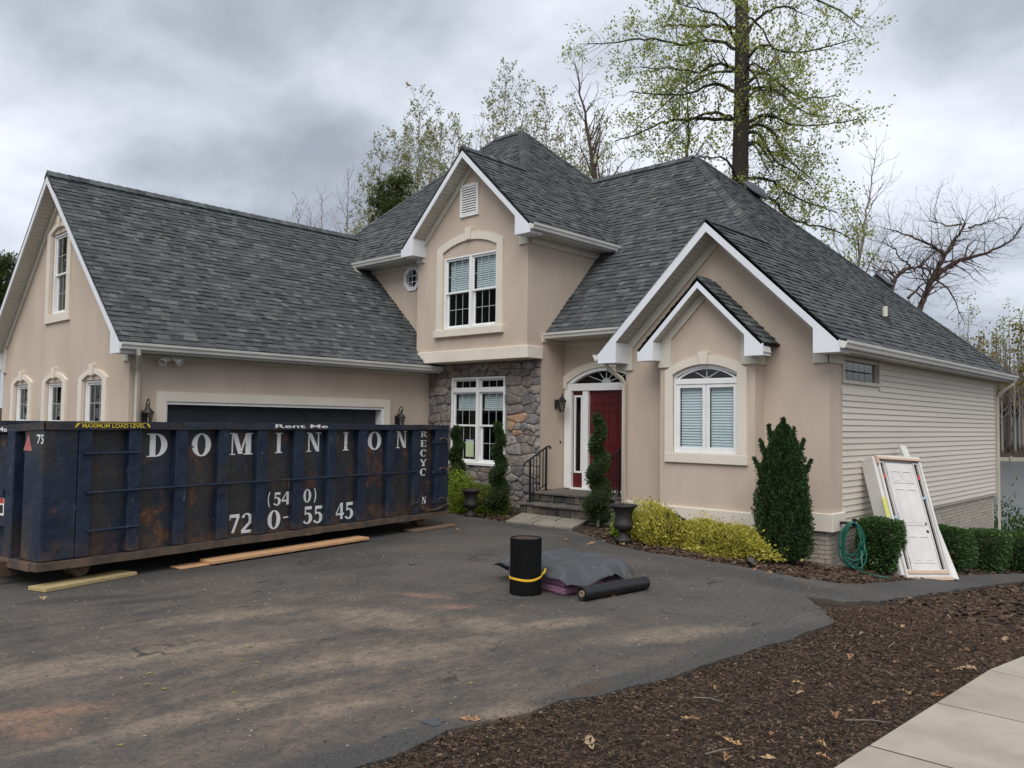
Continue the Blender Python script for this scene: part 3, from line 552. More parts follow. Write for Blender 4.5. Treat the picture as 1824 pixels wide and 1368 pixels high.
def voronoi_stones():
    r2 = random.Random(11); X0, X1, Z0, Z1 = -14.87, -11.365, -0.25, 3.22; seeds = []
    z = Z0; row = 0
    while z < Z1 + .2:
        hrow = r2.choice((0.11, 0.14, 0.19, 0.26)); x = X0 - r2.random() * 0.3
        while x < X1 + .3:
            wdt = hrow * r2.uniform(1.0, 2.7); seeds.append((x + wdt / 2 + r2.uniform(-.03, .03), z + hrow / 2 + r2.uniform(-.055, .055))); x += wdt
        z += hrow
    ky = 1.7
    S = [(x, zz * ky) for x, zz in seeds]
    def clip(poly, nx, ny, d):
        o = []
        for i in range(len(poly)):
            a, c = poly[i], poly[(i + 1) % len(poly)]; da = nx * a[0] + ny * a[1] - d; dc = nx * c[0] + ny * c[1] - d
            if da <= 0: o.append(a)
            if da * dc < 0: t = da / (da - dc); o.append((a[0] + (c[0] - a[0]) * t, a[1] + (c[1] - a[1]) * t))
        return o
    n = 0
    for i, (sx, sz) in enumerate(S):
        if SW[0] - .03 < sx < SW[1] + .03 and SW[2] < sz / ky < SW[3]: continue
        poly = [(X0, Z0 * ky), (X1, Z0 * ky), (X1, Z1 * ky), (X0, Z1 * ky)]
        for j, (tx, tz) in enumerate(S):
            if j == i or abs(tx - sx) > 1.1 or abs(tz - sz) > 1.0: continue
            nx, ny = tx - sx, tz - sz; poly = clip(poly, nx, ny, nx * (sx + tx) / 2 + ny * (sz + tz) / 2)
            if len(poly) < 3: break
        if len(poly) < 3: continue
        cands = [((1, 0, SW[0] - .005), sx <= SW[0]), ((-1, 0, -SW[1] - .005), sx >= SW[1]), ((0, 1, (SW[2] - .02) * ky), sz / ky <= SW[2]), ((0, -1, -(SW[3] + .01) * ky), sz / ky >= SW[3])]
        xs = [p[0] for p in poly]; zs = [p[1] / ky for p in poly]
        if max(xs) > SW[0] and min(xs) < SW[1] and max(zs) > SW[2] and min(zs) < SW[3]:
            for pl, okk in cands:
                if okk: poly = clip(poly, *pl); break
        if len(poly) < 3: continue
        P = [(x, zz / ky) for x, zz in poly]
        cx = sum(p[0] for p in P) / len(P); cz = sum(p[1] for p in P) / len(P)
        area = abs(sum(P[k][0] * P[(k + 1) % len(P)][1] - P[(k + 1) % len(P)][0] * P[k][1] for k in range(len(P)))) / 2
        if area < 0.004: continue
        q = []                                           # chaikin corner rounding
        for k in range(len(P)):
            a, c = P[k], P[(k + 1) % len(P)]
            q += [(a[0] * .91 + c[0] * .09, a[1] * .91 + c[1] * .09), (a[0] * .09 + c[0] * .91 + r2.uniform(-.006, .006), a[1] * .09 + c[1] * .91 + r2.uniform(-.006, .006))]
        rr = math.sqrt(area); s1 = 1 - 0.009 / rr; pr = r2.uniform(0.022, 0.05)
        b = MB(Fm); tx, tz = r2.uniform(-.02, .02), r2.uniform(-.02, .02); nq = len(q)
        lv = []
        for s, c in ((s1, -0.01), (s1, pr * .55), (s1 * .94, pr * .92), (s1 * .78, pr * 1.06)):
            lv.append([b.p(cx + (x - cx) * s, cz + (zz - cz) * s, c + ((x - cx) * tx + (zz - cz) * tz) * 6 * s * (c > 0) + r2.uniform(-.003, .003)) for x, zz in q])
        for l in range(3):
            for k in range(nq): b.f.append([lv[l][k], lv[l][(k + 1) % nq], lv[l + 1][(k + 1) % nq], lv[l + 1][k]])
        b.f.append(lv[3])
        near = [(-12.13, 1.72, .12), (-12.0, 1.97, .12), (-14.55, 2.1, .1), (-11.9, 1.42, .08)]
        orange = any(abs(cx - a) < d and abs(cz - z_) < d * .8 for a, z_, d in near)
        b.build('stone', 'orange_stone' if orange else 'stone', stone_wall, smooth=True, fix=True); n += 1
voronoi_stones()
# stone bay window : two double hung units under two transoms
w = win_frame(Fm, *SW, w=0.05, c0=-0.10, c1=0.035)
MB(Fm).box(SW[0] - .03, SW[1] + .03, SW[2] - .03, SW[2] + .03, 0.0, 0.075).build('sill', 'white_frame', w, bevel=.006)
mx_ = (SW[0] + SW[1]) / 2
MB(Fm).box(mx_ - .045, mx_ + .045, SW[2] + .05, SW[3] - .05, -0.10, 0.03).build('mullion', 'white_frame', w)
MB(Fm).box(SW[0] + .05, mx_ - .045, 2.53, 2.605, -0.1, 0.028).build('transom_bar', 'white_frame', w)
MB(Fm).box(mx_ + .045, SW[1] - .05, 2.53, 2.605, -0.1, 0.028).build('transom_bar', 'white_frame', w)
for a0, a1 in ((SW[0] + .05, mx_ - .045), (mx_ + .045, SW[1] - .05)):
    sash(Fm, w, a0, a1, 2.605, SW[3] - .05, 3, 1, -0.02, 0.035)
    double_hung(Fm, w, a0, a1, SW[2] + .05, 2.53, 3, 2, 1.775, -0.02)
    blinds(Fm, w, a0 + .05, a1 - .05, 2.12, 2.49, -0.11, 0.045)
recess(Fm, w, SW[0], SW[1], SW[2], SW[3], c=-0.17, d=1.0)
MB(Fm).box(-13.655, -13.40, 1.065, 1.42, -0.052, -0.048).build('paper_notice', 'paper_green', w); MB(Fm).box(-13.655, -13.40, 1.42, 1.455, -0.052, -0.048).build('paper_header', 'tape_blue', w)
# --- upper box above the stone bay
up = lambda x: 7.86 - 0.97 * abs(x + 12.985) - 0.16
UW = (-13.93, -12.24, 3.935, 5.58)
wall(Fu, [(-14.86, 3.2), (-11.36, 3.2), (-11.36, up(-11.36)), (-12.985, up(-12.985)), (-14.86, up(-14.86))], [rect(*UW)])
w = win_frame(Fu, *UW, w=0.045, c0=-0.11, c1=0.0)
mu = -13.075
MB(Fu).box(mu - .04, mu + .04, UW[2] + .045, UW[3] - .045, -0.1, -0.004).build('mullion', 'white_frame', w)
for a0, a1 in ((UW[0] + .045, mu - .04), (mu + .04, UW[1] - .045)):
    double_hung(Fu, w, a0, a1, UW[2] + .045, UW[3] - .045, 3, 2, 4.77, -0.03)
    blinds(Fu, w, a0 + .045, a1 - .045, 4.80, UW[3] - .08, -0.12, 0.05)
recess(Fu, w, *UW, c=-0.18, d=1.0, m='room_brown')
trim_around(Fu, -14.155, -12.05, 3.90, 5.80, 0.27, -13.955, -12.235, 3.93, 5.70, 0.20, 0, (-13.11, 5.90, 6.17, 0.075, 0.105))
MB(Fu).box(-14.19, -12.02, 3.765, 3.93, -0.008, 0.09).build('window_sill', 'stucco_trim', H, bevel=.008)
lv = MB(Fu).ring(-13.41, -12.83, 6.43, 7.16, 0.06, -0.005, 0.045).build('gable_vent', 'white_frame', H, bevel=.005)
MB(Fu).box(-13.35, -12.89, 6.49, 7.10, 0.001, 0.004).build('vent_back', 'dark_room', lv)
for k in range(11):
    z = 6.495 + k * 0.055

    b = MB(Fu); i = [b.p(*q) for q in ((-13.35, z + .05, .006), (-12.89, z + .05, .006), (-12.89, z, .04), (-13.35, z, .04))]; j = [b.p(*q) for q in ((-13.35, z + .058, .006), (-12.89, z + .058, .006), (-12.89, z + .008, .042), (-13.35, z + .008, .042))]
    b.f += [i, j[::-1]] + [[i[q], i[(q + 1) % 4], j[(q + 1) % 4], j[q]] for q in range(4)]; b.build('vent_slat', 'white_frame', lv)
band = MB(); band.prism([(-14.86, 12.55), (-11.30, 12.55), (-11.30, 13.055), (-14.86, 13.055)], 3.195, 3.455)
band.build('stucco_band', 'stucco_trim', H, bevel=.01)
# side wall (facing right) of upper box, running down beside the door
ys_ = lambda z: 13.207 + (z - 3.764) / 1.053
wall(Fs, [(13.06, -0.5), (13.84, -0.5), (13.84, 4.2), (15.5, 5.95), (12.61, 5.95), (12.61, 3.2), (13.06, 3.2)], [])
MB(Fs).box(12.68, 15.3, 5.60, 5.76, -0.005, 0.04).build('frieze_board', 'frieze', H)
# --- door wall
wall(Fd, rect(-11.36, -9.2, 0.3, 3.9), [[(-11.27, 0.46), (-9.26, 0.46)] + arc(-11.27, -9.26, 2.70, 0.34)[::-1]], reveal=0.2)
MB(Fd).strip([(-11.355, 2.60)] + arc(-11.355, -9.18, 2.87, 0.30) + [(-9.18, 2.60)], [(-11.26, 2.60)] + arc(-11.26, -9.27, 2.72, 0.315) + [(-9.27, 2.60)], -0.008, 0.05).build('door_arch_trim', 'stucco_trim', H)
ed = MB(Fd).strip([(-11.33, .47), (-11.33, 2.60), (-9.22, 2.60), (-9.22, .47)], [(-11.14, .47), (-11.14, 2.55), (-9.40, 2.55), (-9.40, .47)], -0.12, 0.03).build('entry_door_frame', 'white_frame', H, bevel=.004)
for a0, a1 in ((-10.85, -10.70), (-9.83, -9.69)): MB(Fd).box(a0, a1, .49, 2.55, -0.12, 0.012).build('mullion', 'white_frame', ed, bevel=.004)
MB(Fd).box(-11.14, -9.40, 0.455, 0.49, -0.14, 0.06).build('threshold', 'white_frame', ed)
MB(Fd).box(-11.255, -9.275, 2.602, 2.705, -0.10, 0.02).build('transom_bar', 'white_frame', ed, bevel=.004)
MB(Fd).strip(arc(-11.255, -9.275, 2.71, 0.32), arc(-11.13, -9.40, 2.712, 0.25), -0.10, 0.02).build('fanlight_frame', 'white_frame', ed)
MB(Fd).prism(arc(-11.14, -9.39, 2.708, 0.255)[::-1], -0.06, -0.055).build('pane', 'glass', ed)
fan = MB(Fd); hub = (-10.265, 2.712)
fan.prism(arc(hub[0] - .12, hub[0] + .12, 2.712, 0.10, 8)[::-1], -0.05, -0.04)
for an in (18, 50, 90, 130, 162):
    an = math.radians(an); L = 0.255 / max(math.sin(an), 0.38) if an != 90 else .25; dx, dz = math.cos(an), math.sin(an)
    fan.prism([(hub[0] + dx * r - dz * s * .008, hub[1] + dz * r + dx * s * .008) for r, s in ((.09, -1), (L, -1), (L, 1), (.09, 1))], -0.052, -0.042)
fan.build('fanlight_bars', 'muntin', ed); recess(Fd, ed, -11.2, -9.33, .5, 2.96, c=-0.21, d=.8)
for a0, a1, g0, g1 in ((-11.138, -10.852, -11.07, -10.92), (-9.69, -9.40, -9.62, -9.47)):
    sl = wall((lambda a, b, c: Fd(a, b, c - 0.05)), rect(a0, a1, .49, 2.55), [rect(g0, g1, .84, 2.42)], 'sidelight', 'red_paint', .04, ed)
    MB(Fd).ring(g0 - .035, g1 + .035, .80, 2.455, .04, -0.055, -0.03).build('glass_frame', 'white_frame', ed); MB(Fd).box(g0, g1, .84, 2.42, -.07, -.065).build('pane', 'glass', ed)
dr = MB(Fd).box(-10.70, -9.83, .49, 2.55, -0.10, -0.06).build('entry_door', 'red_paint', H)
for x0 in (-10.575, -10.225):
    for z0, z1 in ((0.70, 1.18), (1.36, 2.14), (2.24, 2.44)):
        MB(Fd).ring(x0, x0 + .27, z0, z1, .02, -0.062, -0.048).build('panel_moulding', 'red_paint', dr, bevel=.004)
        MB(Fd).box(x0 + .045, x0 + .225, z0 + .045, z1 - .045, -0.062, -0.052).build('raised_panel', 'red_paint', dr, bevel=.008)
MB(Fd).box(-10.675, -10.615, 1.53, 1.63, -0.061, -0.03).build('keypad', 'chrome', dr, bevel=.004)
MB(Fd).box(-10.675, -10.615, 1.35, 1.46, -0.061, -0.035).build('lock_plate', 'chrome', dr, bevel=.004)
hd = MB(); hd.tube([(-10.645, 13.87, 1.42), (-10.645, 13.83, 1.41), (-10.645, 13.82, 1.3), (-10.645, 13.84, 1.2), (-10.645, 13.88, 1.19)], .012, 6); hd.build('handle', 'chrome', dr, smooth=True)
MB(Fs).box(13.70, 13.735, 1.42, 1.47, 0, 0.012).build('doorbell', 'black_iron', H)
MB(Fs).box(13.08, 13.82, 3.56, 3.70, -0.005, 0.03).build('frieze_board', 'frieze', H)
MB(Fd).box(-11.35, -9.25, 3.50, 3.64, -0.005, 0.03).build('frieze_board', 'frieze', H)
# --- right gable front, bay, pilaster
rp_ = lambda x: 5.422 - 0.961 * abs(x + 7.219) - 0.16
wall(Fr, [(-9.2, 0.172), (-5.258, 0.172), (-5.258, rp_(-5.258)), (-7.219, rp_(-7.219)), (-9.2, rp_(-9.2))], [rect(-8.0, -6.6, 1.3, 3.0)])
wall(FX(-9.2), rect(13.065, 13.84, -.5, 3.3), [])
wall(Fv, rect(13.065, 13.55, .186, 3.35), [])
MB(Fr).box(-9.2, -8.215, .17, .40, -0.01, 0.05).build('base_trim', 'stucco_trim', H, bevel=.008)
bt = MB(); bt.prism([(-6.365, 13.01), (-5.20, 13.01), (-5.20, 13.56), (-5.262, 13.56), (-5.262, 13.06), (-6.365, 13.06)], 0.185, 0.475); bt.build('base_trim', 'stucco_trim', H, bevel=.008)
bp_ = lambda x: 4.397 - 0.985 * abs(x + 7.29) - 0.15
BW = (-7.935, -6.67, 1.355)
wall(Fb, [(-8.21, 0.1), (-6.368, 0.1), (-6.368, bp_(-6.368)), (-7.29, bp_(-7.29)), (-8.21, bp_(-8.21))], [[(BW[0], BW[2]), (BW[1], BW[2])] + arc(BW[0], BW[1], 2.745, 0.168)[::-1]])
for xw in (-8.21, -6.368): wall(FX(xw), rect(12.74, 13.065, 0.1, 3.45), [])
MB().prism([(-8.26, 12.69), (-6.32, 12.69), (-6.32, 13.06), (-8.26, 13.06)], 0.125, 0.415).build('base_trim', 'stucco_trim', H, bevel=.008)
trim_around(Fb, -8.09, -6.50, 1.195, 2.815, 0.246, BW[0], BW[1], 1.355, 2.745, 0.168, 0, (-7.31, 2.905, 3.12, 0.075, 0.105))
w = MB(Fb).strip([(BW[0], 1.36)] + arc(BW[0], BW[1], 2.742, .166) + [(BW[1], 1.36)], [(BW[0] + .045, 1.36)] + arc(BW[0] + .045, BW[1] - .045, 2.70, .15) + [(BW[1] - .045, 1.36)], -0.11, -0.02).build('window', 'white_frame', H, label='arched casement window with closed blinds')
MB(Fb).box(BW[0] + .045, BW[1] - .045, 1.36, 1.40, -.11, -.022).build('bottom_rail', 'white_frame', w)
MB(Fb).box(BW[0] + .045, BW[1] - .045, 2.57, 2.665, -.11, -.015).build('transom_bar', 'white_frame', w, bevel=.004)
MB(Fb).prism(arc(BW[0] + .05, BW[1] - .05, 2.66, .185)[::-1], -.075, -.07).build('pane', 'glass', w)
MB(Fb).strip(arc(BW[0] + .045, BW[1] - .045, 2.665, .185), arc(BW[0] + .10, BW[1] - .10, 2.665, .165), -.08, -.03).build('arch_sash', 'white_frame', w)
fan = MB(Fb); hub = ((BW[0] + BW[1]) / 2, 2.665)
for an, L in ((28, .38), (90, .17), (152, .38)):
    an = math.radians(an); dx, dz = math.cos(an), math.sin(an); fan.prism([(hub[0] + dx * r - dz * s * .008, hub[1] + dz * r + dx * s * .008) for r, s in ((.0, -1), (L, -1), (L, 1), (.0, 1))], -.069, -.06)
fan.build('fanlight_bars', 'muntin', w)
hx = (BW[0] + BW[1]) / 2
for a0, a1 in ((BW[0] + .045, hx - .004), (hx + .004, BW[1] - .045)):
    sash(Fb, w, a0, a1, 1.40, 2.57, 1, 1, -.03, .065); blinds(Fb, w, a0 + .06, a1 - .06, 1.46, 2.52, -.10, .048)
recess(Fb, w, BW[0], BW[1], 1.36, 2.9, c=-.18, d=.9)
# --- siding wall
wall(Fv, rect(13.55, 23.40, 0.2, 3.35), [rect(13.60, 15.20, 2.62, 2.98)], 'siding_wall', 'siding')
sw_ = SC.objects['siding_wall']
z = 0.262; k = 0
while z < 3.02:
    z1 = min(z + 0.1015, 3.06); segs = [(13.55, 23.34)]
    if z1 > 2.575 and z < 3.02: segs = [(15.27, 23.34)]
    for a0, a1 in segs:
        b = MB(Fv); P = [(a0, z, .004), (a1, z, .004), (a1, z1, .004), (a0, z1, .004)]; Q = [(a0, z, .030), (a1, z, .030), (a1, z1 + .002, .009), (a0, z1 + .002, .009)]
        i = [b.p(*q) for q in P]; j = [b.p(*q) for q in Q]; b.f += [i[::-1], j] + [[i[q], i[(q + 1) % 4], j[(q + 1) % 4], j[q]] for q in range(4)]
        b.build('siding_plank', 'siding', sw_)
    z += 0.1015
MB(Fv).box(23.33, 23.44, .18, 3.05, -.05, .035).build('corner_board', 'downspout', H)
w = MB(Fv).ring(13.56, 15.26, 2.575, 3.01, .055, -.06, .035).build('window', 'downspout', H, label='long low window of small dark panes')
for q in range(6):
    for r in range(2):
        y0 = 13.625 + q * .262; z0 = 2.637 + r * .162
        MB(Fv).box(y0, y0 + .25, z0, z0 + .15, -.05, -.03).build('glass_block', 'glass', w, bevel=.006)
recess(Fv, w, 13.61, 15.2, 2.63, 2.97, c=-.1, d=.5)
# --- foundation bricks
def bricks(F, a0, a1, z1, zfun, seedv, root, limit=None):
    r2 = random.Random(seedv); L, hgt, j = .205, .062, .011; z = z1; row = 0; me = None; field = MB(F); n = 0
    while z > -2.2:
        z -= hgt + j; a = a0 - (0.108 if row % 2 else 0)
        while a < a1:
            b0, b1 = max(a, a0), min(a + L, a1)
            if b1 - b0 > .05 and z + hgt > zfun((b0 + b1) / 2) - .05:
                pr_ = .012 + r2.uniform(-.003, .003)
                if n < limit: MB(F).box(b0, b1, z, z + hgt, -.01, pr_).build('brick', 'brick', root, bevel=.003)
                else: field.box(b0, b1, z, z + hgt, -.01, pr_)
                n += 1
            a += L + j
        row += 1
    if field.v: field.build('brick_field', 'brick_field', root, kind='stuff')
fnd = wall(FX(-5.31), rect(13.10, 23.36, -2.3, .21), [], 'foundation', 'brick_mortar')
wall(FY(13.10), rect(-9.2, -5.31, -1.2, .20), [], 'foundation', 'brick_mortar')
bricks(FY(13.10), -6.0, -5.30, .185, lambda a: ground_h(a, 13), 1, fnd, 40)
bricks(FX(-5.31), 16.4, 23.36, .205, lambda a: max(ground_h(-5.2, a), -1.0), 2, fnd, 250)
bricks(FX(-5.31), 13.115, 16.38, .185, lambda a: ground_h(-5.2, a), 3, fnd, 0)
# back and hidden sides, so that no light enters from behind
MB().box(-22.02, -21.9, 6.2, 13.0, -.5, 3.3).box(-20.0, -5.3, 23.3, 23.4, -2, 3.2).box(-20.0, -19.9, 13.2, 23.3, -.5, 5.8).box(-11.42, -11.37, 15.5, 20, 3.3, 5.8).box(-19.9, -11.4, 19.9, 20.0, 3, 5.8).build('rear_wall', 'stucco', H)

# ------------------------------------------------------------------ roof
RF = {
 'garage_right': ([(-14.46, 5.67, 3.16), (-14.46, 13.04, 3.16), (-15.2, 13.6, 3.841), (-18.48, 13.9, 6.858), (-18.48, 5.67, 6.858)], True),
 'garage_left': ([(-22.5, 14, 3.16), (-22.5, 5.67, 3.16), (-18.48, 5.67, 6.858), (-18.48, 14, 6.858)], False),
 'tower_front': ([(-20.09, 12.58, 5.89), (-14.98, 12.58, 5.89), (-12.95, 14.48, 7.865), (-15.031, 16.4, 9.84), (-16.014, 16.4, 9.84)], True),
 'tower_right': ([(-10.957, 12.21, 5.89), (-10.957, 20.2, 5.89), (-15.031, 16.4, 9.84), (-12.985, 14.326, 7.858), (-12.985, 12.21, 7.858)], True),
 'tower_left': ([(-20.09, 20.2, 5.89), (-20.09, 12.58, 5.89), (-16.014, 16.4, 9.84)], False),
 'tower_back': ([(-10.957, 20.2, 5.89), (-20.09, 20.2, 5.89), (-16.014, 16.4, 9.84), (-15.031, 16.4, 9.84)], False),
 'upper_left': ([(-15.013, 13.3, 5.89), (-15.013, 12.21, 5.89), (-12.985, 12.21, 7.858), (-12.985, 14.6, 7.858)], False),
 'block_front': ([(-11.36, 13.207, 3.764), (-8.0, 13.207, 3.764), (-7.219, 14.78, 5.42), (-10.356, 17.645, 8.437), (-14.2, 17.645, 8.437), (-11.36, 15.2, 5.863)], True),
 'block_right': ([(-4.912, 12.61, 3.203), (-4.912, 23.784, 3.203), (-10.356, 17.645, 8.435), (-7.219, 14.78, 5.42), (-7.219, 12.61, 5.42)], True),
 'block_back': ([(-4.912, 23.784, 3.203), (-20.0, 23.784, 3.203), (-14.2, 17.645, 8.437), (-10.356, 17.645, 8.437)], False),
 'gable_left': ([(-9.534, 13.84, 3.197), (-9.534, 12.61, 3.197), (-7.219, 12.61, 5.42), (-7.219, 14.9, 5.42), (-8.9, 13.84, 3.806)], False),
 'bay_right': ([(-6.085, 12.441, 3.203), (-6.085, 13.06, 3.203), (-7.29, 13.06, 4.39), (-7.29, 12.441, 4.39)], True),
 'bay_left': ([(-8.512, 13.06, 3.187), (-8.512, 12.441, 3.187), (-7.29, 12.441, 4.39), (-7.29, 13.06, 4.39)], True),
}
deck = MB(); NRM = {}
cands = []; field = MB(); TH = [.105, .135, .165, .20, .25]; tabmesh = {}
def tabgeo(w, hh, e=.139):
    return [(0, 0, 0), (w, 0, 0), (0, 0, hh), (w, 0, hh), (0, e + .02, .003), (w, e + .02, .003)], [(2, 3, 5, 4), (0, 1, 3, 2), (0, 2, 4), (1, 5, 3)]
def tabm(w, hh):
    if (w, hh) not in tabmesh:
        me = bpy.data.meshes.new('shingle'); v, f = tabgeo(w, hh); me.from_pydata(v, [], f); me.materials.append(MATS['shingle']); tabmesh[(w, hh)] = me
    return tabmesh[(w, hh)]
for nm, (P, shingled) in RF.items():
    P = [Vector(p) for p in P]; u = (P[1] - P[0]).normalized(); n = Vector((0, 0, 0))
    for i in range(1, len(P) - 1): n += (P[i] - P[0]).cross(P[i + 1] - P[0])
    n.normalize()
    if n.z < 0: n = -n
    wv = n.cross(u).normalized()
    if wv.z < 0: wv = -wv
    NRM[nm] = n
    i0 = [deck.p(*(p - n * .004)) for p in P]; i1 = [deck.p(*(p - n * .045)) for p in P]; m_ = len(P)
    deck.f += [i0, i1[::-1]] + [[i0[k], i0[(k + 1) % m_], i1[(k + 1) % m_], i1[k]] for k in range(m_)]
    if not shingled: continue
    Q = [((p - P[0]).dot(u), (p - P[0]).dot(wv)) for p in P]; smax = max(q[1] for q in Q)
    def span(s):
        xs = []
        for k in range(len(Q)):
            a, c = Q[k], Q[(k + 1) % len(Q)]
            if (a[1] - s) * (c[1] - s) <= 0 and abs(a[1] - c[1]) > 1e-9: t = (s - a[1]) / (c[1] - a[1]); xs.append(a[0] + (c[0] - a[0]) * t)
        return (min(xs), max(xs)) if len(xs) > 1 else None
    s = 0; e_ = .139; flip = u.cross(wv).dot(n) < 0
    while s < smax - .02:
        s1 = min(s + e_, smax - .001); A = span(s + .001); B = span(s1 - .001)
        if A and B:
            x = min(A[0], B[0]) - rng.random() * .3; end = max(A[1], B[1])
            while x < end:
                wd = rng.choice(TH); hh = rng.choice((.015, .018, .028)); g = .0025
                l, r = x + g, x + wd - g
                if l >= max(A[0], B[0]) and r <= min(A[1], B[1]) and s1 - s > e_ - .001:
                    o = P[0] + u * l + wv * s; mid = o + u * wd / 2
                    cands.append(((mid - Vector((0, 0, 1.85))).length / max(.2, (Vector((0, 0, 1.85)) - mid).normalized().dot(n)) ** .5 + (0 if nm[:6] == 'garage' else 2.5), o, u, wv, n, wd - 2 * g, hh))
                else:
                    lb, rb = max(l, A[0]), min(r, A[1]); lt, rt_ = max(l, B[0]), min(r, B[1])
                    if rb > lb or rt_ > lt:
                        rb = max(rb, lb); rt_ = max(rt_, lt)
                        pts = [P[0] + u * lb + wv * s, P[0] + u * rb + wv * s, P[0] + u * rt_ + wv * s1, P[0] + u * lt + wv * s1]
                        k0 = [field.p(*(q + n * (hh if q_ < 2 else .003))) for q_, q in enumerate(pts)]; lo = [field.p(*pts[0]), field.p(*pts[1])]
                        field.f += [k0, [lo[0], lo[1], k0[1], k0[0]]]
                x += wd
        s += e_
roof = deck.build('roof', 'roof_deck', H)
cands.sort(key=lambda c: c[0])
for i, (d, o, u, wv, n, wd, hh) in enumerate(cands):
    if i < 300:
        ob = bpy.data.objects.new('shingle', tabm(round(wd, 4), hh)); COL.objects.link(ob); ob.parent = roof
        ob.matrix_local = Matrix.Translation(o - OFF[H]) @ Matrix(((u.x, wv.x, n.x, 0), (u.y, wv.y, n.y, 0), (u.z, wv.z, n.z, 0), (0, 0, 0, 1)))
    else:
        v, f = tabgeo(wd, hh); b0 = len(field.v)
        for q in v: field.v.append(tuple(o + u * q[0] + wv * q[1] + n * q[2]))
        for q in f: field.f.append([b0 + k for k in q])
field.build('shingle_field', 'shingle_field', roof, fix=False, kind='stuff')
def caps(p, q, n1, n2, w=.14, step=.15, lift=.018, th=.012):
    p, q = Vector(p), Vector(q); d = (q - p).normalized(); L = (q - p).length
    s1 = n1.cross(d); s2 = n2.cross(d)
    if s1.z > 0: s1 = -s1
    if s2.z > 0: s2 = -s2
    nn = (n1 + n2).normalized(); b = MB()
    prof = [s1.normalized() * w + n1 * lift, s1.normalized() * .03 + nn * (lift + .008), nn * (lift + .014), s2.normalized() * .03 + nn * (lift + .008), s2.normalized() * w + n2 * lift]
    A = [b.p(*(x_ + nn * th)) for x_ in prof]; B = [b.p(*(x_ + d * (step + .04) - nn * .002)) for x_ in prof]; Cc = [b.p(*(x_ - nn * lift)) for x_ in prof]
    for k in range(4): b.f += [[A[k], A[k + 1], B[k + 1], B[k]], [Cc[k], Cc[k + 1], A[k + 1], A[k]]]
    me = bpy.data.meshes.new('ridge_cap'); me.from_pydata(b.v, [], b.f); me.materials.append(MATS['shingle'])
    for k in range(int(L / step)):
        o = bpy.data.objects.new('ridge_cap', me); COL.objects.link(o); o.parent = roof; o.location = p + d * k * step - OFF[H]
N = NRM
caps((-18.48, 5.67, 6.858), (-18.48, 13.6, 6.858), N['garage_right'], N['garage_left'], w=.16, lift=.045, step=.2)
caps((-12.985, 12.21, 7.858), (-12.985, 14.4, 7.858), N['tower_right'], N['upper_left'], w=.15, lift=.035, step=.2)
caps((-13.0, 14.34, 7.87), (-15.031, 16.4, 9.84), N['tower_right'], N['tower_front'], w=.15)
caps((-20.09, 12.58, 5.89), (-16.014, 16.4, 9.84), N['tower_left'], N['tower_front'], w=.13)
caps((-10.957, 20.2, 5.89), (-15.031, 16.4, 9.84), N['tower_right'], N['tower_back'], w=.12)
caps((-16.05, 16.4, 9.84), (-15.0, 16.4, 9.84), N['tower_front'], N['tower_back'], w=.16, lift=.04)
caps((-13.7, 17.645, 8.437), (-10.356, 17.645, 8.437), N['block_front'], N['block_back'], w=.16, lift=.04, step=.2)
caps((-7.219, 14.8, 5.44), (-10.356, 17.645, 8.44), N['block_front'], N['block_right'], w=.15)
caps((-4.912, 23.784, 3.203), (-10.356, 17.645, 8.44), N['block_back'], N['block_right'], w=.12)
caps((-7.219, 12.61, 5.42), (-7.219, 14.85, 5.42), N['block_right'], N['gable_left'], w=.15, lift=.035, step=.2)
caps((-7.29, 12.441, 4.39), (-7.29, 13.0, 4.39), N['bay_right'], N['bay_left'], w=.12, lift=.02, step=.15)
# --- fascia, soffit, frieze and boxed returns of the gables
def gable_trim(yw, ye, xa, za, xl, xr, zt, s, fth=.2, retw=.42, retz=.2, fr=None):
    F = FY(ye); tp = lambda x: za - .012 - s * abs(x - xa); lo = lambda x: tp(x) - fth
    zl = zt - retz
    out_ = [(xl, zl), (xl, tp(xl) - .01), (xa, tp(xa)), (xr, tp(xr) - .01), (xr, zl), (xr - retw, zl), (xr - retw, lo(xr - retw)), (xa, lo(xa)), (xl + retw, lo(xl + retw)), (xl + retw, zl)]
    MB(F).prism(out_, -.025, 0).build('fascia', 'white_board', H)
    dep = yw - ye - .026
    for sg, x0 in ((1, xl), (-1, xr)):
        P = [(x0 + sg * .01, zl + .004), (x0 + sg * retw, zl + .004), (x0 + sg * retw, lo(x0 + sg * retw) - .003), (x0 + sg * .01, tp(x0) - .06)]
        MB(F).prism(P, -.026 - dep, -.026).build('eave_return', 'white_board', H)
    b = MB(F); L = (xa - xl) * math.sqrt(1 + s * s); n = int(L / .1)
    for sg in (-1, 1):
        for k in range(n):
            t0, t1 = k / n, (k + .86) / n; half = xa - xl; x0, x1 = xa + sg * half * t0, xa + sg * half * t1
            P = [(x0, lo(x0) + .03), (x1, lo(x1) + .03), (x1, lo(x1) + .045), (x0, lo(x0) + .045)]; b.prism(P, -.026 - dep, -.026)
    b.build('soffit', 'vinyl_soffit', H)
    if fr:
        wl, wr, fz, f_w, fth2 = fr; G = FY(yw); so = lambda x: lo(x) + .028; si = lambda x: lo(x) - fth2
        P = [(wl, fz), (wl, so(wl)), (xa, so(xa)), (wr, so(wr)), (wr, fz), (wr - f_w, fz), (wr - f_w, si(wr - f_w)), (xa, si(xa)), (wl + f_w, si(wl + f_w)), (wl + f_w, fz)]
        MB(G).prism(P, -.005, .045).build('frieze_board', 'frieze', H)
gable_trim(6.02, 5.67, -18.48, 6.86, -22.5, -14.46, 3.16, .92, fr=(-22.10, -14.86, 2.86, .26, .14))
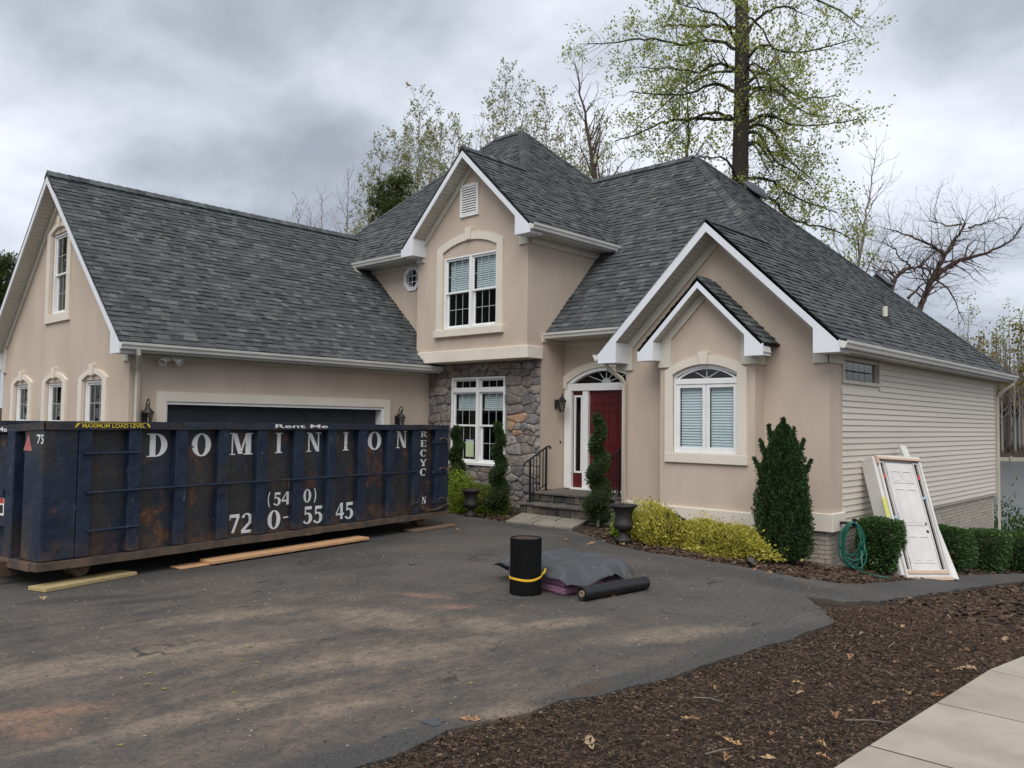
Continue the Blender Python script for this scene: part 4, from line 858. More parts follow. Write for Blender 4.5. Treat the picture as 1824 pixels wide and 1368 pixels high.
gable_trim(12.61, 12.21, -12.985, 7.86, -15.013, -10.957, 5.89, .97, fr=(-14.87, -11.34, 5.58, .26, .14))
gable_trim(13.065, 12.61, -7.219, 5.422, -9.534, -4.912, 3.203, .961, fr=(-9.3, -5.245, 2.88, .27, .17))
gable_trim(12.74, 12.441, -7.29, 4.392, -8.512, -6.085, 3.195, .985, fth=.17, retw=.33, fr=(-8.23, -6.345, 2.88, .26, .16))
MB(Fv).box(13.02, 13.545, 2.88, 3.1, -.004, .045).build('frieze_board', 'frieze', H)
MB(FX(-6.368)).box(12.70, 13.06, 2.88, 3.1, -.004, .04).build('frieze_board', 'frieze', H)
MB(FX(-9.3)).box(13.02, 13.3, 2.88, 3.1, -.1, .0).build('frieze_board', 'frieze', H)
# --- gutters and level soffits
def gutter(p, q, outw, drop=.0):
    p, q = Vector(p), Vector(q); d = (q - p); o = Vector(outw); F = FR(p, o, (0, 0, 1), d)
    prof = [(0, .01), (0, -.10), (.06, -.115), (.085, -.10), (.095, -.06), (.12, -.03), (.125, .01), (.115, .012), (.11, -.02), (.08, -.06), (.02, -.08), (.012, .01)]
    MB(F).prism(prof, 0, 1).build('gutter', 'gutter', H)
gutter((-14.455, 5.66, 3.13), (-14.455, 13.05, 3.13), (1, 0, 0))
gutter((-17.3, 12.575, 5.86), (-15.02, 12.575, 5.86), (0, -1, 0))
gutter((-10.952, 12.20, 5.86), (-10.952, 15.17, 5.86), (1, 0, 0))
gutter((-11.36, 13.20, 3.735), (-9.0, 13.20, 3.735), (0, -1, 0))
gutter((-4.907, 12.60, 3.17), (-4.907, 23.80, 3.17), (1, 0, 0))
gutter((-9.54, 12.62, 3.17), (-9.54, 13.2, 3.17), (-1, 0, 0))
def box_soffit(x0, x1, y0, y1, z): MB().box(x0, x1, y0, y1, z - .02, z).build('soffit', 'vinyl_soffit', H)
def eave_fascia(F, a0, a1, z0, z1): MB(F).box(a0, a1, z0, z1, -.02, 0).build('fascia', 'white_board', H)
box_soffit(-14.878, -14.48, 6.03, 13.05, 3.02); eave_fascia(FX(-14.458), 5.70, 13.04, 2.99, 3.12)
box_soffit(-17.5, -15.0, 12.60, 13.055, 5.76); eave_fascia(FY(12.58), -17.5, -15.02, 5.73, 5.86)
box_soffit(-11.355, -10.98, 12.62, 15.6, 5.76); eave_fascia(FX(-10.955), 12.23, 15.4, 5.73, 5.86)
box_soffit(-11.355, -9.15, 13.22, 13.835, 3.65); eave_fascia(FY(13.205), -11.355, -9.0, 3.62, 3.74)
box_soffit(-5.25, -4.93, 13.1, 23.7, 3.06); eave_fascia(FX(-4.91), 12.63, 23.7, 3.03, 3.17)
MB().box(-5.3, -4.93, 23.42, 23.76, 3.035, 3.06).box(-20, -4.93, 23.76, 23.78, 3.02, 3.17).build('soffit', 'vinyl_soffit', H)
def downspout(path, w=.07):
    b = MB(); b.tube(path, w * .62, 4); o = b.build('downspout', 'downspout', H)
downspout([(-14.40, 5.95, 3.05), (-14.40, 5.97, 2.95), (-14.78, 6.14, 2.72), (-14.82, 6.14, 2.62), (-14.82, 6.14, 0.02)])
downspout([(-9.42, 12.72, 3.02), (-9.40, 12.75, 2.92), (-9.22, 12.95, 2.72), (-9.18, 12.99, 2.62), (-9.18, 12.99, 0.1), (-9.10, 12.85, 0.02)])
downspout([(-4.86, 23.62, 3.08), (-4.87, 23.62, 2.98), (-5.14, 23.46, 2.74), (-5.19, 23.46, 2.64), (-5.19, 23.46, -1.5)])
downspout([(-10.9, 15.08, 5.76), (-10.9, 15.08, 5.66), (-11.0, 15.1, 5.58)]); downspout([(-17.2, 12.52, 5.78), (-17.2, 12.52, 5.68), (-17.12, 12.6, 5.58)])
# --- roof fittings
nR = N['block_right']; ctr = Vector((-9.52, 18.93, 7.63)) + nR * .10
uR = Vector((0, 1, 0)); vR = nR.cross(uR)
b = MB(FR(ctr, uR, vR, nR)); b.lathe(0, 0, [(.05, -.01), (.36, -.01), (.39, .01), (.385, .03), (.30, .085), (.16, .125), (.02, .135)], 28); sf = b.build('attic_fan', 'solar_disc', H, smooth=True)
b = MB(FR(ctr - nR * .10, uR, vR, nR)); b.lathe(0, 0, [(.22, 0), (.22, .10), (.19, .12)], 20); b.build('fan_base', 'rubber', sf)
for a in (0.4, 2.5, 4.6): b = MB(FR(ctr - nR * .10, uR, vR, nR)); b.box(.26 * math.cos(a) - .02, .26 * math.cos(a) + .02, .26 * math.sin(a) - .02, .26 * math.sin(a) + .02, 0, .125); b.build('bracket', 'chrome', sf)
b = MB(); b.tube([(-5.72, 17.0, 3.93), (-5.72, 17.0, 4.26)], .05, 12); pv = b.build('vent_pipe', 'pvc_pipe', H, smooth=False)
b = MB(); b.tube([(-5.72, 17.0, 3.9), (-5.72, 17.0, 4.06)], [.13, .07], 12); b.build('pipe_boot', 'rubber', pv)
b = MB(FR(Vector((-7.33, 21.55, 5.525)), uR, vR, nR)); b.box(-.2, .2, -.2, .2, 0, .10); b.box(-.26, .26, -.24, .24, .10, .13); b.build('roof_vent', 'solar_disc', H, bevel=.01)

# ------------------------------------------------------------------ entrance steps, landing, rails, lamps
ST_ = thing('entry_steps', 'dark stone steps rising to the red front door', 'steps', (-10.3, 12.6, 0))
def slabrow(x0, x1, y0, y1, z, n, name='step_slab'):
    r2 = random.Random(int(y0 * 100)); xs = [x0 + (x1 - x0) * k / n + (r2.uniform(-.08, .08) if 0 < k < n else 0) for k in range(n + 1)]
    for k in range(n): MB().box(xs[k] + .004, xs[k + 1] - .004, y0 + r2.uniform(-.012, .012), y1, z - .055, z + r2.uniform(-.003, .003)).build(name, 'step_slab', ST_, bevel=.012)
slabrow(-11.37, -9.22, 12.73, 13.82, 0.455, 4); slabrow(-11.42, -9.25, 12.40, 12.80, 0.245, 4)
MB().box(-11.35, -9.24, 12.80, 13.84, -.05, .40).box(-11.38, -9.27, 12.47, 12.80, -.05, .19).build('step_core', 'mortar', ST_)
r2 = random.Random(5)
for yf, z0, z1 in ((12.80, .25, .40), (12.47, .0, .19)):
    x = -11.37
    while x < -9.3:
        wd = r2.uniform(.14, .36); x1 = min(x + wd, -9.25)
        b = MB(FY(yf)); q = [(x + .008, z0 + .004), (x1 - .008, z0 + .004 + r2.uniform(0, .02)), (x1 - .012, z1 - .006), (x + .01 + r2.uniform(0, .02), z1 - .006)]
        b.prism(q, -.01, r2.uniform(.02, .05)); b.build('riser_stone', 'step_stone', ST_, bevel=.012); x = x1
LD = thing('stone_landing', 'grey flagstone landing of six slabs below the front steps', 'paving', (-10.2, 11.8, 0))
A, B_, C_, D_ = [Vector(p) for p in ((-10.6, 11.22, 0), (-11.28, 12.42, 0), (-9.6, 12.42, 0), (-9.08, 11.3, 0))]
def LDp(s, t): return (A.lerp(D_, s)).lerp(B_.lerp(C_, s), t)
for s0, s1, t0, t1 in ((0, .42, 0, .45), (0, .30, .45, 1), (.30, .64, .45, 1), (.42, .74, 0, .45), (.74, 1, 0, .55), (.64, 1, .55, 1)):
    if (s0, t0) == (.64, .55): pts = [LDp(.74, .55), LDp(1, .55), LDp(1, 1), LDp(.64, 1), LDp(.64, .45), LDp(.74, .45)]
    else: pts = [LDp(s0, t0), LDp(s1, t0), LDp(s1, t1), LDp(s0, t1)]
    c = sum(pts, Vector()) / len(pts); P = [c + (p - c) * (1 - .014 / max(.1, (p - c).length)) for p in pts]
    b = MB(); b.prism([(p.x, p.y) for p in P], -.03, .035 + rng.uniform(-.004, .004)); b.build('flagstone', 'flagstone', LD, bevel=.008)
def railing(x, label):
    t = thing('handrail', label, 'railing', (x, 12.6, .24), 'iron handrails beside the entry steps')
    z0, z1 = 1.10, 1.34
    for y, zb, zt in ((12.6, .245, z0), (13.1, .455, z1)):
        b = MB(); b.box(x - .016, x + .016, y - .016, y + .016, zb, zt); b.build('post', 'black_iron', t); MB().box(x - .05, x + .05, y - .05, y + .05, zb, zb + .01).build('post_foot', 'black_iron', t)
    b = MB(); b.tube([(x, 12.44, .99), (x, 12.42, 1.02), (x, 12.45, 1.045), (x, 12.6, z0 + .01), (x, 13.1, z1 + .01), (x, 13.2, z1 + .03), (x, 13.23, z1 + .01), (x, 13.22, z1 - .03)], .02, 8); b.build('top_rail', 'black_iron', t, smooth=True)
    b = MB(); b.tube([(x, 12.6, .36), (x, 13.1, .58)], .012, 6); b.build('bottom_rail', 'black_iron', t)
    for k in (1, 2, 3, 4):
        y = 12.6 + k * .1; b = MB(); b.box(x - .007, x + .007, y - .007, y + .007, .36 + .44 * (y - 12.6), z0 + .48 * (y - 12.6)); b.build('baluster', 'black_iron', t)
    return t
railing(-11.22, 'black iron handrail on the steps beside the stone wall'); railing(-9.36, 'black iron handrail half hidden behind the spiral shrub by the door')
def lantern(x, y, z, label, hook):
    t = thing('wall_lantern', label, 'lamp', (x, y, z), 'black wall lanterns')      # wall faces +x ; z = bottom of lantern body
    MB(FX(x)).box(y - .055, y + .055, z + .06, z + .26, 0, .025).build('back_plate', 'black_iron', t, bevel=.008)
    cx = x + .17
    b = MB()
    if hook: b.tube([(x + .02, y, z + .12), (x + .06, y, z + .30), (x + .11, y, z + .43), (x + .17, y, z + .47), (x + .22, y, z + .42), (x + .21, y, z + .36), (cx, y, z + .335)], .011, 6)
    else: b.tube([(x + .02, y, z + .2), (x + .09, y, z + .12), (x + .10, y, z + .02), (cx, y, z + .0)], .013, 6)
    b.build('arm', 'black_iron', t, smooth=True)
    b = MB(); b.lathe(cx, y, [(.045, z), (.05, z + .015), (.045, z + .02)], 6); b.lathe(cx, y, [(.10, z + .215), (.105, z + .225), (.06, z + .28), (.035, z + .31), (.02, z + .33), (.012, z + .35), (.02, z + .365), (.004, z + .40)], 6)
    for k in range(6):
        a = math.pi * k / 3; b.tube([(cx + .048 * math.cos(a), y + .048 * math.sin(a), z + .015), (cx + .086 * math.cos(a), y + .086 * math.sin(a), z + .22)], .006, 4)
    b.build('cage', 'black_iron', t)
    b = MB(); b.lathe(cx, y, [(.042, z + .02), (.08, z + .215)], 6); b.build('lamp_shade', 'lamp_glass', t)
    b = MB(); b.lathe(cx, y, [(.012, z + .02), (.012, z + .12), (.006, z + .14)], 8); b.build('candle', 'white_frame', t)
lantern(-11.36, 13.56, 2.10, 'black carriage lantern on the wall left of the red front door', False)
lantern(-14.88, 6.30, 1.72, 'black lantern left of the garage door above the dumpster rim', True)
lantern(-14.88, 12.06, 1.72, 'black lantern right of the garage door above the dumpster rim', True)
fl = thing('flood_light', 'twin white flood light under the garage eave', 'lamp', (-14.84, 6.65, 2.90))
MB(FX(-14.84)).box(6.60, 6.72, 2.89, 2.97, 0, .05).build('mount', 'white_frame', fl, bevel=.01)
for dy, ax in ((-.11, (.55, -.6, -.55)), (.13, (.6, .55, -.4))):
    d = Vector(ax).normalized(); o = Vector((-14.70, 6.66 + dy, 2.90)); u_ = d.orthogonal().normalized(); b = MB(FR(o, u_, d.cross(u_), d)); b.lathe(0, 0, [(.028, -.09), (.032, -.02), (.055, .02), (.068, .07), (.068, .085), (.058, .086), (.05, .07)], 14); lm = b.build('lamp_head', 'white_frame', fl, smooth=False)
    b = MB(FR(o, u_, d.cross(u_), d)); b.lathe(0, 0, [(.056, .078), (.03, .084)], 14); b.build('lens', 'chrome', lm)
# ------------------------------------------------------------------ dumpster
de, dn, do_ = Vector((-.1612, .9869, 0)), Vector((.9869, .1612, 0)), Vector((-9.71, 3.07, 0))
DF = FR(do_, de, (0, 0, 1), dn)                       # a along the long side, b up, c outward
DU = thing('dumpster', 'long dark blue roll-off dumpster with white lettering and rust', 'dumpster', tuple(do_))
Wd, Ld = 2.35, 6.98
def DB(): return MB(DF)
DB().box(0, Ld - .05, .285, 1.74, -.125, -.115).box(0, Ld, .285, 1.74, -Wd, -Wd + .02).build('side_panel', 'dumpster_panel', DU)
DB().box(0, Ld, .26, .284, -Wd + .01, -.03).build('floor', 'dumpster_end', DU)
MB(DF).prism([(-.0, .285), (.378, .285), (.378, 1.73), (-.0, 1.73)], -.114, -.02).build('corner_panel', 'dumpster_end', DU, bevel=.015)
MB(DF).box(-.005, .03, .285, 1.73, -.43, -.022).build('nose_panel', 'dumpster_end', DU, bevel=.012)
MB(DF).box(.10, .12, .285, 1.70, -1.9, -.44).build('nose_back', 'dumpster_end', DU)
for c0 in (-.77, -1.75): MB(DF).box(-.03, .10, .26, 1.70, c0, c0 + .165).build('nose_post', 'dumpster_rib', DU, bevel=.01)
MB(DF).box(-.05, .09, .95, 1.02, -1.58, -.78).build('nose_bar', 'dumpster_rib', DU); MB(DF).box(-.02, .09, .62, .94, -1.58, -.78).build('nose_plate', 'dumpster_end', DU)
MB(DF).box(-.005, .03, .285, 1.73, -Wd, -1.92).build('nose_panel', 'dumpster_end', DU, bevel=.012)
for a0, a1 in ((.378, .537), (.973, 1.137), (1.588, 1.749), (2.208, 2.377), (2.827, 3.0), (3.474, 3.657), (4.122, 4.299), (4.772, 4.952), (5.433, 5.603), (6.059, 6.221)):
    MB(DF).prism([(a0, .29), (a1, .29), (a1, 1.71), (a0, 1.71)], -.114, -.012).build('side_rib', 'dumpster_rib', DU, bevel=.008)
# door end
MB(DF).box(6.66, 6.93, .29, 1.72, -.114, -.004).build('door_post', 'dumpster_rib', DU, bevel=.01)
MB(DF).box(6.94, 7.03, .29, 1.72, -Wd + .02, -.01).build('tail_gate', 'dumpster_end', DU, bevel=.01)
for z in (.46, .98, 1.50):
    MB(DF).box(6.55, 6.98, z - .03, z + .03, -.003, .018).build('hinge_strap', 'dumpster_rib', DU, bevel=.005)
    b = MB(DF); b.tube([(6.985, z - .06, .01), (6.985, z + .06, .01)], .03, 8); b.build('hinge_pin', 'dumpster_rail', DU)
    b = MB(DF); b.tube([(6.72, z + .03, .02), (6.76, z + .065, .03), (6.84, z + .065, .03), (6.9, z + .03, .02)], .012, 5); b.build('hinge_bracket', 'dumpster_rail', DU)
b = MB(DF)
for k in range(15):
    s = k / 14; b.tube([(6.25 + s * .68, .40 - .07 * math.sin(math.pi * s), .012), (6.25 + (s + .06) * .68, .40 - .07 * math.sin(math.pi * min(1, s + .06)), .022)], .012, 5)
b.build('chain', 'dumpster_rail', DU)
b = MB(DF); b.tube([(5.95, .44, .0), (6.2, .50, .02), (6.24, .5, .02)], .016, 6); b.build('lever', 'dumpster_rib', DU)
for a0, a1, z in ((.43, 1.09, 1.438), (.47, 6.16, 1.008), (.49, 1.10, .58)):
    n = max(1, int((a1 - a0) / .6)); b = MB(DF); r2 = random.Random(int(z * 100))
    b.tube([(a0 + (a1 - a0) * k / n, z + r2.uniform(-.006, .006), .004) for k in range(n + 1)], .017, 6); b.build('side_rod', 'dumpster_rib', DU)
# rim (square tube, slightly bent) and bottom rail
def barpath(pts, w, h, name, m):
    b = MB(DF); R = []
    for a, z, c in pts: R.append([b.p(a, z, c), b.p(a, z + h, c), b.p(a, z + h, c - w), b.p(a, z, c - w)])
    for i in range(len(R) - 1):
        for k in range(4): b.f.append([R[i][k], R[i][(k + 1) % 4], R[i + 1][(k + 1) % 4], R[i + 1][k]])
    b.f += [R[0], R[-1][::-1]]; return b.build(name, m, DU)
r2 = random.Random(9)
barpath([(a_, 1.712 + r2.uniform(-.004, .004), .012 + r2.uniform(-.01, .01)) for a_ in [k * 7.0 / 20 for k in range(21)]], .13, .082, 'top_rim', 'dumpster_rim')
barpath([(a_, 1.712, -Wd + .09) for a_ in (0, 3.5, 7.0)], .1, .08, 'top_rim', 'dumpster_rim')
b = MB(DF); R = []
for c in (.0, -.5, -1.0, -1.7, -2.3):
    z = 1.712 + c * .05; R.append([b.p(-.02, z, c), b.p(-.02, z + .08, c), b.p(.10, z + .08, c), b.p(.10, z, c)])
for i in range(4):
    for k in range(4): b.f.append([R[i][k], R[i][(k + 1) % 4], R[i + 1][(k + 1) % 4], R[i + 1][k]])
b.build('top_rim', 'dumpster_rim', DU)
barpath([(a_, .195 + r2.uniform(-.004, .004), .03 + r2.uniform(-.018, .012)) for a_ in [-.05 + k * 7.08 / 24 for k in range(25)]], .14, .085, 'bottom_rail', 'dumpster_rail')
MB(DF).box(-.06, .06, .19, .275, -1.6, -.12).build('nose_rail', 'dumpster_rail', DU)
for c in (-.62, -1.75): MB(DF).box(-.3, Ld - .2, .09, .255, c - .06, c + .02).build('skid_rail', 'dumpster_end', DU)
for a_ in (.8, 2.2, 3.6, 5.0, 6.4): MB(DF).box(a_, a_ + .08, .20, .258, -2.25, -.12).build('cross_member', 'dumpster_rail', DU)
for a_ in (.55, 6.52):
    for c in (-.30, -2.15):
        F2 = FR(do_ + de * a_ + dn * c + Vector((0, 0, .155)), de, (0, 0, 1), dn); b = MB(F2); b.lathe(0, 0, [(.10, -.1), (.112, -.09), (.112, .09), (.095, .1), (.06, .098)], 22); wh = b.build('wheel', 'steel_wheel', DU)
        b = MB(F2); b.lathe(0, 0, [(.035, .09), (.035, .125), (.02, .13)], 6); b.build('axle', 'steel_wheel', wh)
MB(DF).box(-.021, -.016, .735, .93, -1.10, -.80).build('warning_sticker', 'letter_white', DU)
st_ = SC.objects['warning_sticker']; MB(DF).box(-.0235, -.021, .87, .925, -1.09, -.81).build('sticker_header', 'decal_red', st_); MB(DF).box(-.0235, -.021, .76, .85, -.91, -.82).build('sticker_mark', 'decal_black', st_)
# lettering: glyphs drawn as plates a few mm proud of the paint
def ell(cx, cz, rx, rz, t0, t1, n=18): return [(cx + rx * math.cos(math.radians(t0 + (t1 - t0) * k / n)), cz + rz * math.sin(math.radians(t0 + (t1 - t0) * k / n))) for k in range(n + 1)]
def bar(x0, z0, x1, z1, w):                              # slanted bar with level ends
    return [(x0 - w / 2, z0), (x0 + w / 2, z0), (x1 + w / 2, z1), (x1 - w / 2, z1)]
def glyph(ch):
    """list of ('p', polygon) or ('s', outer, inner) in a cell of width 1, height 1"""
    R_ = lambda a, c, d, f: ('p', [(a, c), (d, c), (d, f), (a, f)])
    if ch == 'I': return [R_(.30, .05, .70, .95), R_(.1, 0, .9, .05), R_(.1, .95, .9, 1)]
    if ch == 'D': return [R_(.14, .04, .42, .96), R_(.0, 0, .44, .045), R_(.0, .955, .44, 1), ('s', ell(.42, .5, .58, .5, 90, -90), ell(.42, .5, .28, .45, 90, -90))]
    if ch in 'O0': return [('s', ell(.5, .5, .5, .51, 0, 360, 28), ell(.5, .5, .22 if ch == 'O' else .2, .45, 0, 360, 28))]
    if ch == 'N': return [R_(.12, .04, .21, .96), R_(.79, 0, .88, .96), ('p', bar(.22, .98, .78, .02, .26)), R_(0, 0, .33, .045), R_(.0, .955, .2, 1), R_(.66, .955, 1, 1)]
    if ch == 'M': return [R_(.08, .04, .14, .96), R_(.68, .04, .92, .96), ('p', bar(.20, .98, .46, .04, .2)), ('p', bar(.46, .04, .72, .98, .08)), R_(0, 0, .24, .045), R_(.6, 0, 1, .045), R_(.0, .955, .2, 1), R_(.7, .955, 1, 1)]
    if ch == 'R': return [R_(.12, .04, .38, .96), R_(0, 0, .5, .05), R_(0, .95, .4, 1), ('s', ell(.38, .75, .5, .25, 90, -90), ell(.38, .75, .22, .19, 90, -90)), ('p', bar(.52, .5, .82, 0, .26)), R_(.7, 0, 1, .05)]
    if ch == 'E': return [R_(.12, .05, .40, .95), R_(0, 0, .9, .07), R_(0, .93, .9, 1), R_(.4, .46, .7, .55), R_(.82, .07, .92, .26), R_(.82, .74, .92, .93)]
    if ch == 'C': return [('s', ell(.52, .5, .5, .51, 50, 310), ell(.56, .5, .26, .44, 50, 310)), R_(.80, .68, .88, 1)]
    if ch == 'Y': return [R_(.36, .04, .64, .45), R_(.2, 0, .8, .05), ('p', bar(.48, .45, .16, .95, .26)), ('p', bar(.56, .45, .84, .95, .1)), R_(0, .95, .36, 1), R_(.66, .95, 1, 1)]
    if ch == '7': return [R_(.0, .82, .92, 1), ('p', bar(.30, 0, .80, .82, .24)), R_(.0, .70, .08, .82)]
    if ch == '2': return [('s', ell(.48, .68, .46, .32, 160, -40), ell(.44, .68, .2, .25, 160, -40)), ('p', bar(.14, .14, .70, .50, .3)), R_(.04, 0, .95, .15), R_(.87, .15, .95, .30)]
    if ch == '5': return [R_(.16, .82, .86, 1), R_(.16, .52, .28, .82), ('s', ell(.42, .32, .5, .33, 125, -150), ell(.38, .32, .22, .25, 125, -150))]
    if ch == '4': return [R_(.54, 0, .82, 1), R_(.0, .25, .54, .38), R_(.82, .25, .98, .38), ('p', [(.0, .38), (.14, .38), (.54, .9), (.54, 1)])]
    if ch == '(': return [('s', ell(.9, .5, .75, .62, 120, 240), ell(.98, .5, .58, .6, 120, 240))]
    if ch == ')': return [('s', ell(.1, .5, .75, .62, 60, -60), ell(.02, .5, .58, .6, 60, -60))]
    if ch == '-': return [R_(.0, .3, 1, .62)]
    if ch == '1': return [R_(.35, .05, .65, .95), R_(.15, 0, .85, .06)]
    return []
def letter(ch, a0, a1, z0, z1, c=-.1135, m='letter_white', F=DF, parent=None, name='letter'):
    b = MB(F); k = 0
    for g in glyph(ch):
        cc = c + k * .0003; k += 1
        if g[0] == 'p': b.prism([(a0 + x_ * (a1 - a0), z0 + y_ * (z1 - z0)) for x_, y_ in g[1]], c - .0012, cc + .0008)
        else: b.strip([(a0 + x_ * (a1 - a0), z0 + y_ * (z1 - z0)) for x_, y_ in g[1]], [(a0 + x_ * (a1 - a0), z0 + y_ * (z1 - z0)) for x_, y_ in g[2]], c - .0012, cc + .0008)
    b.build(name, m, parent or DU)
for ch, a0, a1, z1, z0 in (('D', 1.255, 1.53, 1.661, 1.379), ('O', 1.875, 2.158, 1.66, 1.37), ('M', 2.45, 2.825, 1.665, 1.373), ('I', 3.195, 3.352, 1.665, 1.38), ('N', 3.785, 4.065, 1.668, 1.386),
                           ('I', 4.508, 4.657, 1.672, 1.39), ('O', 5.066, 5.377, 1.677, 1.388), ('N', 5.735, 6.01, 1.688, 1.404),
                           ('R', 6.357, 6.545, 1.684, 1.582), ('E', 6.360, 6.53, 1.526, 1.415), ('C', 6.358, 6.535, 1.366, 1.248), ('Y', 6.36, 6.54, 1.198, 1.084), ('C', 6.358, 6.54, 1.04, .918), ('N', 6.43, 6.54, .552, .434)):
    letter(ch, a0, a1, z0, z1)
for ch, a0, a1, z1, z0 in (('(', 3.095, 3.17, .835, .635), ('5', 3.205, 3.345, .828, .645), ('4', 3.352, 3.512, .83, .645), ('0', 3.752, 3.90, .84, .648), (')', 3.93, 4.01, .84, .64),
                           ('7', 2.48, 2.65, .58, .335), ('2', 2.665, 2.865, .583, .316), ('0', 3.11, 3.335, .58, .322), ('-', 3.392, 3.496, .50, .44), ('5', 3.755, 3.945, .588, .335), ('5', 3.955, 4.15, .583, .328), ('4', 4.405, 4.58, .59, .345), ('5', 4.595, 4.79, .589, .333)):
    letter(ch, a0, a1, z0, z1)
NF = FR(do_ + de * (-.0062), -dn, (0, 0, 1), -de)        # nose face: a runs away from the corner
NFr = FR(do_ + de * (-.0062) , dn, (0, 0, 1), -de)
letter('7', -.165, -.085, 1.56, 1.655, c=.0015, F=NFr); letter('5', -.078, .0 - .022, 1.555, 1.655, c=.0015, F=NFr)
MB(NFr).prism([(-.44, 1.475), (-.26, 1.475), (-.345, 1.66)], .0003, .003).build('warning_triangle', 'decal_pink', DU)
def text_mesh(txt, F, a0, a1, z0, z1, m, parent, name, c=.001, serif=False):
    cu = bpy.data.curves.new('t', 'FONT'); cu.body = txt; cu.extrude = 0.0; cu.offset = 0.012; ob = bpy.data.objects.new('t', cu); COL.objects.link(ob)
    bpy.context.view_layer.update(); me = bpy.data.meshes.new_from_object(ob.evaluated_get(bpy.context.evaluated_depsgraph_get())); bpy.data.objects.remove(ob)
    xs = [v.co.x for v in me.vertices]; ys2 = [v.co.y for v in me.vertices]; b = MB(F)
    for v in me.vertices: b.p(a0 + (v.co.x - min(xs)) / (max(xs) - min(xs)) * (a1 - a0), z0 + (v.co.y - min(ys2)) / (max(ys2) - min(ys2)) * (z1 - z0), c)
    b.f = [list(p.vertices) for p in me.polygons]; return b.build(name, m, parent, fix=False)
text_mesh('MAXIMUM', DF, .385, .70, 1.732, 1.776, 'letter_yellow', DU, 'rim_lettering', c=.0245); text_mesh('LOAD LEVEL', DF, .73, 1.14, 1.732, 1.776, 'letter_yellow', DU, 'rim_lettering', c=.0245)
b = MB(DF); b.box(.37, 1.15, 1.783, 1.789, .022, .0242); b.prism([(.30, 1.735), (.315, 1.735), (.365, 1.785), (.33, 1.785)], .022, .0242); b.prism([(1.155, 1.785), (1.18, 1.785), (1.21, 1.745), (1.19, 1.735)], .022, .0242); b.build('rim_stripe', 'letter_yellow', DU)
text_mesh('Rent Me', DF, 3.09, 4.07, 1.735, 1.786, 'letter_white', DU, 'rim_lettering', c=.0245)
text_mesh('Me', NFr, -1.0, -.80, 1.675, 1.725, 'letter_white', DU, 'rim_lettering', c=.0165)
# ------------------------------------------------------------------ boards under the dumpster
def board(p, q, w, th, z, m, label, group=None, lift=0):
    p, q = Vector((*p, z)), Vector((*q, z + lift)); d = (q - p); L = d.length; u_ = d / L; s_ = Vector((-u_.y, u_.x, 0)).normalized(); t = thing('timber_board', label, 'board', tuple(p), group)
    F = FR(p, u_, s_, u_.cross(s_)); MB(F).box(0, L, -w / 2, w / 2, 0, th).build('board', m, t, bevel=.004)
    return t
def single_board(p, q, w, th, z, m, label, lift=0):
    p, q = Vector((*p, z)), Vector((*q, z + lift)); d = (q - p); L = d.length; u_ = d / L; s_ = Vector((-u_.y, u_.x, 0)).normalized()
    F = FR(p, u_, s_, u_.cross(s_)); o = MB(F).box(0, L, -w / 2, w / 2, 0, th).build('timber_board', m, None, bevel=.004); tag(o, label, 'board', 'boards lying under the dumpster')
single_board((-9.67, 3.03), (-10.01, 4.12), .29, .04, .003, 'treated_lumber', 'yellowish board under the near dumpster wheel')
single_board((-10.0, 5.08), (-10.42, 7.83), .28, .04, .022, 'lumber', 'long fresh orange plank lying along the dumpster side', lift=.004)
single_board((-9.99, 4.68), (-10.12, 5.6), .24, .018, .003, 'lumber', 'short thin orange board poking out under the long plank')
single_board((-10.70, 9.0), (-10.83, 10.08), .26, .038, .003, 'old_lumber', 'weathered brown board under the far dumpster wheel')
# ------------------------------------------------------------------ roofing supplies
b = MB(); RC = Vector((-6.05, 6.74, 0)); prof = []
rr = thing('felt_roll', 'upright black roofing felt roll with a yellow strap', 'roll', tuple(RC))
b.lathe(RC.x, RC.y, [(.172, .002), (.174, .02), (.171, .3), (.173, .595), (.170, .602), (.150, .602), (.148, .55)], 40); b.build('felt', 'felt_black', rr, smooth=False)
b = MB(); b.lathe(RC.x, RC.y, [(.147, .54), (.147, .596), (.02, .590)], 32); b.build('inner_wraps', 'cardboard', rr)
b = MB(); R = []
for k in range(33):
    a = 2 * math.pi * k / 32; z = .185 + .018 * math.sin(a - .4) + .006 * math.sin(3 * a); R.append([b.p(RC.x + r * math.cos(a), RC.y + r * math.sin(a), z + dz) for r, dz in ((.174, -.013), (.181, -.008), (.181, .008), (.174, .013))])
for k in range(32):
    for q in range(4): b.f.append([R[k][q], R[k][(q + 1) % 4], R[k + 1][(q + 1) % 4], R[k + 1][q]])
b.tube([(RC.x + .15, RC.y + .10, .21), (RC.x + .175, RC.y + .11, .235), (RC.x + .18, RC.y + .12, .275)], [.014, .013, .01], 6); b.build('strap', 'strap_yellow', rr)
e1, e2, c0_ = Vector((-.985, .17, 0)), Vector((.10, .995, 0)), Vector((-5.69, 6.95, 0))
BF = FR(c0_, e1, e2, (0, 0, 1))
k = 0
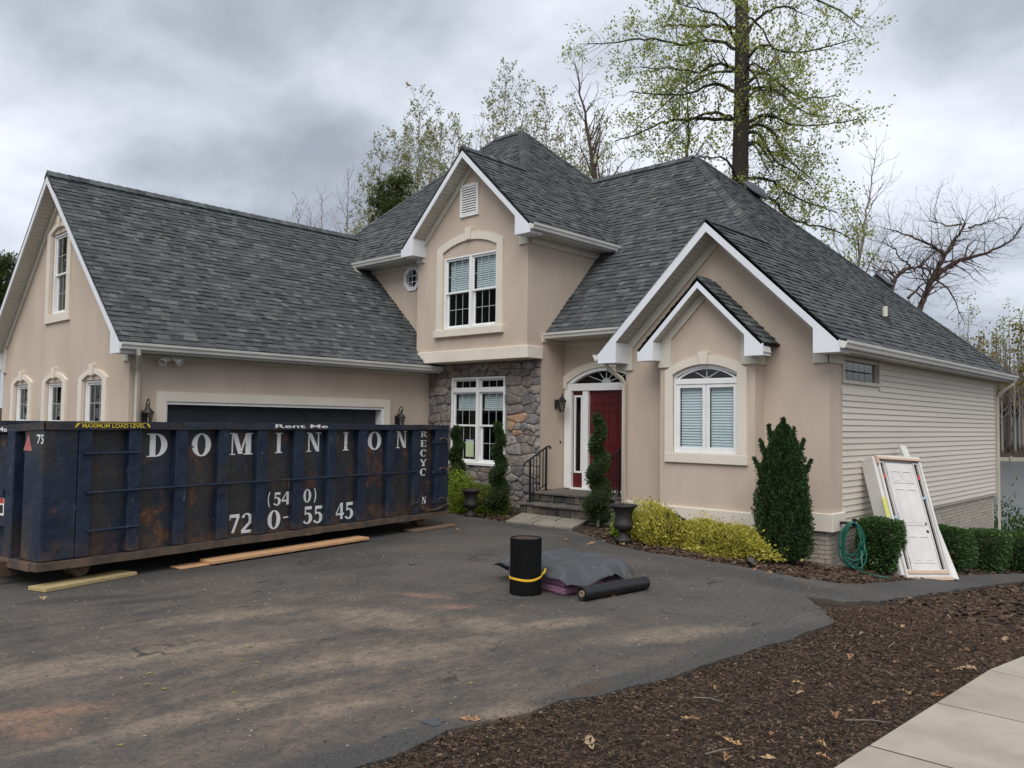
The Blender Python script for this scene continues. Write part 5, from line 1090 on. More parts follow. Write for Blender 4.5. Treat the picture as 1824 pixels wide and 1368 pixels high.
for lay in range(3):
    for j in range(3):
        jx, jy = rng.uniform(-.015, .015), rng.uniform(-.012, .012); z = .004 + lay * .078
        lab = ['%s pink wrapped shingle bundle, %s of the stack under the tarp' % (('near', 'middle', 'far')[j], ('bottom layer', 'second layer', 'top layer')[lay])][0]
        t = thing('shingle_bundle', lab, 'bundle', tuple(c0_ + e1 * .5 + e2 * (.17 + .335 * j) + Vector((0, 0, z))), 'pink bundles of shingles under the tarp')
        n_ = 8; b = MB(BF)
        b.box(jx, 1.0 + jx, .335 * j + jy + .006, .335 * (j + 1) + jy - .006, z, z + .072); b.build('pink_wrapping', 'pink_wrap', t, bevel=.012)
        b = MB(BF); b.box(jx - .003, jx + .3, .335 * j + jy + .16 * (j == 0), .335 * (j + 1) + jy - .004, z + .012, z + .06) if j in (1, 2) else b.box(jx - .003, jx + .02, .29 + jy, .335 + jy, z + .012, z + .06)
        b.build('black_label', 'black_wrap', t)
        for q in (.02, .037, .053): MB(BF).box(jx + .0, 1.0 + jx, .335 * j + jy + .0035, .335 * (j + 1) + jy - .0035, z + q, z + q + .0025).build('shingle_edge', 'cardboard', t)
        if j == 1 and lay < 3:
            SFm = FR(c0_ + e1 * (jx - .0042), e2, (0, 0, 1), -e1); text_mesh('DURATION', SFm, .345 + jy, .60 + jy, z + .022, z + .05, 'letter_white', t, 'label_lettering')
        if j == 0: MB(BF).box(jx - .0035, jx + .01, .245 + jy, .285 + jy, z + .012, z + .06).build('red_label', 'decal_red', t)
TPq = [(-.17, -.10), (-.16, 1.10), (1.14, 1.14), (1.20, -.07)]
b = MB(); n = 56; G = []
def tz(a_, c_):
    dx = max(-a_ - .01, a_ - 1.01, 0); dy = max(-c_ - .01, c_ - 1.02, 0); dd = math.hypot(dx, dy)
    z = .272 + .03 * math.exp(-((a_ - .50) ** 2 / .16 + (c_ - .80) ** 2 / .05)) + .014 * math.sin(11 * a_ - 4 * c_) * (a_ < 1.2)
    z += .030 * math.exp(-((a_ - .10) ** 2 / .012 + (c_ - .30) ** 2 / .02)) - .03 * math.exp(-((a_ - .10) ** 2 / .01 + (c_ - .52) ** 2 / .012)) + .035 * math.exp(-((a_ - .06) ** 2 / .02 + (c_ - .78) ** 2 / .02))
    z -= .022 * math.exp(-((c_ - .56 + .18 * a_) / .018) ** 2) - .012 * math.exp(-((a_ - .62 + .3 * c_) / .022) ** 2) - .010 * math.exp(-((c_ - .60 + .18 * a_) / .03) ** 2)
    z += .012 * math.sin(22 * c_ + 5 * a_) * math.exp(-(a_ / .18) ** 2)
    drop = dd * .95 * (1 + .35 * math.sin(9 * (a_ + c_) + 1))
    if c_ > .85 and a_ < .25: drop -= dd * .75                     # stiff corner that sticks out and curls
    return max(z - drop, .012)
for i in range(n + 1):
    for j in range(n + 1):
        s, t = i / n, j / n
        qa = (TPq[0][0] * (1 - s) + TPq[1][0] * s) * (1 - t) + (TPq[3][0] * (1 - s) + TPq[2][0] * s) * t + .02 * math.sin(7 * s) * (t < .1)
        qc = (TPq[0][1] * (1 - s) + TPq[1][1] * s) * (1 - t) + (TPq[3][1] * (1 - s) + TPq[2][1] * s) * t
        z = tz(qa, qc); cu = max(0, s - .80) * max(0, .3 - t)
        if cu > 0: z -= cu * cu * 95
        p = c0_ + e1 * qa + e2 * qc; G.append(b.p(p.x, p.y, max(z, .012)))
for i in range(n):
    for j in range(n): b.f.append([G[i * (n + 1) + j], G[(i + 1) * (n + 1) + j], G[(i + 1) * (n + 1) + j + 1], G[i * (n + 1) + j + 1]])
tp = b.build('tarp', 'tarp', None, smooth=True, fix=False); tag(tp, 'grey roofing felt sheet draped over pink shingle bundles', 'tarp')
md = tp.modifiers.new('thick', 'SOLIDIFY'); md.thickness = .005; md.offset = 1
p0, p1 = Vector((-5.37, 6.86, .077)), Vector((-5.26, 7.88, .077)); d = (p1 - p0).normalized(); s_ = Vector((d.y, -d.x, 0)); RFm = FR(p0, s_, (0, 0, 1), d)
ur = thing('underlayment_roll', 'black wrapped roll of underlayment lying on the asphalt', 'roll', tuple(p0))
b = MB(RFm); L = (p1 - p0).length; b.lathe(0, 0, [(.036, .012), (.070, 0), (.074, .01), (.0725, L * .3), (.075, L * .6), (.073, L - .01), (.069, L), (.03, L - .01)], 28); b.build('wrapped_roll', 'roll_wrap', ur, smooth=False)
b = MB(RFm); b.lathe(0, 0, [(.035, .011), (.035, -.004), (.024, -.004), (.022, .05)], 18); b.build('core_tube', 'core_tube', ur)
# ------------------------------------------------------------------ leaning door unit and board
BL = Vector((-4.36, 13.9, -.555)); Uv = Vector((-.62, .42, 1.95)); Hh = Uv.length; Uv.normalize(); Rv = Vector((.43, .92, 0)); Rv = (Rv - Uv * Rv.dot(Uv)).normalized(); Nv = Rv.cross(Uv)
LF = FR(BL, Rv, Uv, Nv); Wd_ = .96
DT = thing('door_unit', 'white prehung six panel door with sidelights leaning on the siding', 'door', tuple(BL))
MB(LF).ring(0, Wd_, 0.05, Hh, .045, -.16, 0.0).build('door_frame', 'door_white', DT, bevel=.004)
MB(LF).box(.045, Wd_ - .045, .09, Hh - .05, -.13, -.09).build('back_panel', 'door_white', DT)
d0, d1 = .18, .78
DS = MB(LF).box(d0, d1, .16, Hh - .12, -.088, -.03).build('door_slab', 'door_white', DT, bevel=.004)
for x0, x1 in ((d0 + .075, d0 + .285), (d1 - .285, d1 - .075)):
    for z0, z1 in ((.28, .72), (.90, 1.52), (1.62, 1.83)):
        MB(LF).ring(x0, x1, z0, z1, .018, -.032, -.020).build('panel_moulding', 'door_white', DS, bevel=.003); MB(LF).box(x0 + .04, x1 - .04, z0 + .04, z1 - .04, -.032, -.024).build('raised_panel', 'door_white', DS, bevel=.004)
for x0, x1 in ((.055, .15), (.81, .905)):
    MB(LF).ring(x0 - .012, x1 + .012, .16, Hh - .10, .02, -.088, -.035).build('sidelight', 'door_white', DT); MB(LF).box(x0 + .008, x1 - .008, .18, Hh - .12, -.075, -.07).build('pane', 'dark_room', DT)
    MB(LF).box(x0 + .045, x1 - .015, Hh - .40, Hh - .31, -.069, -.04).build('red_clip', 'decal_red', DT, bevel=.01); MB(LF).box(x0 + .03, x1 + .01, 1.0 + (x0 > .5) * .35, 1.05 + (x0 > .5) * .35, -.069, -.03).build('blue_tape', 'tape_blue', DT, bevel=.01)
for z in (.28, 1.02, 1.78): MB(LF).box(d0 - .018, d0 + .006, z, z + .1, -.05, -.022).build('hinge', 'chrome', DT)
for z in (.93, .80): b = MB(FR(BL + Rv * (d1 - .06) + Uv * z + Nv * -.03, Rv, Uv, Nv)); b.lathe(0, 0, [(.026, 0), (.026, .006), (.02, .008)], 14); b.build('lock_bore', 'black_iron', DS)
MB(LF).box(-.01, Wd_ + .01, .0, .05, -.14, .01).box(.05, Wd_ - .05, .10, .155, -.088, .012).box(-.005, Wd_ + .005, Hh - .075, Hh - .035, .001, .018).build('pine_cleat', 'raw_pine', DT, bevel=.003)
MB(LF).box(-.075, -.008, .02, Hh - .02, -.30, -.02).build('second_frame', 'door_white', DT, bevel=.01); MB(LF).box(-.03, .0, Hh - .16, Hh - .02, -.02, .03).build('corner_bracket', 'raw_pine', DT)
MB(LF).box(-.10, -.012, 1.02, 1.36, -.019, -.012).build('yellow_notice', 'paper_yellow', DT)
p = Vector((-3.93, 14.83, -.60)); q = Vector((-5.1, 16.0, 1.52)); d = (q - p); L = d.length; d /= L; s_ = Vector((.43, .9, 0)); s_ = (s_ - d * s_.dot(d)).normalized()
tag(MB(FR(p, s_, d, s_.cross(d))).box(-.07, .07, 0, L, -.02, .02).build('white_board', 'door_white', None, bevel=.004), 'narrow white board leaning behind the white door unit', 'board')
# ------------------------------------------------------------------ garden hose
hz = thing('garden_hose', 'green garden hose coiled on a hanger at the corner', 'hose', (-5.02, 13.34, -.3))
MB().box(-5.20, -4.98, 13.30, 13.38, .30, .34).box(-5.0, -4.97, 13.29, 13.39, .28, .40).build('hanger', 'black_iron', hz)
hp = []; r2 = random.Random(4); tr_ = Vector((.80, .60, 0)); nt_ = Vector((.60, -.80, 0)); cen = Vector((-5.0, 13.3, .02))
for k in range(9 * 26):
    a = 2 * math.pi * k / 26; lp = k // 26; w_ = .155 + .03 * math.sin(lp * 2.3) + .012 * math.sin(k * .05); h_ = .31 + .05 * math.sin(lp * 1.7 + 1); off = -.05 * math.sin(lp * 1.1) * (1 - math.sin(a)) * .5
    hp.append(cen + tr_ * (w_ * math.cos(a) * (1 - .25 * math.sin(a)) + off) + Vector((0, 0, .33 - h_ + h_ * math.sin(a))) + nt_ * (.012 * (lp % 5) + .02 * math.sin(a * 2 + lp)))
last = hp[-1]; tail = [last + Vector((.02, -.02, -.3)), Vector((-4.85, 13.0, ground_h(-4.85, 13) + .08)), Vector((-4.66, 12.75, ground_h(-4.66, 12.75) + .025)), Vector((-4.4, 12.6, ground_h(-4.4, 12.6) + .02)), Vector((-4.22, 12.66, ground_h(-4.2, 12.66) + .02))]
b = MB(); b.tube([tuple(p_) for p_ in hp + tail], .013, 6); b.build('hose', 'hose_green', hz, smooth=True)
# garden spot light
gs = thing('garden_spotlight', 'small black garden spotlight at the edge of the mulch', 'lamp', (-5.45, 10.75, ground_h(-5.45, 10.75)))
o = Vector((-5.45, 10.75, ground_h(-5.45, 10.75) + .05)); d = Vector((.5, -.55, .45)).normalized(); u_ = d.orthogonal().normalized(); b = MB(FR(o, u_, d.cross(u_), d)); b.lathe(0, 0, [(.02, -.09), (.03, -.07), (.04, .03), (.055, .06), (.05, .065), (.045, .05)], 12); b.build('lamp_head', 'black_iron', gs)
b = MB(); b.tube([tuple(o - Vector((0, 0, .08))), tuple(o)], .012, 6); b.build('stake', 'black_iron', gs)
# ------------------------------------------------------------------ urns
def urn(x, y, s, label):
    z = ground_h(x, y); t = thing('garden_urn', label, 'urn', (x, y, z), 'black cast urns'); P = [(.13, 0), (.13, .045), (.10, .055), (.085, .09), (.055, .12), (.05, .15), (.09, .175), (.135, .20), (.155, .24), (.155, .275), (.135, .31), (.125, .37), (.135, .44), (.165, .50), (.205, .535), (.215, .55), (.205, .565), (.18, .56), (.16, .50)]
    b = MB(); b.lathe(x, y, [(r * s, z + h_ * s) for r, h_ in P], 28); b.build('urn_bowl', 'cast_iron', t, smooth=True)
    b = MB(); b.lathe(x, y, [(.165 * s, z + .52 * s), (.06 * s, z + .54 * s)], 20); b.build('soil', 'soil', t)
    b = MB(); r3 = random.Random(2)
    for k in range(7): a = r3.uniform(0, 6.28); b.tube([(x + .04 * math.cos(a), y + .04 * math.sin(a), z + .53 * s), (x + .07 * math.cos(a), y + .07 * math.sin(a), z + (.56 + .05 * r3.random()) * s)], .006, 4)
    b.build('dead_stem', 'bark', t)
urn(-11.73, 11.42, .92, 'black urn in front of the stone wall near the dumpster'); urn(-7.63, 10.80, 1.03, 'black urn beside the yellow shrubs right of the steps')

# ------------------------------------------------------------------ foliage helpers
NR = np.random.default_rng(5)
def leaf_mesh(name, P, D, size, m, parent=None, wid=.5, kind=None, fold=0.0):
    P = np.asarray(P, float); D = np.asarray(D, float); n = len(P); D /= np.linalg.norm(D, axis=1, keepdims=True) + 1e-9
    size = np.broadcast_to(np.asarray(size, float), (n,))[:, None]
    r = NR.normal(size=(n, 3)); S = np.cross(D, r); S /= np.linalg.norm(S, axis=1, keepdims=True) + 1e-9
    Nn = np.cross(D, S)
    V = np.stack([P, P + D * size * .5 + S * size * wid * .5 + Nn * size * fold, P + D * size, P + D * size * .5 - S * size * wid * .5 + Nn * size * fold], 1).reshape(-1, 3)
    off = OFF.get(parent, Vector()); V = V - np.array(off)
    me = bpy.data.meshes.new(name); me.vertices.add(4 * n); me.vertices.foreach_set('co', V.ravel().astype(np.float32))
    me.loops.add(4 * n); me.loops.foreach_set('vertex_index', np.arange(4 * n, dtype=np.int32)); me.polygons.add(n); me.polygons.foreach_set('loop_start', np.arange(0, 4 * n, 4, dtype=np.int32))
    me.update(calc_edges=True); me.materials.append(MATS[m]); o = bpy.data.objects.new(name, me); COL.objects.link(o)
    if parent: o.parent = parent; OFF[o] = off
    if kind: o['kind'] = kind
    return o
def lump(n, seedv):                                      # smooth random bumps over directions
    r = np.random.default_rng(seedv); K = r.normal(size=(n, 3)); K /= np.linalg.norm(K, axis=1, keepdims=True); A_ = r.uniform(-1, 1, n); Sg = r.uniform(6, 22, n)
    return lambda d: sum(A_[i] * np.exp(Sg[i] * (d @ K[i] - 1)) for i in range(n))
def mound(name, x, y, rx, ry, h, m, n, leaf, label, cat='shrub', group=None, seedv=1, core='shade_core', zb=None, rough=.45):
    z = ground_h(x, y) if zb is None else zb; t = thing(name, label, cat, (x, y, z), group); r = np.random.default_rng(seedv); L_ = lump(26, seedv)
    d = r.normal(size=(n, 3)); d[:, 2] = np.abs(d[:, 2]) * .95 - .18; d /= np.linalg.norm(d, axis=1, keepdims=True)
    rad = (1 + rough * L_(d)) * r.uniform(.55, 1.04, n) ** .6 * (1 + .38 * (r.random(n) > .90) * r.random(n))
    P = np.stack([x + d[:, 0] * rx * rad, y + d[:, 1] * ry * rad, z + .12 * h + np.maximum(d[:, 2], -.12) * h * .88 * rad], 1)
    D = d + r.normal(size=(n, 3)) * .55 + np.array([0, 0, .45]); leaf_mesh('foliage', P, D, r.uniform(.6, 1.25, n) * leaf, m, t)
    b = MB(); prof = [(.02, .02), (.55, .05), (.72, .3), (.6, .55), (.3, .72), (.03, .78)]; b.lathe(x, y, [(q * rx, z + k * h) for q, k in prof], 14, sq=ry / rx); b.build('shade_core', core, t, smooth=True)  # solid core added to stop light passing through the leaves
    b = MB(); r3 = random.Random(seedv)
    for k in range(6): a = r3.uniform(0, 6.28); b.tube([(x + .08 * math.cos(a), y + .08 * math.sin(a), z - .03), (x + .4 * rx * math.cos(a), y + .4 * ry * math.sin(a), z + .4 * h)], .012, 5)
    b.build('stem', 'bark', t); return t
mound('golden_shrub', -7.22, 11.42, .58, .54, .64, 'gold_leaf', 11000, .05, 'golden yellow shrub right behind the urn by the corner bay', group='golden shrubs along the house', seedv=2, core='shade_core')
mound('golden_shrub', -6.28, 11.46, .62, .54, .50, 'gold_leaf', 11000, .05, 'golden yellow shrub under the arched window beside the cone evergreen', group='golden shrubs along the house', seedv=3)
mound('golden_shrub', -7.98, 11.45, .26, .26, .42, 'lime_leaf', 3500, .05, 'small lime green shrub left of the urn beside the spiral', group='golden shrubs along the house', seedv=4)
mound('lime_shrub', -12.38, 11.85, .36, .36, .62, 'lime_leaf', 7000, .05, 'bright lime shrub between the dumpster end and the urn', seedv=5)
mound('olive_shrub', -11.93, 12.12, .38, .36, .55, 'olive_leaf', 7000, .05, 'olive green shrub between the urn and the spiral evergreen', seedv=6)
def spiral(x, y, H_, r0, label, seedv, n=12000):
    z = ground_h(x, y); t = thing('spiral_evergreen', label, 'topiary', (x, y, z), 'spiral clipped evergreens'); r = np.random.default_rng(seedv)
    s = r.random(n) ** 1.15; turns = 3.4; a = s * turns * 2 * math.pi + seedv; R_ = r0 * (1 - .62 * s) * .29; tr = r0 * (.68 - .42 * s)
    c = np.stack([x + R_ * np.cos(a), y + R_ * np.sin(a), z + .10 + s * (H_ - .16)], 1); d = r.normal(size=(n, 3)); d /= np.linalg.norm(d, axis=1, keepdims=True)
    pull = r.uniform(.62, 1.05, n)[:, None]; P = c + d * np.stack([tr, tr, tr * .8], 1) * pull
    leaf_mesh('foliage', P, d + r.normal(size=(n, 3)) * .5 + np.array([0, 0, .7]), r.uniform(.025, .055, n), 'spiral_green', t, wid=.5)
    b = MB(); K = 70; b.tube([(x + r0 * (1 - .62 * k / K) * .29 * math.cos(k / K * turns * 2 * math.pi + seedv), y + r0 * (1 - .62 * k / K) * .29 * math.sin(k / K * turns * 2 * math.pi + seedv), z + .10 + k / K * (H_ - .16)) for k in range(K + 1)], [r0 * (.47 - .33 * k / K) for k in range(K + 1)], 8); b.build('shade_core', 'shade_core', t, smooth=True)  # dark coil added inside the foliage, coloured as its inner shade
    b = MB(); b.tube([(x, y, z - .03), (x, y, z + H_ * .8)], [.03, .012], 6); b.build('trunk', 'bark_pale', t)
spiral(-9.17, 12.18, 2.05, .33, 'spiral clipped evergreen in front of the red door', 1)
spiral(-11.58, 12.05, 1.86, .29, 'spiral clipped evergreen against the stone wall beside the window', 2)
spiral(-13.05, 12.25, 1.78, .30, 'spiral clipped evergreen half hidden behind the dumpster end', 3)
def cone(x, y, H_, r0, label):
    z = ground_h(x, y); t = thing('cone_evergreen', label, 'shrub', (x, y, z)); r = np.random.default_rng(8); n = 30000
    s = r.random(n) ** .85; a = r.uniform(0, 2 * math.pi, n); prof = np.interp(s, [0, .06, .25, .55, .8, .93, 1], [.78, .95, 1, .86, .60, .36, .12]); lob = 1 + .10 * np.sin(a * 5 + 6 * s) + .09 * np.sin(a * 9 - 14 * s) + .05 * np.sin(a * 17 + 31 * s)
    R_ = r0 * prof * lob * r.uniform(.66, 1.03, n) ** .7; P = np.stack([x + R_ * np.cos(a), y + R_ * np.sin(a), z + .05 + s * (H_ - .1)], 1)
    tips = [(0, 0, 1.02), (.11, .06, .95), (-.14, -.10, .97), (.20, .14, .87), (-.22, -.18, .86), (.26, .22, .72), (-.27, -.25, .73)]
    Q = []
    for tx, ty, th in tips:
        k = 700; q = r.random(k); Q.append(np.stack([x + tx * (.7 + .5 * q) + r.normal(size=k) * .035 * (1.1 - q), y + ty * (.7 + .5 * q) + r.normal(size=k) * .035 * (1.1 - q), z + (th - .16 + .17 * q) * H_], 1))
    P = np.concatenate([P] + Q); n = len(P); out_ = P - np.array([x, y, z]); out_[:, 2] = 0; out_ /= np.linalg.norm(out_, axis=1, keepdims=True) + 1e-6
    leaf_mesh('foliage', P, out_ * .55 + np.array([0, 0, 1.0]) + r.normal(size=(n, 3)) * .42, r.uniform(.03, .065, n), 'evergreen', t, wid=.42)
    b = MB(); b.lathe(x, y, [(r0 * .5, z + .02), (r0 * .72, z + .25 * H_), (r0 * .58, z + .55 * H_), (r0 * .3, z + .8 * H_), (.02, z + .9 * H_)], 16); b.build('shade_core', 'shade_core', t, smooth=True)  # core added under the leaves, shade painted in its colour
    b = MB(); b.tube([(x, y, z - .05), (x, y, z + .3)], .05, 6); b.build('trunk', 'bark', t)
cone(-5.55, 12.02, 2.10, .39, 'tall dark cone shaped evergreen at the house corner')
def hedge(x, y, sx, sy_, h, label, seedv, group='clipped box hedges by the siding', n=7500, z=None, rot=0.0):
    z = ground_h(x, y) if z is None else z; t = thing('box_hedge', label, 'hedge', (x, y, z), group); r = np.random.default_rng(seedv)
    d = r.normal(size=(n, 3)); d /= np.abs(d).max(1, keepdims=True) ** .78 * np.linalg.norm(d, axis=1, keepdims=True) ** .22
    L_ = lump(30, seedv); dn_ = d / np.linalg.norm(d, axis=1, keepdims=True); pull = r.uniform(.72, 1.02, n) ** .6 * (1 + .09 * L_(dn_))
    q = d * pull[:, None] * np.array([sx / 2, sy_ / 2, h * .5]); P = q + np.array([x, y, z + h * .52]); P[:, 2] = np.maximum(P[:, 2], z + .02)
    leaf_mesh('foliage', P, dn_ + r.normal(size=(n, 3)) * .6 + np.array([0, 0, .35]), r.uniform(.035, .07, n), 'boxwood', t, wid=.62)
    MB().box(x - sx * .36, x + sx * .36, y - sy_ * .36, y + sy_ * .36, z + .05, z + h * .84).build('shade_core', 'shade_core', t, bevel=.06)  # dark block added inside the hedge in place of inner shade
hedge(-4.80, 14.02, .60, .72, .82, 'clipped green hedge between the hose and the white door', 1)
hedge(-4.85, 17.75, .85, 1.15, .78, 'clipped green hedge just right of the leaning door', 2)
hedge(-4.72, 20.0, .85, 1.3, .78, 'middle clipped hedge under the painted brick', 3)
hedge(-4.55, 22.3, .85, 1.4, .80, 'farthest clipped hedge near the house rear corner', 4)
mound('corner_shrub', -5.4, 26.2, 1.15, 1.15, 1.75, 'boxwood', 8000, .09, 'round green shrub beyond the rear corner of the house', seedv=9, zb=-2.3)
# ------------------------------------------------------------------ trees
def grow(tw, leaves, p, d, L, r, depth, P, R):
    n = max(3, int(L / P['seg'])); pts = [p.copy()]; rad = [r]; st = L / n
    for i in range(n):
        d = (d + Vector((R.gauss(0, P['wob']), R.gauss(0, P['wob']), R.gauss(0, P['wob']) + P['lift'][min(depth, len(P['lift']) - 1)]))).normalized(); p = p + d * st
        pts.append(p.copy()); rad.append(r * (1 - .8 * (i + 1) / n))
        if depth < P['depth'] and i >= n * P.get('bare', .15) and R.random() < P['dens'][depth]:
            ax = d.orthogonal().normalized(); ax.rotate(Matrix.Rotation(R.uniform(0, 6.283), 3, d)); nd = d.copy(); nd.rotate(Matrix.Rotation(math.radians(R.uniform(*P['ang'])), 3, ax))
            grow(tw, leaves, p.copy(), nd, L * R.uniform(*P['ratio']) * (1.1 - .5 * i / n), max(rad[-1] * .62, P['rmin']), depth + 1, P, R)
        if depth >= P['depth'] - P.get('leafdepth', 0) and leaves is not None: leaves.append((p.copy(), d.copy()))
    tw.tube(pts, [max(q, P['rmin'] * .6) for q in rad], 6 if r > .06 else (4 if r > .02 else 3), cap=False)
def leaves_out(name, L_, m, parent, per, spread, size, seedv, wid=.7):
    if not L_: return
    r = np.random.default_rng(seedv); P = np.array([tuple(p) for p, d in L_]); D = np.array([tuple(d) for p, d in L_])
    P = np.repeat(P, per, 0) + r.normal(size=(len(P) * per, 3)) * spread; D = np.repeat(D, per, 0) + r.normal(size=P.shape) * .9
    leaf_mesh(name, P, D, r.uniform(.6, 1.3, len(P)) * size, m, parent, wid=wid)
def limb_path(root, ctrl, az):                            # ctrl = (side offset, height); az tilts the limb out of the facing plane
    side = Rt * math.cos(az) + Fh * math.sin(az); k = 1 / max(.45, math.cos(az)) if abs(az) < 1.2 else 1
    return [Vector((root.x, root.y, 0)) + side * (a * k) + Vector((0, 0, z)) for a, z in ctrl]
def dress(tw, leaves, path, r0, P, R, tip=.25):
    n = len(path); rad = [r0 * (1 - (1 - tip) * i / (n - 1)) for i in range(n)]
    fine = []; fr = []
    for i in range(n - 1):
        for k in range(4): fine.append(path[i].lerp(path[i + 1], k / 4)); fr.append(rad[i] + (rad[i + 1] - rad[i]) * k / 4)
    fine.append(path[-1]); fr.append(rad[-1])
    for _ in range(2):                                  # round the corners
        fine = [fine[0]] + [(fine[i - 1] + fine[i] * 2 + fine[i + 1]) / 4 for i in range(1, len(fine) - 1)] + [fine[-1]]
    fine = [f + Vector((R.gauss(0, .02), R.gauss(0, .02), R.gauss(0, .02))) for f in fine]
    tw.tube(fine, fr, 7, cap=True)
    for i in range(P.get('start', 3), len(fine)):
        d = (fine[i] - fine[i - 1]).normalized()
        for _ in range(P['per_node']):
            if R.random() < P['node_p']:
                ax = d.orthogonal().normalized(); ax.rotate(Matrix.Rotation(R.uniform(0, 6.283), 3, d)); nd = d.copy(); nd.rotate(Matrix.Rotation(math.radians(R.uniform(35, 85)), 3, ax)); nd.z += P.get('nodez', .15)
                grow(tw, leaves, fine[i].copy(), nd.normalized(), R.uniform(*P['len']), max(fr[i] * .38, .012), 1, P, R)
TUL = [[(-0.19, 15.88), (-0.59, 16.22), (-1.33, 16.4), (-2.12, 16.27), (-2.95, 16.78), (-3.79, 16.84), (-4.78, 16.85), (-5.47, 16.94)], [(-0.19, 16.62), (-0.83, 16.78), (-1.57, 16.72), (-2.41, 16.78), (-3.0, 16.73)], [(-0.22, 14.94), (-0.44, 15.11), (-0.83, 15.15), (-1.33, 14.97), (-1.67, 14.62), (-2.12, 14.72), (-2.61, 14.64), (-3.9, 14.5)], [(-0.27, 14.2), (-0.83, 14.46), (-1.33, 14.38), (-1.82, 14.03), (-2.6, 13.9), (-4.2, 13.9)], [(-0.29, 13.21), (-0.83, 13.5), (-1.43, 13.44), (-2.02, 13.19), (-2.71, 12.59)], [(-.29, 13.24), (-1.43, 13.5), (-2.21, 13.65), (-2.81, 13.55), (-3.5, 13.27), (-4.4, 13.2)], [(0.23, 16.42), (0.5, 16.87), (1.14, 17.23), (1.63, 17.08), (2.03, 16.69)], [(0.23, 15.44), (0.5, 15.79), (0.84, 15.79), (1.14, 15.45), (1.9, 15.2), (3.4, 15.3)], [(0.33, 14.6), (0.65, 15.0), (0.99, 15.05), (1.39, 14.81), (2.13, 14.33), (2.87, 14.24), (4.0, 14.5)], [(0.35, 14.4), (0.79, 14.56), (1.29, 14.71), (1.93, 14.52), (2.41, 14.23), (3.4, 14.05), (4.3, 14.3)], [(0.2, 13.07), (0.79, 13.32), (1.24, 13.23), (1.68, 12.94), (2.6, 12.8), (4.0, 13.0)], [(0.23, 12.77), (0.6, 13.12), (1.04, 13.18), (1.58, 12.84), (1.83, 12.35), (2.32, 11.91), (3.3, 11.4)], [(0.3, 12.72), (0.75, 12.78), (1.14, 12.14), (1.39, 11.75), (2.13, 11.47), (3.0, 10.9)], [(0.2, 12.13), (0.5, 12.38), (0.84, 12.09), (1.14, 11.55), (1.19, 11.21)], [(0.01, 10.94), (0.6, 11.0), (1.14, 10.81), (1.63, 10.37), (2.4, 9.9), (3.3, 9.6)], [(.2, 10.6), (0.73, 10.4), (1.21, 10.1), (1.62, 9.49), (2.4, 9.17), (3.24, 9.01), (4.08, 8.54)]]
TUL += [[(-.2, 17.6), (-1, 18.1), (-2, 18.2), (-3.4, 18.0)], [(.2, 17.9), (1, 18.4), (2.2, 18.5), (4.2, 17.9), (5.0, 17.4)], [(-.2, 19), (-1.2, 19.8), (-2.5, 20)], [(.2, 19.5), (1.3, 20.4), (2.4, 20.5)], [(0, 21), (.8, 22.3), (1.2, 23)], [(0, 21.5), (-.9, 22.6), (-1.3, 23.4)]]
def tulip():
    R = random.Random(21); root = Vector((-14.37, 27.63, ground_h(-14.37, 27.6))); t = thing('tulip_tree', 'tall tree with thick dark trunk and fresh pale green leaves behind the roof', 'tree', tuple(root))
    tw = MB(); lv_ = []
    pth = [Vector((root.x, root.y, z)) + Rt * (.05 * math.sin(z * .5)) for z in (root.z - .2, 2, 5, 8, 10, 12, 14, 16, 17.5, 19, 21, 23.5)]
    b = MB(); b.tube(pth, [.40, .36, .34, .32, .305, .29, .28, .26, .24, .19, .12, .03], 16); b.build('trunk', 'bark', t, smooth=True)
    P = dict(seg=.24, wob=.17, lift=(0, .02, .03, .05), depth=3, dens=(.55, .55, .5), ang=(25, 70), ratio=(.38, .66), rmin=.0055, per_node=3, start=4, node_p=.60, len=(.6, 1.6), leafdepth=1, nodez=.05)
    for ctrl in TUL: dress(tw, lv_, limb_path(root, ctrl, R.uniform(-.55, .55)), .072, P, R)
    for k in range(8):
        az = R.choice((-1, 1)) * R.uniform(.9, 1.5); z = R.uniform(10.5, 19); s = R.choice((-1, 1)); sc = R.uniform(.7, 1.15)
        dress(tw, lv_, limb_path(root, [(s * .2, z), (s * .7 * sc, z + .4), (s * 1.4 * sc, z + .35), (s * 2.4 * sc, z - .2), (s * 3.2 * sc, z - .6)], az), .055, P, R)
    for k in range(8):                                  # tufts of shoots on the trunk
        z = R.uniform(10, 18); a = R.uniform(0, 6.28); p_ = Vector((root.x + .22 * math.cos(a), root.y + .22 * math.sin(a), z)); grow(tw, lv_, p_, Vector((math.cos(a), math.sin(a), .5)), R.uniform(.3, .7), .01, 2, P, R)
    tw.build('branches', 'bark', t, fix=False); leaves_out('crown', lv_, 'spring_leaf', t, 3, .10, .092, 3, .85)
tulip()
PB = dict(seg=.26, wob=.10, lift=(.02, .05, .06, .06), depth=3, dens=(.62, .55, .5), ang=(20, 48), ratio=(.36, .62), rmin=.009, bare=.15, leafdepth=1, nst=44, whorl=2)
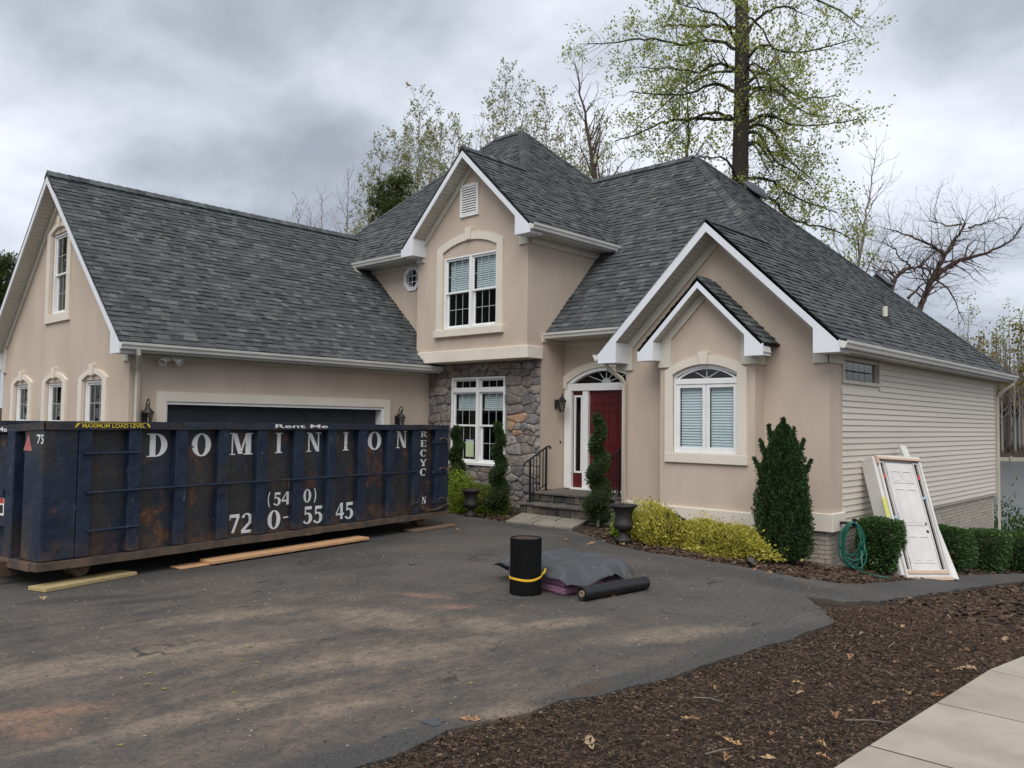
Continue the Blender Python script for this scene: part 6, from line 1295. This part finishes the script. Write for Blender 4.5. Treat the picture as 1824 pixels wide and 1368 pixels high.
def tree(name, x, y, h, r, label, P, leafm, per, lsize, seedv, cat='tree', group=None, lean=(0, 0), spread=.08, bark='bark_pale', zb=None, crownname='crown'):
    R = random.Random(seedv); z = ground_h(x, y) if zb is None else zb; t = thing(name, label, cat, (x, y, z), group); tw = MB(); lv_ = [] if leafm else None
    n = P.get('nst', 16); pts = []; rad = []; p = Vector((x, y, z - .2))
    for i in range(n + 1):
        s = i / n; pts.append(Vector((x + lean[0] * s ** 1.3 + R.gauss(0, .05) * s * h * .05, y + lean[1] * s ** 1.3 + R.gauss(0, .05) * s * h * .05, z - .2 + s * h))); rad.append(r * (1 - .93 * s))
        if s > P.get('clear', .3):
            for k in range(P.get('whorl', 2)):
                a = R.uniform(0, 6.283); el = math.radians(R.uniform(*P.get('el', (35, 65)))); d = Vector((math.cos(a) * math.cos(el), math.sin(a) * math.cos(el), math.sin(el)))
                grow(tw, lv_, pts[-1].copy(), d, h * R.uniform(.12, .24) * (1.22 - s) * P.get('wide', 1), max(rad[-1] * .5, .014), 1, P, R)
    b = MB(); b.tube(pts, rad, 8); b.build('trunk', bark, t, smooth=True); tw.build('branches', bark, t, fix=False)
    if leafm: leaves_out(crownname, lv_, leafm, t, per, spread, lsize, seedv, .8)
    return t
GB = 'budding trees behind the house'
def atp(u, d):
    r_ = (u - 912) / FPX * d; return (r_ * cy - d * sy, r_ * sy + d * cy)
zt = lambda v, d, u: 1.85 + (753 + .0131 * (u - 912) - v) / FPX * d
PS = dict(PB, el=(45, 74), clear=.55, whorl=3, wide=1.0)
for i, (u, d, v, lm, lab) in enumerate((
    (737, 42, 172, 'bud_leaf', 'tallest pale budding tree left of the upper gable'), (800, 45, 222, 'bud_leaf', 'pale budding tree just left of the upper gable peak'), (668, 45, 262, 'bud_leaf', 'thin budding tree above the end of the garage ridge'),
    (893, 46, 138, 'bud_leaf', 'tall slender twin budding tree above the roof peak'), (922, 47, 150, 'bud_leaf', 'slender tree just right of the one above the roof peak'), (968, 41, 178, 'bud_leaf', 'small budding tree right of the roof peak'),
    (1003, 44, 185, 'bud_leaf', 'budding tree between the roof peak and the leaning bare tree'), (850, 48, 215, None, 'bare thin tree between the gable peak and the roof peak'), (700, 47, 240, 'bud_leaf', 'budding tree behind the dark pine'),
    (760, 40, 235, 'bud_leaf', 'greenest budding tree touching the gable edge'), (1060, 45, 215, 'bud_leaf', 'budding tree seen through the leaning bare tree'), (650, 50, 300, 'bud_leaf', 'low budding tree directly left of the pine crown'), (778, 50, 210, 'bud_leaf', 'budding tree between the tallest one and the gable'), (818, 43, 250, 'bud_leaf', 'low leafy tree right behind the gable peak'), (875, 43, 190, 'bud_leaf', 'shorter budding tree left of the slender twin'), (945, 49, 170, 'bud_leaf', 'faint tree close right of the slender twin trunks'), (1030, 48, 200, 'bud_leaf', 'faint budding tree at the foot of the leaning tree'), (720, 52, 215, 'bud_leaf', 'faint tree left of the tallest budding one'))):
    x, y = atp(u, d); z = ground_h(x, y); tree('budding_tree', x, y, zt(v, d, u) - z, .13, lab, PS, lm, 2, .12, 40 + i, group=GB)
for i, (u, d, v, lab) in enumerate(((522, 50, 345, 'leftmost bare tree above the garage ridge'), (566, 52, 338, 'second bare tree above the garage ridge'), (612, 47, 300, 'bare tree left of the dark pine'), (545, 56, 365, 'small bare tree between the two at the garage ridge'))):
    x, y = atp(u, d); z = ground_h(x, y); tree('bare_tree', x, y, zt(v, d, u) - z, .15, lab, dict(PB, el=(35, 65), wide=1.1, clear=.55), None, 1, .1, 60 + i, group='bare trees above the garage ridge')
x, y = atp(1135, 36); z = ground_h(x, y); tree('leaning_tree', x, y, zt(95, 36, 1030) - z, .30, 'bare brown tree leaning left behind the main ridge', dict(PB, el=(40, 70), clear=.45, wide=1.1), None, 1, .1, 71, lean=(-2.1, -1.9), bark='bark_brown')
x, y = atp(1224, 34); z = ground_h(x, y); tree('young_tulip_tree', x, y, zt(90, 34, 1224) - z, .22, 'smaller green leafed tree left of the big trunk', dict(PB, el=(15, 50), wide=1.2, clear=.45, wob=.14), 'spring_leaf', 1, .14, 72, bark='bark', spread=.1)
x, y = atp(1480, 38); z = ground_h(x, y); tree('grey_bare_tree', x, y, zt(255, 38, 1560) - z, .2, 'grey bare tree behind the right side of the green tree', dict(PB, el=(25, 60), wide=1.2, clear=.45), None, 1, .1, 73, lean=(1.6, 1.5))
# pine
def pine(u, d, v, label, wide, seedv, h0=.45):
    x, y = atp(u, d); pine_at(x, y, zt(v, d, u) - ground_h(x, y), label, wide, seedv, h0)
def pine_at(x, y, h, label, wide, seedv, h0):
    z = ground_h(x, y); R = random.Random(seedv); t = thing('pine_tree', label, 'tree', (x, y, z), 'dark pines behind the garage'); tw = MB(); P_, D_l = [], []
    for i in range(34):
        s = h0 + (1 - h0) * (i / 34) ** .9; a = R.uniform(0, 6.28); L = wide * (1.12 - s) / (1.12 - h0) * R.uniform(.7, 1.1) + .3; p = Vector((x, y, z + s * h)); pts = [p.copy()]; dd = Vector((math.cos(a), math.sin(a), R.uniform(.0, .5)))
        for k in range(5): dd = (dd + Vector((R.gauss(0, .15), R.gauss(0, .15), .08))).normalized(); p = p + dd * L / 5; pts.append(p.copy())
        tw.tube(pts, [.05, .04, .03, .025, .02, .012], 5, cap=False)
        for q in pts[2:]:
            for k in range(5):
                c = q + Vector((R.gauss(0, .28), R.gauss(0, .28), R.gauss(.08, .18)))
                for j in range(22): dv = Vector((R.gauss(0, 1), R.gauss(0, 1), R.gauss(.5, .8))); P_.append(tuple(c + dv * .05)); D_l.append(tuple(dv))
    b = MB(); b.tube([(x, y, z - .2), (x, y, z + h)], [.2, .03], 8); b.build('trunk', 'bark', t); tw.build('branches', 'bark', t, fix=False); leaf_mesh('crown', P_, D_l, NR.uniform(.14, .26, len(P_)), 'pine_needle', t, wid=.22)
pine(690, 39, 318, 'dark green pine behind the left roof hip', 1.9, 5); pine(-6, 40, 470, 'dark pine peeking past the left edge of the garage', 1.6, 6)
for k, (px_, py_) in enumerate(((-36, -1.5), (-39, 1.2), (-42, -2.2), (-46, 1.5))):
    pine_at(px_, py_, 11 + k, 'dark pine outside the left edge mirrored in the garage windows', 2.6, 50 + k, .06)
# crooked bare tree at right
CRK = [[(-0.9, 3.0), (-0.19, 6.56), (0.13, 7.24), (0.32, 7.75), (0.57, 8.2), (0.86, 8.65), (1.15, 9.23), (1.56, 9.68), (1.63, 9.94)], [(0.32, 7.75), (0.76, 8.07), (1.34, 8.46), (2.04, 8.6), (2.68, 8.83), (3.38, 9.19), (3.79, 9.71)], [(0.86, 8.65), (0.38, 8.96), (-0.13, 9.21), (-0.83, 9.46), (-1.47, 9.64)], [(-1.9, 4.5), (-1.28, 7.41), (-1.09, 7.8), (-0.64, 8.09), (-0.13, 8.16), (0.25, 8.0)], [(-0.13, 8.16), (0.06, 8.45), (0.38, 8.83)], [(-0.58, 8.12), (-0.64, 8.31), (-1.02, 8.43), (-1.21, 8.88), (-1.66, 9.06)], [(-1.28, 7.89), (-1.91, 7.91), (-2.3, 8.03)], [(-0.7, 6.91), (-0.26, 7.36), (0.32, 7.75)], [(0.25, 7.75), (0.76, 7.37), (1.08, 6.8), (1.34, 5.91)], [(1.63, 9.94), (0.89, 9.86), (0.25, 10.04)], [(1.56, 9.68), (2.17, 9.81), (2.81, 10.08)]]
def crooked():
    R = random.Random(33); x, y = atp(1650, 32); root = Vector((x, y, ground_h(x, y))); t = thing('crooked_bare_tree', 'leafless brown tree with crooked spreading limbs above the right roof edge', 'tree', tuple(root)); b = MB(); tw = MB()
    P = dict(seg=.22, wob=.2, lift=(0, .02, .03, .03), depth=3, dens=(.6, .65, .6), ang=(25, 65), ratio=(.4, .68), rmin=.0055, per_node=3, node_p=.55, len=(.6, 1.5), nodez=.2)
    b.tube([tuple(root + Vector((-.6, -.3, -.2))), tuple(limb_path(root, [CRK[0][0]], 0)[0])], [.22, .19], 9)
    b.tube([tuple(root + Vector((-.6, -.3, .8))), tuple(limb_path(root, [CRK[3][0]], 0)[0])], [.17, .13], 9)
    for i, c in enumerate(CRK):
        P['node_p'] = .12 if i in (7,) else .55
        dress(tw, None, limb_path(root, c, R.uniform(-.3, .3) if i > 3 else 0.0), (.13, .10, .065, .11, .05, .05, .045, .06, .045, .04, .045)[i], P, R)
    b.build('trunk', 'bark_brown', t, smooth=True); tw.build('branches', 'bark_brown', t, fix=False)
crooked()
# ------------------------------------------------------------------ far shore
FS = dict(seg=1.3, wob=.12, lift=(.02, .05, .05), depth=2, dens=(.8, .6), ang=(22, 55), ratio=(.35, .6), rmin=.025, bare=.15, leafdepth=1, el=(35, 70), clear=.30, whorl=2)
GS = 'trees on the far shore'
for i, (u, d, v, lm, wide, lab) in enumerate((
    (1727, 158, 545, 'bud_leaf', 1.5, 'round pale tree on the far shore above the roof edge'), (1800, 165, 548, 'bud_leaf', 1.1, 'tall thin budding tree on the far shore at the right edge'), (1822, 160, 560, 'bud_leaf', 1.2, 'far shore tree cut by the right picture edge'),
    (1745, 156, 615, 'tan_leaf', 1.9, 'yellow brown tree on the far shore beyond the roof corner'), (1768, 158, 622, 'tan_leaf', 1.7, 'second yellow brown far shore tree nearer the downspout'), (1785, 155, 640, None, .9, 'bare far shore trunk beside the downspout'),
    (1796, 157, 600, None, 1.0, 'bare far shore tree standing behind the grey house'), (1808, 154, 630, None, .9, 'bare far shore trunk in front of the grey house'), (1816, 159, 585, 'tan_leaf', 1.0, 'tan far shore tree right of the grey house'),
    (1700, 163, 600, 'bud_leaf', 1.4, 'pale far shore tree showing over the right roof slope'), (1778, 170, 590, 'bud_leaf', 1.2, 'pale far shore tree rising behind the yellow brown ones'), (1790, 172, 575, 'bud_leaf', 1.1, 'faint tall far shore tree behind the tan ones'),
    (1840, 160, 570, 'bud_leaf', 1.3, 'far shore tree just outside the right edge'), (1858, 158, 600, 'tan_leaf', 1.4, 'tan far shore tree outside the right edge'), (1660, 165, 640, 'tan_leaf', 1.5, 'tan far shore tree hidden by the roof'))):
    x, y = atp(u, d); z = ground_h(x, y); tree('far_shore_tree', x, y, zt(v, d, u) - z, .26, lab, dict(FS, wide=wide), lm, 3 if lm == 'tan_leaf' else 2, .55 if lm == 'tan_leaf' else .42, 90 + i, group=GS, spread=.45, bark='bark_pale' if i % 3 else 'bark_brown')
R = random.Random(77); tk = MB()
for k in range(260):
    u = R.uniform(1600, 2000); d = R.uniform(158, 215); x, y = atp(u, d); z = ground_h(x, y); h = R.uniform(15, 24); lx, ly = R.gauss(0, .7), R.gauss(0, .7)
    tk.tube([(x, y, z - .3), (x + lx * .5, y + ly * .5, z + h * .5), (x + lx, y + ly, z + h)], [.22, .15, .03], 5, cap=False)
    for j in range(9):
        s = R.uniform(.35, .95); a = R.uniform(0, 6.28); L = R.uniform(1.5, 4.5) * (1.2 - s); tk.tube([(x + lx * s, y + ly * s, z + h * s), (x + lx * s + math.cos(a) * L, y + ly * s + math.sin(a) * L, z + h * s + L * 1.1)], [.06, .02], 3, cap=False)
tag(tk.build('distant_wood', 'wood_grey', None, fix=False), 'mass of bare trunks of the wood across the lake', 'wood', kind='stuff')
x, y = atp(1812, 172); z = ground_h(x, y)
fh = thing('lake_house', 'dark grey house among bare trees across the lake', 'house', (x, y, z)); HF = FR(Vector((x, y, z)), Rt, Up, -Fh)
MB(HF).box(-6, 5, -.5, 6.2, -8, 0).build('wall', 'far_house_paint', fh); MB(HF).prism([(-6.6, 6.1), (5.6, 6.1), (-.5, 9.6)], -8.5, .6).build('roof', 'roof_deck', fh)
for a0 in (-4.8, -2.4, .2, 2.8):
    for b0 in (.8, 3.7): w = MB(HF).ring(a0, a0 + 1.3, b0, b0 + 1.6, .12, .0, .06).build('window', 'white_frame', fh); MB(HF).box(a0 + .12, a0 + 1.18, b0 + .12, b0 + 1.48, .0, .02).build('pane', 'dark_room', w)
sw = thing('seawall', 'low pale timber seawall along the far shore', 'wall', (*atp(1800, 141), -3.5))
for k in range(14):
    p, q = atp(1500 + k * 50, 141), atp(1550 + k * 50 - 1.2, 141); b = MB(); b.prism([p, q, (q[0] - .3, q[1] + .4), (p[0] - .3, p[1] + .4)], -4.4, -2.95); b.build('seawall_panel', 'seawall', sw)
    b = MB(); b.tube([(*atp(1500 + k * 50, 140.7), -4.5), (*atp(1500 + k * 50, 140.7), -2.7)], .16, 6); b.build('post', 'seawall', sw)
# ------------------------------------------------------------------ mulch chips, dry leaves, litter
def inpoly(x, y, P):
    c = False; j = len(P) - 1
    for i in range(len(P)):
        if (P[i][1] > y) != (P[j][1] > y) and x < (P[j][0] - P[i][0]) * (y - P[i][1]) / (P[j][1] - P[i][1]) + P[i][0]: c = not c
        j = i
    return c
def chips(n, box, test, seedv, s0=.018, s1=.07):
    r = random.Random(seedv); b = MB(); k = 0; tries = 0
    while k < n and tries < n * 6:
        tries += 1; x, y = r.uniform(box[0], box[1]), r.uniform(box[2], box[3])
        if not test(x, y): continue
        k += 1; L = r.uniform(s0, s1) * r.choice((.5, .7, 1, 1.3)); w_ = L * r.uniform(.06, .34); a = r.uniform(0, 6.283); z = ground_h(x, y) - .025 + r.uniform(0, .03); tl = r.uniform(-.35, .35); rl = r.uniform(-.6, .6) * w_
        ux, uy = math.cos(a) * L / 2, math.sin(a) * L / 2; vx, vy = -math.sin(a) * w_ / 2, math.cos(a) * w_ / 2; dz = tl * L / 2
        i = len(b.v); b.v += [(x - ux - vx, y - uy - vy, z - dz - rl), (x + ux - vx, y + uy - vy, z + dz - rl), (x + ux + vx, y + uy + vy, z + dz + rl), (x - ux + vx, y - uy + vy, z - dz + rl)]; b.f.append((i, i + 1, i + 2, i + 3))
    return b
EDGE = lambda y: -1.63 - max(0, (8.1 - y)) * 0.05 if y < 8.1 else -1.63 + (y - 8.1) * .02
t_main = lambda x, y: x < EDGE(y) - .01 and not inpoly(x, y, DRIVE) and y > .8 and x - y * .25 > -5.6
cb = chips(125000, (-3.8, -1.6, .8, 9.8), t_main, 1, .006, .028); c2 = chips(9000, (-3.5, -1.5, 9.8, 20), lambda x, y: x < EDGE(y) - .01 and not inpoly(x, y, DRIVE), 2, .03, .08)
c3 = chips(9000, (-9.2, -4.1, 9.9, 13.05), lambda x, y: not inpoly(x, y, DRIVE) and not (x < -8.9 and y > 11.2), 3, .03, .08); c4 = chips(3500, (-13.6, -10.7, 11.2, 13.05), lambda x, y: not inpoly(x, y, DRIVE), 4, .03, .08); c5 = chips(3000, (-5.2, -4.0, 10.3, 24), lambda x, y: not inpoly(x, y, DRIVE), 5, .03, .09)
strays = chips(260, (-4.4, -3.1, 1.2, 8.4), lambda x, y: inpoly(x, y, DRIVE) and r2.random() < math.exp(-((x + 3.45) ** 2) / .12), 6, .008, .026)
for v_ in range(len(strays.v)): strays.v[v_] = (strays.v[v_][0], strays.v[v_][1], .004 + (v_ % 4) * .002)
for o_ in (c2, c3, c4, c5, strays):
    k0 = len(cb.v); cb.v += o_.v; cb.f += [tuple(k0 + q for q in f_) for f_ in o_.f]
tag(cb.build('mulch', 'mulch_chip', None, fix=False), 'dark brown shredded bark mulch covering the beds', 'mulch', kind='stuff')
gb = chips(5200, (-9.5, -3.1, .6, 9.8), lambda x, y: inpoly(x, y, DRIVE), 8, .005, .015)
for v_ in range(len(gb.v)): gb.v[v_] = (gb.v[v_][0], gb.v[v_][1], .003 + (v_ % 4) * .0022)
mat('grit', None, (.8, .8, .8), rnd='isl', cols=[(.32, .28, .23), (.20, .17, .14), (.42, .38, .32), (.10, .085, .07)], rough=.9)
tag(gb.build('grit', 'grit', None, fix=False), 'fine pale grit and bark crumbs scattered over the asphalt', 'grit', kind='stuff')
LEAF = [[-2.54, 6.67], [-2.59, 5.74], [-2.43, 5.6], [-1.98, 6.25], [-1.9, 6.06], [-1.74, 6.31], [-2.02, 5.7], [-2.08, 5.25], [-2.27, 4.78], [-2.01, 4.76], [-2.06, 4.37], [-1.94, 4.6], [-2.26, 4.16], [-2.0, 7.83], [-2.92, 10.31], [-2.63, 8.26], [-1.93, 6.77], [-1.8, 6.95], [-1.72, 7.03], [-1.94, 8.98], [-2.22, 6.83], [-2.72, 4.58], [-2.69, 4.65], [-2.3, 4.44], [-3.0, 3.9], [-2.9, 5.2], [-2.75, 7.6], [-2.3, 8.5]]
DLEAF = [[-8.33, 10.25], [-7.72, 10.21], [-7.43, 10.54], [-10.62, 11.34], [-10.24, 9.71], [-9.17, 2.94], [-3.67, 3.69], [-5.24, 7.29], [-4.93, 10.34], [-5.13, 10.33]]
def leaf_obj(seedv, s):
    r = random.Random(seedv); pts = []; lob = ((0, .02), (.10, .05), (.16, .16), (.34, .20), (.24, .32), (.30, .48), (.42, .58), (.22, .62), (.20, .76), (.12, .84), (0, 1.0))
    R_ = [(x_ * .62 * s * r.uniform(.7, 1.2), y_ * s) for x_, y_ in lob]; Lf = [(-x_ * r.uniform(.8, 1.15), y_) for x_, y_ in R_[1:-1]][::-1]
    P = R_ + Lf; b = MB(); c = [b.p(0, y_ * s, s * (.10 * math.sin(y_ * 3.6 + seedv))) for y_ in (.2, .5, .8)]
    n = len(P); idx = [b.p(x_, y_, abs(x_) * r.uniform(.3, 1.0) + s * .10 * math.sin(3.6 * y_ / s + seedv)) for x_, y_ in P]
    for k in range(n):
        y_ = (P[k][1] + P[(k + 1) % n][1]) / 2 / s; m_ = c[0] if y_ < .35 else (c[1] if y_ < .66 else c[2]); b.f.append((idx[k], idx[(k + 1) % n], m_))
    b.f += [(c[0], c[1], idx[5]), (c[1], c[2], idx[8])]
    me = bpy.data.meshes.new('dry_leaf'); me.from_pydata(b.v, [], b.f); me.materials.append(MATS['dry_leaf']); return me
LM = [leaf_obj(k, 1.0) for k in range(5)]
r2 = random.Random(12)
def put_leaf(x, y, s, lab, grp, dz):
    o = bpy.data.objects.new('dry_leaf', r2.choice(LM)); COL.objects.link(o); o.location = (x, y, ground_h(x, y) + dz); o.rotation_euler = (r2.uniform(-.25, .25), r2.uniform(-.25, .25), r2.uniform(0, 6.28)); o.scale = (s, s, s); tag(o, lab, 'leaf', grp)
for x, y in LEAF: put_leaf(x, y, r2.uniform(.07, .14), 'curled tan oak leaf on the mulch close to the concrete walk' if x > EDGE(y) - .32 else ('curled tan oak leaf on the mulch close to the driveway edge' if x < -2.6 else 'curled tan oak leaf lying out in the middle of the mulch bed'), 'dry leaves on the mulch', .022)
for x, y in DLEAF: put_leaf(x, y, r2.uniform(.10, .17), 'dry tan leaf lying on the black asphalt', 'dry leaves on the asphalt', .008)
CAT = [[-6.17, 3.53], [-5.88, 3.3], [-5.75, 3.35], [-6.03, 2.66], [-5.8, 2.54], [-5.62, 2.58], [-5.22, 2.88], [-5.41, 3.21], [-5.41, 3.86], [-5.84, 5.78], [-4.84, 4.05], [-4.24, 4.15], [-4.83, 1.98]]
b = MB()
for k in range(26):
    a = k * 2.4; rr_ = .3 + .02 * k; b.tube([(.25 * math.cos(a) * rr_, .25 * math.sin(a) * rr_, .03), (.9 * math.cos(a) * rr_, .9 * math.sin(a) * rr_, .12 + .3 * (k % 3) / 3), (1.1 * math.cos(a + .5) * rr_, 1.1 * math.sin(a + .5) * rr_, .05 + .2 * (k % 2))], .09, 4)
cm = bpy.data.meshes.new('catkin_clump'); cm.from_pydata([tuple(v_) for v_ in b.v], [], b.f); cm.materials.append(MATS['catkin'])
for x, y in CAT:
    o = bpy.data.objects.new('catkin_clump', cm); COL.objects.link(o); o.location = (x, y, .003); s = r2.uniform(.012, .024); o.scale = (s, s * 1.3, s * .8); o.rotation_euler = (0, 0, r2.uniform(0, 6)); tag(o, 'small yellow green catkin clump fallen on the asphalt', 'catkin', 'catkins fallen on the asphalt')
b = MB(); b.prism([(-3.94, 3.42), (-3.90, 3.40), (-3.86, 3.42), (-3.80, 3.41), (-3.79, 3.47), (-3.82, 3.49), (-3.81, 3.53), (-3.90, 3.50)], .002, .006); tag(b.build('shingle_scrap', 'tarp', None), 'dark broken shingle scrap on the asphalt near the mulch', 'scrap')
TW = [((-2.05, 5.3), .28, .6), ((-2.75, 6.9), .22, 2.0), ((-2.4, 4.2), .2, 1.2), ((-2.15, 6.5), .18, 2.8), ((-2.95, 5.0), .2, .3), ((-2.45, 7.3), .24, 1.7)]
for (x, y), L, a in TW:
    b = MB(); b.tube([(x, y, ground_h(x, y) + .01), (x + L * .5 * math.cos(a) + .02, y + L * .5 * math.sin(a), ground_h(x, y) + .025), (x + L * math.cos(a), y + L * math.sin(a), ground_h(x, y) + .012)], [.004, .003, .002], 4); tag(b.build('twig', 'bark_pale', None), 'thin pale twig lying on the dark mulch', 'twig', 'twigs on the mulch')
# low broadleaf plant at the left edge
x, y = -8.06, 2.02
pl = thing('edge_plant', 'dark green leaf tip of a plant at the left edge', 'plant', (x, y, 0))
Pp, Dd = [], []
for k in range(26): a = rng.uniform(0, 6.28); s = rng.uniform(.02, .16); Pp.append((x + s * math.cos(a), y + s * math.sin(a), rng.uniform(.05, .42))); Dd.append((math.cos(a), math.sin(a), rng.uniform(-.3, .5)))
leaf_mesh('foliage', Pp, Dd, NR.uniform(.09, .15, 26), 'boxwood', pl, wid=.5); b = MB(); b.tube([(x, y, -.02), (x + .02, y, .4)], .01, 5); b.build('stem', 'bark', pl)
